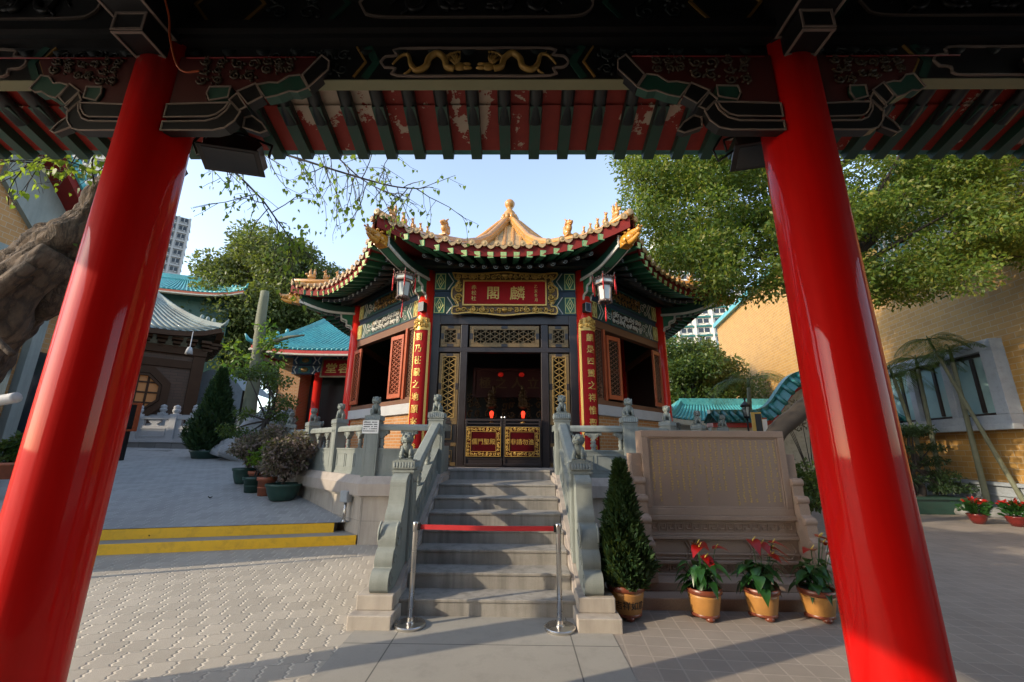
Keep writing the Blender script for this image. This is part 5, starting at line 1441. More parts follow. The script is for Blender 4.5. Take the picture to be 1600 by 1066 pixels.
twig((-2.8, 4.6, 4.2), (.1, 0, -1), .35, .006, 1); twig((-2.75, 4.6, 4.15), (.5, 0, -1), .3, .006, 1); twig((-1.25, 4.6, 4.88), (1, 0, .3), .5, .006, 1, .2)
for i in range(90): LC.append(Vector((-2.72 + r_.gauss(0, .11), 4.6 + r_.gauss(0, .1), 4.12 + r_.gauss(0, .13)))); LD.append(Vector((r_.gauss(0, .4), r_.gauss(0, .4), -1)))
for i in range(150): LC.append(Vector((-4.75 + r_.gauss(0, .38), 3.8 + r_.gauss(0, .15), 4.62 + r_.gauss(0, .11)))); LD.append(Vector((r_.gauss(0, .4), r_.gauss(0, .4), -1)))
g = MB()
for P, rr in tw: g.tube([far(p) - b0 for p in P], [rr * (1 - .7 * i / len(P)) + .0012 for i in range(len(P))], 5)
g.build('branch', K['bark_dk'], BO)
leaf_object('hanging_leaves', [far(p) - b0 for p in LC], LD, .078, K['leaf_bodhi'], BO, .95, 5, .35, 'heart')
cl = [((-6.6 + r_.uniform(-1.2, 1.2), 2.9 + r_.uniform(-1.4, 1.3), 6.1 + r_.uniform(-.7, 1.3)), r_.uniform(.45, .75)) for i in range(26)]  # unseen crown clumps placed out of view to shade the stele
cl = [(tuple(Vector(c) - b0), q_) for c, q_ in cl]
C, D = clump_leaves(cl, 9000, 51, .7); leaf_object('crown', C, D, .13, K['leaf_bodhi'], BO, .9, 6, .3, 'heart')
g = MB(); limbs(g, L0(-4.2, 4.45, 5.0), cl, .12, 8, 14); g.build('limb', K['bark'], BO)

# pruned trunk with fresh shoots, left court
t = thing('pruned_tree', 'bare pruned trunk sprouting bright green shoots in the left court', 'tree', (-10.9, 17, 1.1))
b = Vector((-10.9, 17, 1.1))
g = trunk_mesh([(0, 0, 0), (.02, 0, 2.2), (-.05, 0, 4.6), (-.15, 0, 7.2)], [.28, .25, .22, .17], 12, .1, 9); g.tube([(.0, 0, 4.3), (.5, 0, 4.9), (1.2, -.1, 5.1), (1.9, -.1, 5.2)], [.12, .1, .07, .04], 8); g.tube([(0, 0, 5), (-.3, 0, 5.5), (-.4, .1, 6.2)], [.08, .06, .03], 7)
g.build('trunk', K['palm_bark'], t)
cl = [((r_.gauss(0, .5), r_.gauss(0, .35), r_.uniform(3.2, 6.3)), r_.uniform(.25, .5)) for i in range(17)] + [((r_.uniform(.3, .9), 0, r_.uniform(4.6, 5.2)), .3) for i in range(5)]
C, D = clump_leaves(cl, 520, 52, .9); leaf_object('shoots', C, D, .22, K['leaf_lime'], t, .45, 7, .3, 'blade')

# conifer in a pot, left court
def conifer(t, h, r0, n, size, seed, z0, mat='leaf_fir', pw=.85):
    r = np.random.default_rng(seed); u = r.uniform(0, 1, n) ** 1.35; a = r.uniform(0, 2 * PI, n)
    lob = 1 + .16 * np.sin(a * 7 + u * 23) + .1 * np.sin(a * 3 + u * 11)
    rad = r0 * (1 - u) ** pw * np.minimum(1, .62 + u * 3.2) * lob * r.uniform(.45, 1.06, n) ** .6
    C = np.stack([rad * np.cos(a), rad * np.sin(a), z0 + u * h], 1)
    D = np.stack([np.cos(a) * .62, np.sin(a) * .62, np.full(n, .85)], 1) + r.normal(size=(n, 3)) * .34
    g = MB(); g.tube([(0, 0, z0 - .1), (.01, 0, z0 + h * .5), (0, 0, z0 + h * .95)], [.035 * h / 1.2, .02 * h / 1.2, .004], 7); g.build('trunk', K['bark_dk'], t)
    leaf_object('foliage', C, D, size, K[mat], t, .3, seed, .45, 'blade')
t = thing('potted_conifer', 'tall dark conical conifer in a green pot in the left court', 'potted tree', (-11.75, 16.3, 1.06))
g = MB(); g.lathe([(.42, 0), (.56, .42), (.6, .44), (.6, .5), (.52, .5), (.5, .42), (0, .42)], 24); g.build('pot', K['pot_green'], t)
conifer(t, 3.1, .85, 14000, .16, 61, .5)
t = thing('potted_conifer', 'bushy conical conifer in an ochre pot with black characters, beside the stairs', 'potted tree', (1.18, 4.98, 0))
def pot(t, r0, h, mats, legs=True, text=None, faint=False):
    g = MB(); g.lathe([(r0 * .72, .03), (r0 * .8, .05), (r0 * .98, h * .72), (r0, h * .8)], 32, m=0)
    g.lathe([(r0, h * .8), (r0 * 1.1, h * .84), (r0 * 1.12, h * .98), (r0 * 1.06, h), (r0 * .98, h * .98), (r0 * .95, h * .9), (0, h * .9)], 32, m=1)
    for i in range(3): a = i * 2.1 + .5; g.ball((r0 * .62 * math.cos(a), r0 * .62 * math.sin(a), .025), (.05, .05, .03), 8, 5, 1)
    g.lathe([(r0 * .73, .03), (r0 * .82, .035), (r0 * .82, .06), (r0 * .78, .065)], 32, m=1)
    g.build('pot', mats, t)
    g = MB(); g.lathe([(0, h * .91), (r0 * .95, h * .91), (r0 * .95, h * .905)], 20); g.build('soil', K['soil'], t)
    if text:
        g = MB(); R_ = r0 * .945
        for i, ch in enumerate(text):
            put_text(g, ch, (i - 1.5) * .085 + .0, h * .46, .085, 0, 0, 1, .015, fn=lambda x, y, z: ((r0 * lerp(.8, .98, (z - .05) / (h * .72 - .05)) + .004) * math.sin(x / R_), -(r0 * lerp(.8, .98, (z - .05) / (h * .72 - .05)) + .004) * math.cos(x / R_), z))
        g.build('lettering', K['ink'], t)
pot(t, .185, .33, [K['pot_y'], K['pot_rim']], text='吉祥如意')
conifer(t, 1.24, .29, 15000, .08, 62, .3, pw=.9)
# anthuriums along the stele
def heart_leaf(g, p, d, L, w, m, curl=.3):
    d = Vector(d).normalized(); sd_ = d.cross(Vector((0, 0, 1))); sd_.normalize(); nn = sd_.cross(d)
    out = [(-.1, .0), (-.2, .25), (-.08, .46), (.2, .5), (.5, .36), (.8, .14), (1.0, 0)]
    mid = []; l = []; rr = []
    for a, b in out:
        z = -curl * a * a * L
        mid.append(Vector(p) + d * L * a + nn * z * .6 + Vector((0, 0, z * .5))); l.append(mid[-1] + sd_ * w * b + nn * .12 * w * b * 2); rr.append(mid[-1] - sd_ * w * b + nn * .12 * w * b * 2)
    n = len(out); vs = mid + l + rr; fs = []
    for i in range(n - 1): fs += [(i, i + 1, n + i + 1, n + i), (i + 1, i, 2 * n + i, 2 * n + i + 1)]
    g.add(vs, fs, True, m)
for i, (x, y, lab) in enumerate(((2.0, 4.97, 'red anthurium in an ochre pot, nearest the conical conifer'), (2.62, 5.0, 'red anthurium with broad leaves in an ochre pot, middle of the three by the stele'), (3.2, 4.98, 'red anthurium in an ochre pot, partly hidden by the right red column'))):
    t = thing('potted_anthurium', lab, 'potted plant', (x, y, 0), 0, 'anthuriums along the stele'); q_ = random.Random(70 + i)
    pot(t, .165, .30, [K['pot_y'], K['pot_rim']])
    g = MB(); st_ = MB()
    for k in range(38):
        a = q_.uniform(0, 2 * PI); rad = q_.uniform(.03, .19); z = q_.uniform(.3, .56); p = (rad * math.cos(a), rad * math.sin(a), z)
        st_.tube([(0, 0, .26), (p[0] * .5, p[1] * .5, z * .8), p], .005, 5); heart_leaf(g, p, (math.cos(a), math.sin(a), q_.uniform(-.8, .2)), q_.uniform(.1, .175), q_.uniform(.08, .125), 0, .5)
    g.build('leaves', K['leaf_glossy'], t); st_.build('stalks', K['leaf_glossy'], t)
    for k in range(5 + (i > 0)):
        a = q_.uniform(-2.9, .2); rad = q_.uniform(.02, .16); z = q_.uniform(.58, .78) + .02 * i; p = (rad * math.cos(a) + .03 * i, rad * math.sin(a), z)
        g = MB(); g.tube([(0, 0, .28), (p[0] * .6, p[1] * .6, z * .7), p], .004, 5, 2); heart_leaf(g, p, (math.cos(a + q_.uniform(-1, 1)), -abs(math.sin(a)), q_.uniform(-.3, .3)), q_.uniform(.14, .19), q_.uniform(.12, .16), 0, .4)
        g.tube([Vector(p), Vector(p) + Vector((.02, -.03, .05))], [.008, .004], 6, 1); g.build('flower', [K['petal'], K['spadix'], K['leaf_glossy']], t)
# pots along the foot of the terrace, left court
def bush(t, c, r0, n, size, mat, seed, z0, flat=.8, stems=5):
    q_ = random.Random(seed); cl = crown_clumps(c, (r0, r0, r0 * flat), 26, r0 * .33, seed, .5, -.6)
    C, D = clump_leaves(cl, n, seed, .8); leaf_object('foliage', C, D, size, K[mat], t, .5, seed, .4)
    g = MB()
    for i in range(stems): cc_ = q_.choice(cl)[0]; g.tube(smooth_curve([(q_.uniform(-.05, .05), q_.uniform(-.05, .05), z0), (cc_[0] * .35, cc_[1] * .35, lerp(z0, cc_[2], .55)), cc_], 4), [.02 - .0017 * k for k in range(9)], 5)
    g.build('stems', K['bark_dk'], t)
G5 = 'potted shrubs along the terrace foot'
def potted(x, y, lab, r0, h, mat, bowl, f):
    t = thing('potted_shrub', lab, 'potted plant', (x, y, terr(x, y) - .005), 0, G5)
    g = MB()
    if bowl: g.lathe([(r0 * .62, 0), (r0 * .72, .02), (r0 * .9, h * .45), (r0 * .98, h * .8), (r0 * 1.06, h * .86), (r0 * 1.06, h), (r0 * .98, h), (r0 * .94, h * .85), (0, h * .85)], 28)
    else: g.lathe([(r0 * .8, 0), (r0 * .95, h * .8), (r0 * 1.08, h * .8), (r0 * 1.1, h), (r0, h), (r0 * .96, h * .88), (0, h * .88)], 24); g.lathe([(r0 * .9, h * .4), (r0 * .94, h * .42), (r0 * .93, h * .46)], 24)
    g.build('pot', K[mat], t)
    f(t)
potted(-5.35, 10.05, 'large bronze-purple shrub in a wide green bowl, nearest the yellow steps', .36, .36, 'pot_green', True, lambda t: (bush(t, (.05, 0, .92), .6, 5200, .085, 'leaf_purple', 81, .3)))
potted(-5.98, 10.45, 'small shrub in the front terracotta pot', .2, .42, 'pot_terra', False, lambda t: bush(t, (.05, .05, .68), .3, 900, .08, 'leaf_purple', 82, .35))
potted(-6.45, 10.75, 'lime green young shrub in a round green pot', .25, .36, 'pot_green', False, lambda t: bush(t, (.25, .0, .85), .36, 1300, .08, 'leaf_lime', 83, .3))
potted(-6.75, 11.35, 'wide dark purple shrub in the rear terracotta pot', .22, .4, 'pot_terra', False, lambda t: bush(t, (.0, .1, .98), .68, 4600, .085, 'leaf_purple', 84, .35))
potted(-7.35, 11.75, 'low green and purple shrub in the farthest green pot', .3, .4, 'pot_green', True, lambda t: bush(t, (.1, 0, .75), .42, 1600, .08, 'leaf_bush', 85, .3))
# gnarled courtyard tree beside the rock
t = thing('garden_tree', 'thin twisted garden tree with layered foliage pads beside the white rock', 'tree', (-9.0, 15, terr(-9, 15)))
g = trunk_mesh([(0, 0, 0), (.05, 0, .6), (.0, 0, 1.3), (.25, 0, 2.1), (-.1, 0, 2.8)], [.1, .085, .07, .06, .04], 9, .1, 5)
pads = [((-.9, 0, 3.2), .5), ((-.3, .1, 3.3), .55), ((.3, 0, 2.9), .55), ((.65, 0, 2.2), .5), ((.3, .1, 1.75), .45), ((-.75, 0, 1.75), .4), ((.75, 0, 1.6), .4), ((-1.1, -.1, 1.15), .45), ((-.5, -.1, 1.05), .4), ((.35, 0, .75), .3)]
limbs(g, (.1, 0, 1.5), pads, .05, 3, 10); g.build('trunk', K['bark_dk'], t)
C, D = clump_leaves(pads, 2600, 53, .5); leaf_object('foliage', C, D, .11, K['leaf_bush'], t, .5, 9)
# right court: bonsai pine, palms, poinsettias
t = thing('potted_pine', 'cloud-pruned pine with flat foliage tiers in a dark green trough, against the pale garden wall', 'bonsai', (12.0, 13.0, 0))
g = MB(); g.prism([(-.75, 0), (.75, 0), (.85, .42), (-.85, .42)], -.3, .3); g.box(-.9, .9, -.36, .36, .4, .46); g.build('pot', K['pot_green'], t)
g = MB(); g.tube(smooth_curve([(-.2, 0, .4), (-.1, 0, .7), (-.3, 0, 1.1), (-.05, 0, 1.5), (-.2, 0, 1.9), (-.1, 0, 2.3)], 5), [.1 - .003 * i for i in range(26)], 8)
pads = [((.0, 0, 2.35), .55), ((-.1, 0, 2.3), .5), ((.45, 0, 1.85), .38), ((-.5, 0, 1.75), .4), ((.3, 0, 1.45), .45), ((-.55, .1, 1.3), .4), ((.5, 0, 1.05), .5), ((-.4, 0, .95), .4), ((.9, 0, .72), .45), ((.4, -.1, .7), .4)]
limbs(g, (-.15, 0, 1.2), pads, .04, 4, 10); g.build('trunk', K['bark_dk'], t)
C, D = clump_leaves(pads, 4200, 54, .28); leaf_object('foliage', C, D, .1, K['leaf_pine'], t, .3, 10)
FRONDS = {}
def palm(base, top, r0, n, L, seed, lab, mid=(0, 0)):
    t = thing('palm_tree', lab, 'palm', base, 0, 'slender palms in front of the ochre wall'); q_ = random.Random(seed); b = Vector(base); e = Vector(top) - b
    m = e * .5 + Vector((mid[0], mid[1], 0)); P = smooth_curve([(0, 0, 0), m, e], 14); g = MB(); N = len(P)
    g.tube(P, [(r0 * (1.25 - .5 * i / N)) * (1.1 if i % 2 else 1.0) for i in range(N)], 10); g.build('trunk', K['palm_bark'], t)
    g = MB(); d = (Vector(P[-1]) - Vector(P[-3])).normalized(); g.tube([e - d * .02, e + d * .2, e + d * .45], [r0 * .8, r0 * .75, r0 * .25], 9); g.build('crownshaft', K['leaf_palm'], t)
    e2 = e + d * .3
    for k in range(n):
        a = 2 * PI * k / n + q_.uniform(-.3, .3); rise = q_.uniform(.15, 1.1); LL = L * q_.uniform(.8, 1.15); g = MB()
        pts = []; p = e2.copy(); dd = Vector((math.cos(a), math.sin(a), rise)).normalized(); ns = 12
        for i in range(ns + 1): pts.append(p.copy()); dd = (dd + Vector((0, 0, -.16))).normalized(); p = p + dd * LL / ns
        g.tube(pts, [.013 - .0009 * i for i in range(ns + 1)], 5)
        for i in range(1, ns):
            for h in (0, .34, .67):
                q0 = pts[i].lerp(pts[i + 1], h); ax = (pts[i + 1] - pts[i]).normalized(); sd_ = ax.cross(Vector((0, 0, 1))).normalized(); ll = LL * .34 * math.sin(PI * min(.95, (i + h) / ns * .85 + .14))
                for s in (-1, 1):
                    tip = q0 + (sd_ * s * .75 + ax * .6 + Vector((0, 0, -.42 + q_.uniform(-.1, .1)))) * ll; w_ = ax * .011
                    mm = q0.lerp(tip, .5) + Vector((0, 0, .04 * ll)); g.add([q0, mm + w_, tip, mm - w_], [(0, 1, 2, 3)])
        g.build('frond', K['leaf_palm'], t)
palm((12.9, 13.6, 0), (12.15, 13.4, 4.0), .055, 8, 1.35, 91, 'palm leaning left, its crown beside the right red column')
palm((12.95, 13.5, 0), (12.9, 13.3, 4.3), .058, 9, 1.4, 92, 'upright palm with crown against the window band, second from the red column')
palm((12.75, 13.9, 0), (12.0, 14.1, 3.3), .048, 7, 1.1, 93, 'short thin palm leaning left behind the potted pine')
palm((13.05, 12.4, 0), (12.9, 12.2, 4.3), .06, 8, 1.2, 94, 'straight palm right of the windows with red poinsettias at its foot')
palm((13.2, 11.6, .3), (12.55, 12.3, 4.7), .048, 7, 1.2, 95, 'thin palm slanting left across the right window')

for i, (x, y, lab) in enumerate(((11.45, 11.2, 'red poinsettia in a dark red glazed pot, left one by the planting kerb'), (12.0, 10.85, 'red poinsettia in a dark red glazed pot at the right edge of the view'))):
    t = thing('potted_poinsettia', lab, 'potted plant', (x, y, 0), 0, 'poinsettias by the planting kerb'); t.scale = (.62, .62, .68); q_ = random.Random(100 + i)
    g = MB(); g.lathe([(.17, 0), (.26, .16), (.3, .28), (.32, .3), (.32, .34), (.27, .34), (.25, .28), (0, .28)], 22); g.build('pot', K['pot_red'], t)
    C = [(q_.gauss(0, .16), q_.gauss(0, .16), q_.uniform(.32, .72)) for _ in range(170)]; leaf_object('foliage', C, [(c[0], c[1], .1) for c in C], .2, K['leaf_glossy'], t, .6, 11 + i)
    C = [(q_.gauss(0, .17), q_.gauss(0, .15), q_.uniform(.68, .84)) for _ in range(48)]; leaf_object('bracts', C, [(c[0], c[1], .05) for c in C], .17, K['petal'], t, .55, 12 + i)
# palm behind the garden wall and a bush at the left edge
palm((9.9, 18.5, 0), (10.2, 18.3, 4.4), .1, 10, 2.3, 96, 'feathery palm behind the curved teal wall coping, left of the right red column')
t = thing('potted_shrub', 'green leafy shrub in a terracotta pot at the far left edge of the view', 'potted plant', (-10.9, 9.2, 1.0), 0)
g = MB(); g.lathe([(.2, 0), (.26, .28), (.29, .28), (.29, .34), (.25, .34), (.22, .26), (0, .26)], 20); g.build('pot', K['pot_terra'], t)
bush(t, (0, 0, .58), .34, 1500, .1, 'leaf_bush', 86, .3)
t = thing('garden_shrub', 'dark shrub under the bent trunk behind the stele', 'shrub', (6.3, 10.3, 0)); bush(t, (0, 0, .85), .95, 4200, .1, 'leaf_bush', 87, 0, .95)
t = thing('garden_shrub', 'small bare-twigged tree in front of the curved wall coping', 'shrub', (8.9, 13.2, 0)); bush(t, (.2, 0, 2.75), .75, 1500, .09, 'leaf_purple', 88, 0, .6, 12)
# ------------------------------------------------------------------ stele
SX, SY = 2.6, 5.72
t = thing('stone_stele', 'brown granite stele with rows of small gold writing, Greek-key bands and stepped side wings', 'stele', (SX, SY, 0))
g = MB(); g.box(-1.3, 1.3, -.55, .5, -.01, .12); g.box(-1.2, 1.2, -.32, .45, .12, .215); g.build('base_step', K['stele'], t, .01)
g = MB(); g.box(-.94, .94, 0, .26, .2, 1.955, 0); g.frame(-.94, .94, .9, 1.955, .085, -.028, 0, 0); g.frame(-.855, .855, .985, 1.87, .02, -.014, 0, 0)
g.box(-.96, .96, -.05, 0, .845, .9, 0); g.box(-.96, .96, -.04, 0, .62, .66, 0); g.box(-.96, .96, -.05, 0, .345, .38, 0); g.box(-.96, .96, -.06, .0, .2, .235, 0); g.box(-.94, .94, -.02, 0, .66, .69, 0); g.box(-.94, .94, -.02, 0, .44, .46, 0)
for z in (.715, .255):
    for i in range(17):                                   # Greek key
        x = -.9 + i * .1065
        g.poly_line([(x, z), (x, z + .085), (x + .085, z + .085), (x + .085, z + .025), (x + .035, z + .025), (x + .035, z + .05)], .014, -.014, 0, 0)
for a, b in ((-.9, -.42), (-.36, .36), (.42, .9)):
    g.poly_line([(a, .5), (a + .06, .6), (b - .06, .6), (b, .5), (b - .06, .4), (a + .06, .4)], .016, -.016, 0, 0, True)
for x in (-.39, .39):
    g.poly_line([(x - .05, .61), (x, .5), (x - .05, .39)], .014, -.012, 0); g.poly_line([(x + .05, .61), (x, .5), (x + .05, .39)], .014, -.012, 0)
g.build('slab', K['stele'], t, .006)
g = MB(); g.box(-.835, .835, -.006, 0, 1.005, 1.85); g.build('inscribed_face', K['stele_pol'], t)
g = MB(); rr = random.Random(12); ncol = 22
for i in range(ncol):
    x = .80 - i * 1.6 / (ncol - 1); z = 1.82; zend = rr.choice((1.03, 1.03, 1.05, 1.2, 1.4)) if i > 6 else 1.04
    if i in (3, 8): zend = 1.5
    while z > zend:
        s_ = .026
        if rr.random() < .9:
            for _ in range(4):
                a = x + rr.uniform(-.4, .4) * s_; b = z + rr.uniform(-.4, .4) * s_
                if rr.random() < .5: g.box(a - s_ * .42, a + s_ * .42, -.0085, -.0065, b - .0028, b + .0028)
                else: g.box(a - .0028, a + .0028, -.008, -.0065, b - s_ * .42, b + s_ * .42)
        z -= .034
g.build('inscription', K['gold_txt'], t)
for s in (-1, 1):
    g = MB(); a, b = sorted((s * .945, s * 1.07))
    g.prism([(.28, .12), (.28, 1.66), (.02, 1.66), (.02, 1.36), (-.06, 1.36), (-.06, 1.15), (-.12, 1.15), (-.13, .93), (-.2, .9), (-.22, .68), (-.28, .64), (-.29, .44), (-.34, .4), (-.35, .215), (-.2, .12)], a, b, 'YZ', 0)
    for z, y in ((1.36, -.06), (1.15, -.12), (.91, -.2), (.65, -.27), (.42, -.33)): g.tube([(a - .012, y + .03, z - .05), (b + .012, y + .03, z - .05)], .05, 12, 0)
    g.build('wing', K['stele'], t, .006)

# ------------------------------------------------------------------ rope barrier
for s, x, y in ((-1, -1.04, 4.66), (1, .435, 4.63)):
    t = thing('stanchion', '%s brushed steel barrier post at the foot of the stairs' % ('left' if s < 0 else 'right'), 'barrier post', (x, y, .004), 0, 'steel barrier posts')
    g = MB(); g.lathe([(.15, 0), (.153, .012), (.153, .024), (.147, .03), (.045, .034), (.045, .042), (.034, .046), (.03, .08)], 48, smooth=False); g.build('base', K['steel'], t)
    g = MB(); g.lathe([(.026, .08), (.026, .86), (.0265, .865), (.031, .866), (.031, .945), (.028, .955), (0, .956)], 24); g.build('post', K['steel'], t)
    g = MB(); g.box(-.022 - s * .025, .022 - s * .025, -.022, .022, .875, .945); g.build('cassette', K['black'], t, .004)
t = thing('belt', 'red webbing belt stretched between the two steel barrier posts', 'belt', (-.3, 4.645, .91))
g = MB(); g.grid(lambda u, v: (-.69 + 1.38 * u, .015 * (.5 - u) * 2, -.024 + .048 * v - .006 * math.sin(PI * u)), 16, 1); g.grid(lambda u, v: (-.69 + 1.38 * u, .015 * (.5 - u) * 2 + .003, -.024 + .048 * v - .006 * math.sin(PI * u)), 16, 1)
g.build('webbing', K['belt'], t)

# ------------------------------------------------------------------ tile roofs
def eave_roof(t, x0, x1, y0, y1, ze, zr, mat, fascia, hip=1.2, up=.35, spc=.24, over=.0, name='roof', rid='tile_t', sof='cream'):
    """hipped roof in local axes; front eave along y0; corners turned up"""
    g = MB(); cx0, cx1 = x0 + (y1 - y0) / 2 * hip, x1 - (y1 - y0) / 2 * hip; ym = (y0 + y1) / 2
    def zc(u): return up * abs(2 * u - 1) ** 5
    prof = lambda v: v ** 1.25
    F = lambda u, v: (lerp(lerp(x0, x1, u), lerp(cx0, cx1, u), v), lerp(y0, ym, v), lerp(ze + zc(u) * (1 - v), zr, prof(v)))
    B = lambda u, v: (F(u, v)[0], y1 + y0 - F(u, v)[1], F(u, v)[2])
    Rr = lambda u, v: (lerp(x1, cx1, v), lerp(lerp(y0, y1, u), ym, v), lerp(ze + zc(u) * (1 - v), zr, prof(v)))
    Ll = lambda u, v: (lerp(x0, cx0, v), lerp(lerp(y0, y1, u), ym, v), lerp(ze + zc(u) * (1 - v), zr, prof(v)))
    for f in (F, B, Rr, Ll): g.grid(f, 14, 6, 0)
    def ribs(f, L):
        n = int(L / spc)
        for i in range(n):
            u = (i + .5) / n; m = 6
            pts = [Vector(f(lerp(u, u, j / m), j / m)) + Vector((0, 0, .03)) for j in range(m + 1)]
            g.tube(pts, [.065] * m + [.03], 6, 0)
    ribs(F, x1 - x0); ribs(Rr, y1 - y0); ribs(Ll, y1 - y0)
    o = g.build(name, K[mat], t)
    g = MB()
    for f in (F, Rr, Ll):
        P = [Vector(f(i / 14, 0)) for i in range(15)]
        for a, b in zip(P, P[1:]): g.bar(a - Vector((0, 0, .12)), b - Vector((0, 0, .12)), .08, .16, m=0); g.bar(a - Vector((0, 0, .25)), b - Vector((0, 0, .25)), .3, .08, m=1)
    g.build('fascia', [K[fascia], K[sof]], o)
    g = MB()
    for a, b in (((cx0, ym, zr), (cx1, ym, zr)),): g.bar(Vector(a) + Vector((0, 0, .12)), Vector(b) + Vector((0, 0, .12)), .22, .4)
    for xe, xr in ((x0, cx0), (x1, cx1)):
        for ye in (y0, y1):
            P = [Vector((lerp(xe, xr, v), lerp(ye, ym, v), lerp(ze + up * (1 - v), zr, prof(v)) + .1)) for v in [i / 8 for i in range(9)]]
            for a, b in zip(P, P[1:]): g.bar(a, b, .16, .26)
            for v in (.12, .2, .28): p = Vector((lerp(xe, xr, v), lerp(ye, ym, v), lerp(ze + up * (1 - v), zr, prof(v)) + .3)); g.ball(p, (.1, .1, .17), 6, 5)
            p = P[0]; g.tube([p, p + Vector(((xe - xr) * .04, (ye - ym) * .04, .1)), p + Vector(((xe - xr) * .07, (ye - ym) * .07, .35))], [.11, .09, .03], 6)
    g.build('ridge', K[rid], o)
    return o

# hall with the red plaque, behind the left court
t = thing('side_hall', 'hall with teal glazed roof, red columns and painted beams behind the left balustrade', 'hall', (-8.5, 21, 1.35))
g = MB(); g.box(-3.9, 5.5, 1.5, 6, 0, 4.9, 0); g.box(-3.9, -2.75, .3, 1.5, 0, 4.9, 1); g.build('wall', [K['black'], K['orange_brick']], t)  # black back wall stands in for the hall's shaded interior
g = MB(); g.box(-2.7, 5.5, 1.35, 1.5, 0, 3.6); g.build('interior_shade_panel', K['dark_wood'], t)  # dark panel, shade of the interior put into its colour
hc = None
for x in (-1.75, .65, 3.1, 5.4):
    if hc is None: g = MB(); g.lathe([(.25, 0), (.2, .2), (.2, 4.1)], 16); hc = g.build('column', K['red_col2'], t, loc=(x, .2, 0))
    else: inst(hc, 'column', t, (x, .2, 0))
g = MB()
for z0, z1 in ((4.0, 4.45), (4.5, 4.95)):
    g.box(-3.1, 5.5, .05, .35, z0, z1, 0)
    for i in range(6):
        xa = -3.05 + 1.2 * i; g.box(xa + .3, xa + .9, .03, .05, z0 + .06, z1 - .06, 1); g.ball((xa + .6, .03, (z0 + z1) / 2), (.2, .03, .13), 8, 5, 2)
        for s in (-1, 1): g.poly_line([(xa + .6 + s * .42, z0 + .02), (xa + .6 + s * .55, (z0 + z1) / 2), (xa + .6 + s * .42, z1 - .02)], .05, .03, .05, 3)
g.box(-3.1, 5.5, .02, .4, 4.95, 5.08, 4); g.build('painted_beam', [K['navy'], K['green_teal'], K['gold_dk'], K['white_p'], K['red']], t)
eave_roof(t, -4.5, 7.5, -1.3, 7.5, 4.95, 8.9, 'tile_t', 'red', .75, .3)
g = MB()
for x in (-2.6, -.4, 1.9): g.box(x, x + 1.9, -.3, -.26, 1.0, 1.04); g.box(x, x + 1.9, -.3, -.26, .5, .54); g.box(x + .9, x + .95, -.3, -.26, 0, 1.0)
g.build('railing', K['wood'], t)
t2 = thing('hall_plaque', 'red plaque with gold characters hanging between the side hall columns', 'sign', (-9.08, 20.75, 5.62))
g = MB(Matrix.Rotation(R(-8), 4, 'X')); g.box(-.8, 1.4, 0, .07, -.42, .42, 0); g.frame(-.87, 1.47, -.5, .5, .08, -.02, .07, 1); g.build('board', [K['red_board'], K['bronze_gold']], t2)
g = MB(Matrix.Rotation(R(-8), 4, 'X'))
for i, ch in enumerate('堂容'): put_text(g, ch, -.35 + .66 * i, 0, .56, -.012, 0, 1.1, .03)
g.build('lettering', K['gold'], t2)

# bronze pavilion with grey tiles, and the roof above it
t = thing('bronze_pavilion', 'dark brown pavilion with grey tiled upturned roof and an octagonal lit window', 'pavilion', (-19.4, 19.1, 1.3), R(42))
g = MB(); g.box(-4.4, 3.6, 0, 5, 0, 5.3, 0); g.build('wall', K['brown_brick'], t)
g = MB(); g.box(3.2, 3.72, -.12, 5, 0, 5.4); g.box(-4.5, 3.7, -.1, 0, 4.3, 4.7); g.box(-4.5, 3.7, -.08, 0, .9, 1.1); g.box(-4.5, 3.75, -.2, .1, 5.0, 5.4); g.build('corner_post', K['brown_wood'], t, .02)
XW = 1.25
g = MB(); o8 = [(XW + 1.2 * math.cos(PI / 8 + i * PI / 4), 2.95 + 1.2 * math.sin(PI / 8 + i * PI / 4)) for i in range(8)]
g.poly_line(o8, .32, -.16, 0, 0, True); g.poly_line([(XW + (a - XW) * .78, 2.95 + (b - 2.95) * .78) for a, b in o8], .1, -.22, 0, 0, True)
fo = g.build('window_frame', K['brown_wood'], t)
g = MB(); g.prism([(XW + (a - XW) * .78, 2.95 + (b - 2.95) * .78) for a, b in o8], -.06, -.03); g.build('pane', K['warm_glow'], fo)
g = MB(); 
for x in (XW - .4, XW, XW + .4): g.box(x - .05, x + .05, -.1, -.06, 2.05, 3.85)
for z in (2.45, 2.95, 3.45): g.box(XW - .88, XW + .88, -.11, -.07, z - .04, z + .04)
g.build('glazing_bar', K['brown_wood'], fo)
g = MB()
for i in range(14):
    x = -4.2 + i * .6
    for j in range(3): g.box(x - .1 - .06 * j, x + .1 + .06 * j, -.25 - .22 * j, .0, 5.3 + .17 * j, 5.43 + .17 * j)
for i in range(8):
    for j in range(3): g.box(3.7, 3.95 + .22 * j, -.2 + i * .6 - .06 * j, .0 + i * .6 + .06 * j, 5.3 + .17 * j, 5.43 + .17 * j)
g.build('bracket_set', K['brown_wood'], t)
eave_roof(t, -5.6, 4.1, -.9, 6.0, 6.0, 8.7, 'tile_g', 'brown_wood', .9, .55, .3, rid='tile_g', sof='brown_wood')
bl = thing('wind_bell', 'small pale bell hanging under the grey roof corner', 'bell', (-15.4, 18.9, 6.2)); g = MB(); g.lathe([(.16, -.3), (.12, -.1), (.09, 0), (.02, .06), (.015, .8)], 14); g.build('bell', K['rail_stone'], bl)
t = thing('teal_roofed_hall', 'upper teal glazed roof with orange-red fascia rising behind the grey tiled pavilion', 'hall', (-23.6, 27, 1.5), R(20))
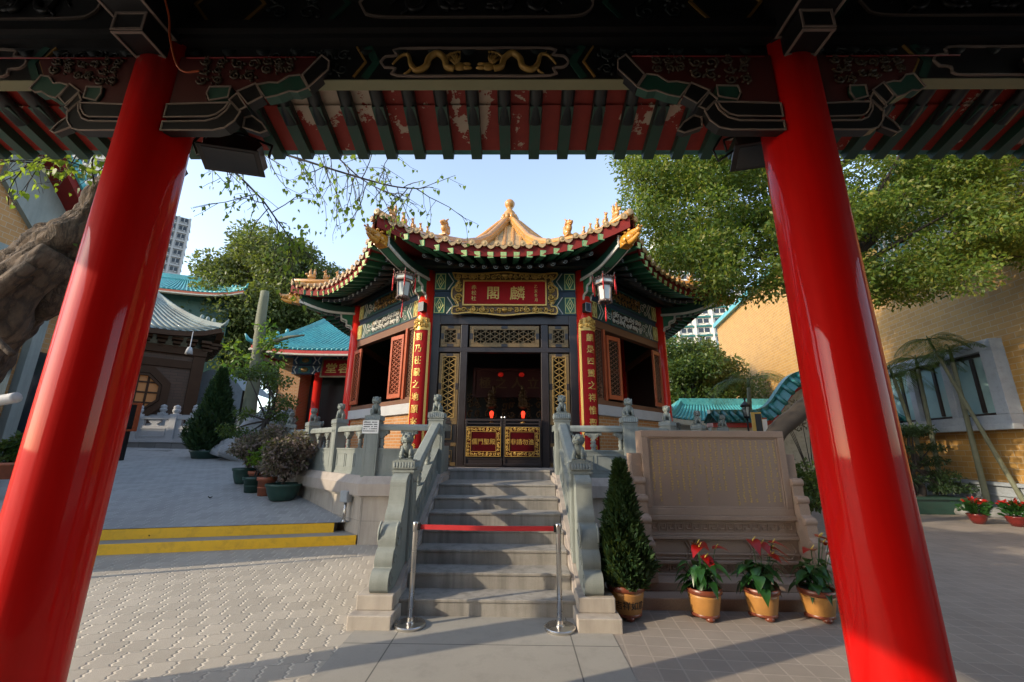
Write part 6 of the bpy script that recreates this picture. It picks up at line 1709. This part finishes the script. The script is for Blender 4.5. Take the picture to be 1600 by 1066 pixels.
g = MB(); g.box(-6, 3.2, 0, 6, 0, 10.4); g.build('wall', K['green_dk'], t)
eave_roof(t, -7.5, 4.2, -1.2, 7.2, 10.4, 12.6, 'tile_t', 'orange_wood', .9, .5, .28)
t = thing('canvas_tent', 'pale blue-grey canvas shelter between the brown pavilion and the conifer', 'tent', (-17.8, 24.5, 1.5))
g = MB(); g.box(-1.9, 1.5, 0, 3, 0, 1.95, 1)
g.grid(lambda u, v: (-2.0 + 3.6 * u, -.1 + 3.2 * v, 2.0 + 2.7 * math.sin(PI * min(1, .18 + .62 * (1 - u))) * (1 - .15 * v)), 12, 4, 0); g.grid(lambda u, v: (-2.0 + 3.6 * u, -.1, 1.9 + v * (.1 + 2.7 * math.sin(PI * min(1, .18 + .62 * (1 - u))))), 12, 2, 0)
g.build('canopy', [K['grey_paint'], K['cream']], t)
# pale stone railing of the far terrace
for j, (xa, xb, y, zb, lab) in enumerate(((-18.6, -12.0, 18.6, 1.3, 'pale grey stone railing with knob posts on a block wall across the left court'), (-20.5, -14.2, 20.3, 2.05, 'upper stone railing in front of the brown pavilion wall'))):
    t = thing('stone_railing', lab, 'railing', (xa, y, zb), R(2), 'pale stone railings')
    L = xb - xa; n = 4 if j == 0 else 4; wd = L / n
    if j == 0: g = MB(); g.box(-.3, L + .3, -.1, .4, -.4, .56); g.build('block_wall', K['stone_block'], t)
    z0 = .56 if j == 0 else .0
    g = MB(); g.box(-.3, L + .3, -.14, .3, z0, z0 + .14)
    for i in range(n):
        a, b = wd * i + .15, wd * (i + 1) - .15
        g.box(a, b, .0, .14, z0 + .14, z0 + .72); g.frame(a + .12, b - .12, z0 + .24, z0 + .62, .04, -.02, .0); g.box(a, b, -.03, .17, z0 + 1.0, z0 + 1.14); g.box(a, a + .2, 0, .14, z0 + .72, z0 + 1.0); g.box(b - .2, b, 0, .14, z0 + .72, z0 + 1.0)
        m_ = (a + b) / 2; g.prism([(m_ - .2, z0 + .72), (m_ + .2, z0 + .72), (m_ + .1, z0 + .8), (m_ + .28, z0 + .92), (m_ + .2, z0 + 1.0), (m_ - .2, z0 + 1.0), (m_ - .28, z0 + .92), (m_ - .1, z0 + .8)], .02, .12)
    g.build('panel', K['rail_stone'], t, .01)
    for i in range(n + 1):
        g = MB(); x = wd * i; g.box(x - .15, x + .15, -.08, .22, z0, z0 + 1.24); g.lathe([(.13, 1.24), (.1, 1.28), (.15, 1.34), (.16, 1.42), (.12, 1.48), (.14, 1.52), (.12, 1.6), (0, 1.66)], 12, (x, .07, z0)); g.build('post', K['rail_stone'], t, .01)
bn = thing('stone_bench', 'low grey stone bench against the block wall', 'bench', (-15.2, 17.9, 1.17)); g = MB(); g.box(-.8, .8, -.25, .25, .22, .36); g.box(-.6, -.35, -.2, .2, 0, .22); g.box(.35, .6, -.2, .2, 0, .22); g.build('slab', K['stone_block'], bn, .01)
# white rock
t = thing('garden_rock', 'long white weathered rock rising to the right behind the potted shrubs', 'rock', (-9.95, 15.9, .97)); t.scale = (1.0, .8, 1.25)
g = MB()
def rk(u, v):
    th = 2 * PI * u; ph = PI * v
    d = Vector((math.sin(ph) * math.cos(th), math.sin(ph) * math.sin(th), -math.cos(ph)))
    h = interp([(-1, .35), (-.5, .6), (0, 1.1), (.5, 1.55), (1, 1.7)], d.x)
    p = Vector((d.x * 1.55, d.y * .6, .45 + d.z * h * (1 if d.z > 0 else .4) * .95)); k = 1 + .3 * mnoise.noise(p * 1.7) - .22 * abs(mnoise.noise(p * 3.6)) - .1 * abs(mnoise.noise(p * 8))
    return (p.x * k, p.y * k, max(-.1, p.z * k))
g.grid(rk, 72, 44); g.build('rock', K['rock'], t)
t = thing('sign_stand', 'black post with an orange framed notice box beside the left red column', 'sign', (-13.75, 14.9, 0.85))
g = MB(); g.box(-.06, .06, -.06, .06, 0, 1.5); g.build('post', K['black'], t); g = MB(); g.frame(-.3, .28, 1.35, 2.35, .07, -.08, .05, 0); g.box(-.23, .21, 0, .04, 1.42, 2.28, 1); g.build('box', [K['orange_wood'], K['black']], t)
# near left hall with its gable toward us
t = thing('near_hall', 'ochre walled hall with grey columns and a teal tiled gable close by on the left', 'hall', (-15.3, 11.6, -.3))
t.scale = (1.6, 1.2, 1.48)
g = MB(); g.prism([(-1.95, 0), (1.75, 0), (1.75, 5.4), (-.9, 7.6), (-1.95, 6.9)], -9, 0, 'YZ'); g.build('wall', K['gable_brick'], t)
g = MB()
for y in (-1.9, -.5, .75, 1.7): g.box(.0, .16, y - .13, y + .13, 0, 5.2)
g.box(0, .2, -1.95, 1.75, 4.95, 5.2); g.prism([(1.95, 5.35), (-.9, 7.75), (-.9, 6.5), (1.1, 4.85)], 0, .1, 'YZ'); g.box(0, .75, -1.95, 1.9, 0, 1.0); g.build('grey_frame', K['balus'], t, .01)
g = MB(); 
for y in (-1.3, .1, 1.2): g.box(.02, .06, y - .4, y + .4, 1.6, 3.3)
g.build('window', K['glass_dk'], t)
g = MB(); g.prism([(2.35, 5.2), (-.9, 7.95), (-.9, 7.7), (2.35, 4.98)], -.2, .5, 'YZ', 0); g.build('barge_board', K['fascia'], t)
g = MB(); g.prism([(2.5, 5.22), (-.9, 8.1), (-4.5, 5.1), (-4.5, 4.95), (-.9, 7.95), (2.5, 5.05)], -9, .55, 'YZ', 0)
for i in range(15): a = Vector((.5, 2.45 - i * .226, 5.32 + i * .192)); g.tube([a + Vector((.1, 0, -.06)), a + Vector((-.3, 0, .0))], .1, 8, 0)
g.build('roof', K['tile_t'], t)
g = MB(); g.prism([(0, 4.95), (.62, 4.62), (.62, 4.72), (.0, 5.12)], -1.95, 1.95, 'XZ', 0); g.box(.5, .6, -1.95, 1.95, 4.5, 4.66, 1)
for i in range(16): y = -1.8 + i * .24; g.tube([(0, y, 5.12), (.65, y, 4.74)], .07, 7, 0)
g.build('pent_roof', [K['tile_t'], K['red']], t)
g = MB(); g.box(-5, 2.0, -5.6, -2.0, 0, 2.95, 0); g.prism([(-5.75, 2.95), (-3.7, 3.5), (-1.96, 2.95)], -5.1, 2.1, 'YZ', 1); g.build('unseen_wing', [K['yellow_brick'], K['tile_t']], t)  # unseen wing out of view, sized to shade the left court

# ------------------------------------------------------------------ right side
# garden wall with a raised curve and teal coping
t = thing('garden_wall', 'pale garden wall with teal tile coping rising in a curve behind the right red column', 'wall', (0, 15.6, 0))
def top(x): return 2.55 + 1.5 * math.exp(-((x - 11.4) / 1.75) ** 4) if 8.6 < x < 14.2 else 2.55
xs = [7.15 + .15 * i for i in range(58)]
g = MB(); g.prism([(x, top(x)) for x in xs] + [(xs[-1], 0), (xs[0], 0)], 0, .3); g.build('wall', K['cream'], t)
g = MB()
for a, b in zip(xs, xs[1:]): g.bar((a, .12, top(a) + .05), (b, .12, top(b) + .05), .5, .16, m=0)
g.build('red_band', K['red'], t)
g = MB()
for a, b in zip(xs, xs[1:]):
    g.bar((a, .12, top(a) + .55), (b, .12, top(b) + .55), .26, .14, m=0)
    g.add([(a, -.42, top(a) + .16), (b, -.42, top(b) + .16), (b, .05, top(b) + .5), (a, .05, top(a) + .5)], [(0, 1, 2, 3)]); g.add([(a, .66, top(a) + .16), (b, .66, top(b) + .16), (b, .2, top(b) + .5), (a, .2, top(a) + .5)], [(0, 1, 2, 3)])
x = 7.3
while x < 15.6:
    g.tube([(x, -.46, top(x) + .19), (x, .08, top(x) + .56)], .085, 8); g.tube([(x, .66, top(x) + .16), (x, .2, top(x) + .5)], .085, 8); x += .3
g.build('tile_coping', K['tile_gt'], t)
t = thing('wall_lamp', 'small black lantern lamp standing by the garden wall coping', 'lamp', (8.15, 15.0, .35)); t.scale = (.75, .75, .82)
g = MB(); g.tube([(0, 0, 0), (0, 0, 3.0)], .04, 8); g.lathe([(.1, 3.0), (.14, 3.05), (.13, 3.08)], 6); g.lathe([(.26, 3.5), (.22, 3.58), (.06, 3.72), (.03, 3.75), (.06, 3.82), (.0, 3.92)], 6)
for i in range(6): a = i * PI / 3; g.tube([(.12 * math.cos(a), .12 * math.sin(a), 3.06), (.19 * math.cos(a), .19 * math.sin(a), 3.5)], .014, 5)
g.build('frame', K['black'], t); g = MB(); g.lathe([(.1, 3.08), (.17, 3.49)], 6); g.build('glass', K['lamp_glass'], t)
for i, (x, m1, lab) in enumerate(((7.35, 'gold', 'yellow and black notice board standing behind the stele'), (7.62, 'orange_wood', 'orange and white notice board standing behind the stele'))):
    t = thing('notice_board', lab, 'board', (x, 13 + .2 * i, 0), R(-18)); g = MB(); g.box(-.14, .14, -.02, .02, 1.7, 2.85 - .15 * i, 0); g.box(-.04 + .02 * i, .13, -.03, -.02, 1.75, 2.8 - .15 * i, 1); g.box(-.03, .03, 0, .05, 0, 1.7, 2); g.build('board', [K[m1], K['black'] if i == 0 else K['paper'], K['black']], t)
t = thing('red_drum_stack', 'red rounded garden ornament half hidden behind the right red column', 'ornament', (12.45, 14.3, 0)); g = MB(); g.lathe([(.2, 0), (.32, .2), (.34, .6), (.22, .95), (.2, 1.05), (.33, 1.25), (.33, 1.7), (.18, 2.0), (.06, 2.1), (0, 2.2)], 20); g.build('body', K['red'], t)
# ochre building along the right
WA = math.atan2(1, .17)
t = thing('ochre_building', 'long ochre tiled building on the right with a grey framed window band', 'building', (11.35 + .17 * 4, 4, 0), WA)
LW = 31
g = MB(); g.box(0, LW, -8, 0, 0, 9.8); g.box(13.55, LW, -8, -.002, 9.8, 11.9); g.build('wall', K['yellow_brick'], t)
g = MB(); g.box(0, LW, 0, .12, 0, .82); g.box(0, LW, 0, .2, .82, .92); g.box(0, LW, 0, .16, .55, .6); g.build('base_course', K['grey_paint'], t, .01)
wl = lambda Y: (Y - 4) * math.sqrt(1 + .17 ** 2)
xa, xb = wl(11.12), wl(19)
g = MB(); g.frame(xa, xb, 2.4, 4.75, .38, -.1, .3, 0, .3); g.box(xa - .15, xb, .2, .42, 2.3, 2.45)
mull = [xa + .3 + 1.5 * i for i in range(1, 5)]
for x in mull: g.box(x - .12, x + .12, -.1, .22, 2.7, 4.45)
g.build('window_surround', K['grey_paint'], t, .01)
edges = [xa + .38] + mull + [xb - .38]
for a, b in zip(edges, edges[1:]):
    w_ = (b - a - .4) / 1
    g = MB(); g.frame(a + .12, b - .12, 2.7, 4.45, .08, .0, .08); g.box(a + .2 + w_ * .36, a + .2 + w_ * .36 + .1, .0, .08, 2.8, 4.35); fo = g.build('window', K['dark_wood'], t)
    g = MB(); g.box(a + .2, b - .2, .01, .03, 2.78, 4.37); g.build('pane', K['glass_blue'], fo)
g = MB(); g.box(0, 13.5, 0, .5, 7.9, 8.25, 0); g.box(0, 13.5, 0, .42, 8.25, 9.55, 1); g.box(0, 13.5, .0, .7, 9.55, 9.8, 2)
for i in range(7):
    a = .4 + i * 1.9; zc_ = 8.9
    g.poly_line(smooth_curve([(a + .2, zc_), (a + .4, zc_ + .42), (a + 1.4, zc_ + .42), (a + 1.6, zc_), (a + 1.4, zc_ - .42), (a + .4, zc_ - .42), (a + .2, zc_)], 3)[:-1], .07, .48, .4, 0, True)
    g.ball((a + .9, .42, zc_), (.5, .04, .28), 12, 6, 3)
    for s in (-1, 1): g.poly_line([(a + .9 + s * .72, zc_ - .6), (a + .9 + s * .98, zc_), (a + .9 + s * .72, zc_ + .6)], .09, .46, .4, 0)
g.build('painted_frieze', [K['white_p'], K['green_teal'], K['grey_paint'], K['gold']], t)
g = MB(); g.prism([(.0, 9.8), (1.5, 9.75), (1.5, 9.9), (-1, 12.3), (-8, 12.3), (-8, 11.9), (-1, 11.92), (-.01, 9.9)], 0, 13.6, 'YZ'); 
for i in range(40): g.tube([(.2 + .34 * i, 1.55, 9.9), (.2 + .34 * i, -1, 12.35)], .11, 7)
g.box(13.6, LW, -8.2, .3, 11.9, 12.25); g.build('roof', K['tile_t'], t)
t = thing('planting_kerb', 'low rough stone kerb of the planting bed below the palms', 'kerb', (12.2, 12.5, 0))
g = MB()
for i in range(9):
    a = Vector((-1.2 + .42 * i, 1.6 - .36 * i, .08)); g.ball(a, (.34, .24, .14 + .03 * (i % 3)), 9, 6)
g.build('stones', K['stone_block'], t)
# low teal roofed corridor in the distance
t = thing('garden_corridor', 'distant white corridor under a pale teal tiled roof', 'corridor', (10.4, 21.5, 0))
g = MB(); g.box(-2.3, 6, 0, 2.4, 0, 2.95); g.build('wall', K['white_p'], t)
eave_roof(t, -2.9, 6.5, -.7, 3.1, 3.1, 4.1, 'tile_t', 'cream', .7, .2, .2)
# towers far behind
def tower(name, lab, x, y, w, d, h, rz, floors, bays, wall='concrete', win='glass_dk', z0=0, z1=1e9, stripe=None):
    t = thing('tower_block', lab, 'tower block', (x, y, 0), rz); fh = h / floors
    g = MB(); g.box(-w / 2, w / 2, 0, d, 0, h, 0)
    for i in range(floors): g.box(-w / 2 - .15, w / 2 + .15, -.5, 0, i * fh, i * fh + .5, 1); g.box(w / 2, w / 2 + .2, .5, d, i * fh, i * fh + .35, 0)
    for i in range(bays + 1): g.box(-w / 2 + i * w / bays - .25, -w / 2 + i * w / bays + .25, -.6, 0, 0, h, 0)
    g.build('shaft', [K[wall], K[stripe or wall]], t)
    W = None
    for i in range(floors):
        zz = i * fh + fh * .42
        if zz < z0 or zz > z1: continue
        for j in range(bays):
            xx = -w / 2 + (j + .5) * w / bays
            if W is None:
                g = MB(); ww = w / bays * .62
                g.box(-ww / 2, ww / 2, -.12, .02, 0, fh * .48, 1); g.box(-ww / 2, ww / 2, -.2, -.1, -.12, 0, 0); g.box(-.1, .1, -.18, -.1, 0, fh * .48, 0); g.box(ww * .2, ww * .42, -.6, -.1, -.6, -.1, 0)
                W = g.build('window', [K[wall], K[win]], t); W.location = (xx, 0, zz)
            else: inst(W, 'window', t, (xx, 0, zz))
    return t
tower('tower', 'tall pale grey apartment tower against the sky left of the evergreen tree', -114.0, 122, 9.0, 5, 76, R(36), 26, 3, z0=30)
tower('tower', 'pale cream tower behind the leaning bodhi trunk', -113, 92, 11, 12, 95, R(20), 28, 3, 'cream_pale', z0=40, z1=92)
tower('tower', 'blue glass tower beside the cream one, glimpsed through the bodhi leaves', -108, 95, 10, 12, 88, R(20), 30, 4, 'grey_paint', 'glass_blue', z0=45, z1=75)
tower('tower', 'white apartment tower with teal stripes glimpsed through the shade tree', 55, 118, 24, 14, 68, R(-10), 24, 5, 'white_p', 'glass_dk', z0=18, z1=62, stripe='green_teal')

for i, (x, y, lab) in enumerate(((-6.9, 9.9, 'dark curled dead leaf on the upper court paving'), (-6.3, 7.75, 'dead leaf lying on the lower yellow step'))):
    z = terr(x, y) if i == 0 else (.165 if i == 1 else .004)
    t = MB(); t.grid(lambda u, v: ((u - .5) * .1, (v - .5) * .05 * math.sin(PI * max(.08, u)), .012 + .03 * (2 * u - 1) ** 2 + .02 * (2 * v - 1) ** 2), 6, 4)
    t.build('fallen_leaf', K['bark_dk'], label=lab, cat='leaf', loc=(x, y, z), rz=i * 1.3)
# ------------------------------------------------------------------ light and camera
SUN_EL, SUN_AZ = R(22.5), R(203.0)         # azimuth of the sun from +X, counter-clockwise
sd = Vector((math.cos(SUN_EL) * math.cos(SUN_AZ), math.cos(SUN_EL) * math.sin(SUN_AZ), math.sin(SUN_EL)))
w = bpy.data.worlds.new('World'); sc.world = w; w.use_nodes = True
nt_ = w.node_tree; bg = nt_.nodes['Background']
sky = nt_.nodes.new('ShaderNodeTexSky'); sky.sky_type = 'NISHITA'; sky.sun_disc = False
sky.sun_elevation = SUN_EL; sky.sun_rotation = R(90) - SUN_AZ
sky.air_density = 1.0; sky.dust_density = .7; sky.ozone_density = 1.0
hs = nt_.nodes.new('ShaderNodeHueSaturation'); hs.inputs['Value'].default_value = 3.2; hs.inputs['Saturation'].default_value = .8
nt_.links.new(sky.outputs[0], hs.inputs['Color']); nt_.links.new(hs.outputs[0], bg.inputs[0]); bg.inputs[1].default_value = .15
sl = bpy.data.lights.new('Sun', 'SUN'); sl.energy = 5.4; sl.angle = R(.5); sl.color = (1, .84, .62)
so = bpy.data.objects.new('Sun', sl); col.objects.link(so); so.rotation_euler = (-sd).to_track_quat('-Z', 'Y').to_euler()
cam = bpy.data.cameras.new('Camera'); cam.sensor_width = 36; cam.lens = 650 / 1600 * 36; cam.clip_start = .05; cam.clip_end = 5000
co_ = bpy.data.objects.new('Camera', cam); col.objects.link(co_)
co_.location = (0, 0, 1.70)
co_.rotation_euler = (rotz(R(.68)) @ Matrix.Rotation(PI / 2 + R(14.55), 4, 'X') @ rotz(R(.45))).to_euler()
sc.camera = co_
sc.view_settings.view_transform = 'Standard'; sc.view_settings.look = 'None'; sc.view_settings.exposure = 0
sc.render.engine = 'CYCLES'
sc.cycles.max_bounces = 6; sc.cycles.diffuse_bounces = 3; sc.cycles.glossy_bounces = 3; sc.cycles.transmission_bounces = 3; sc.cycles.transparent_max_bounces = 4
sc.cycles.use_denoising = True
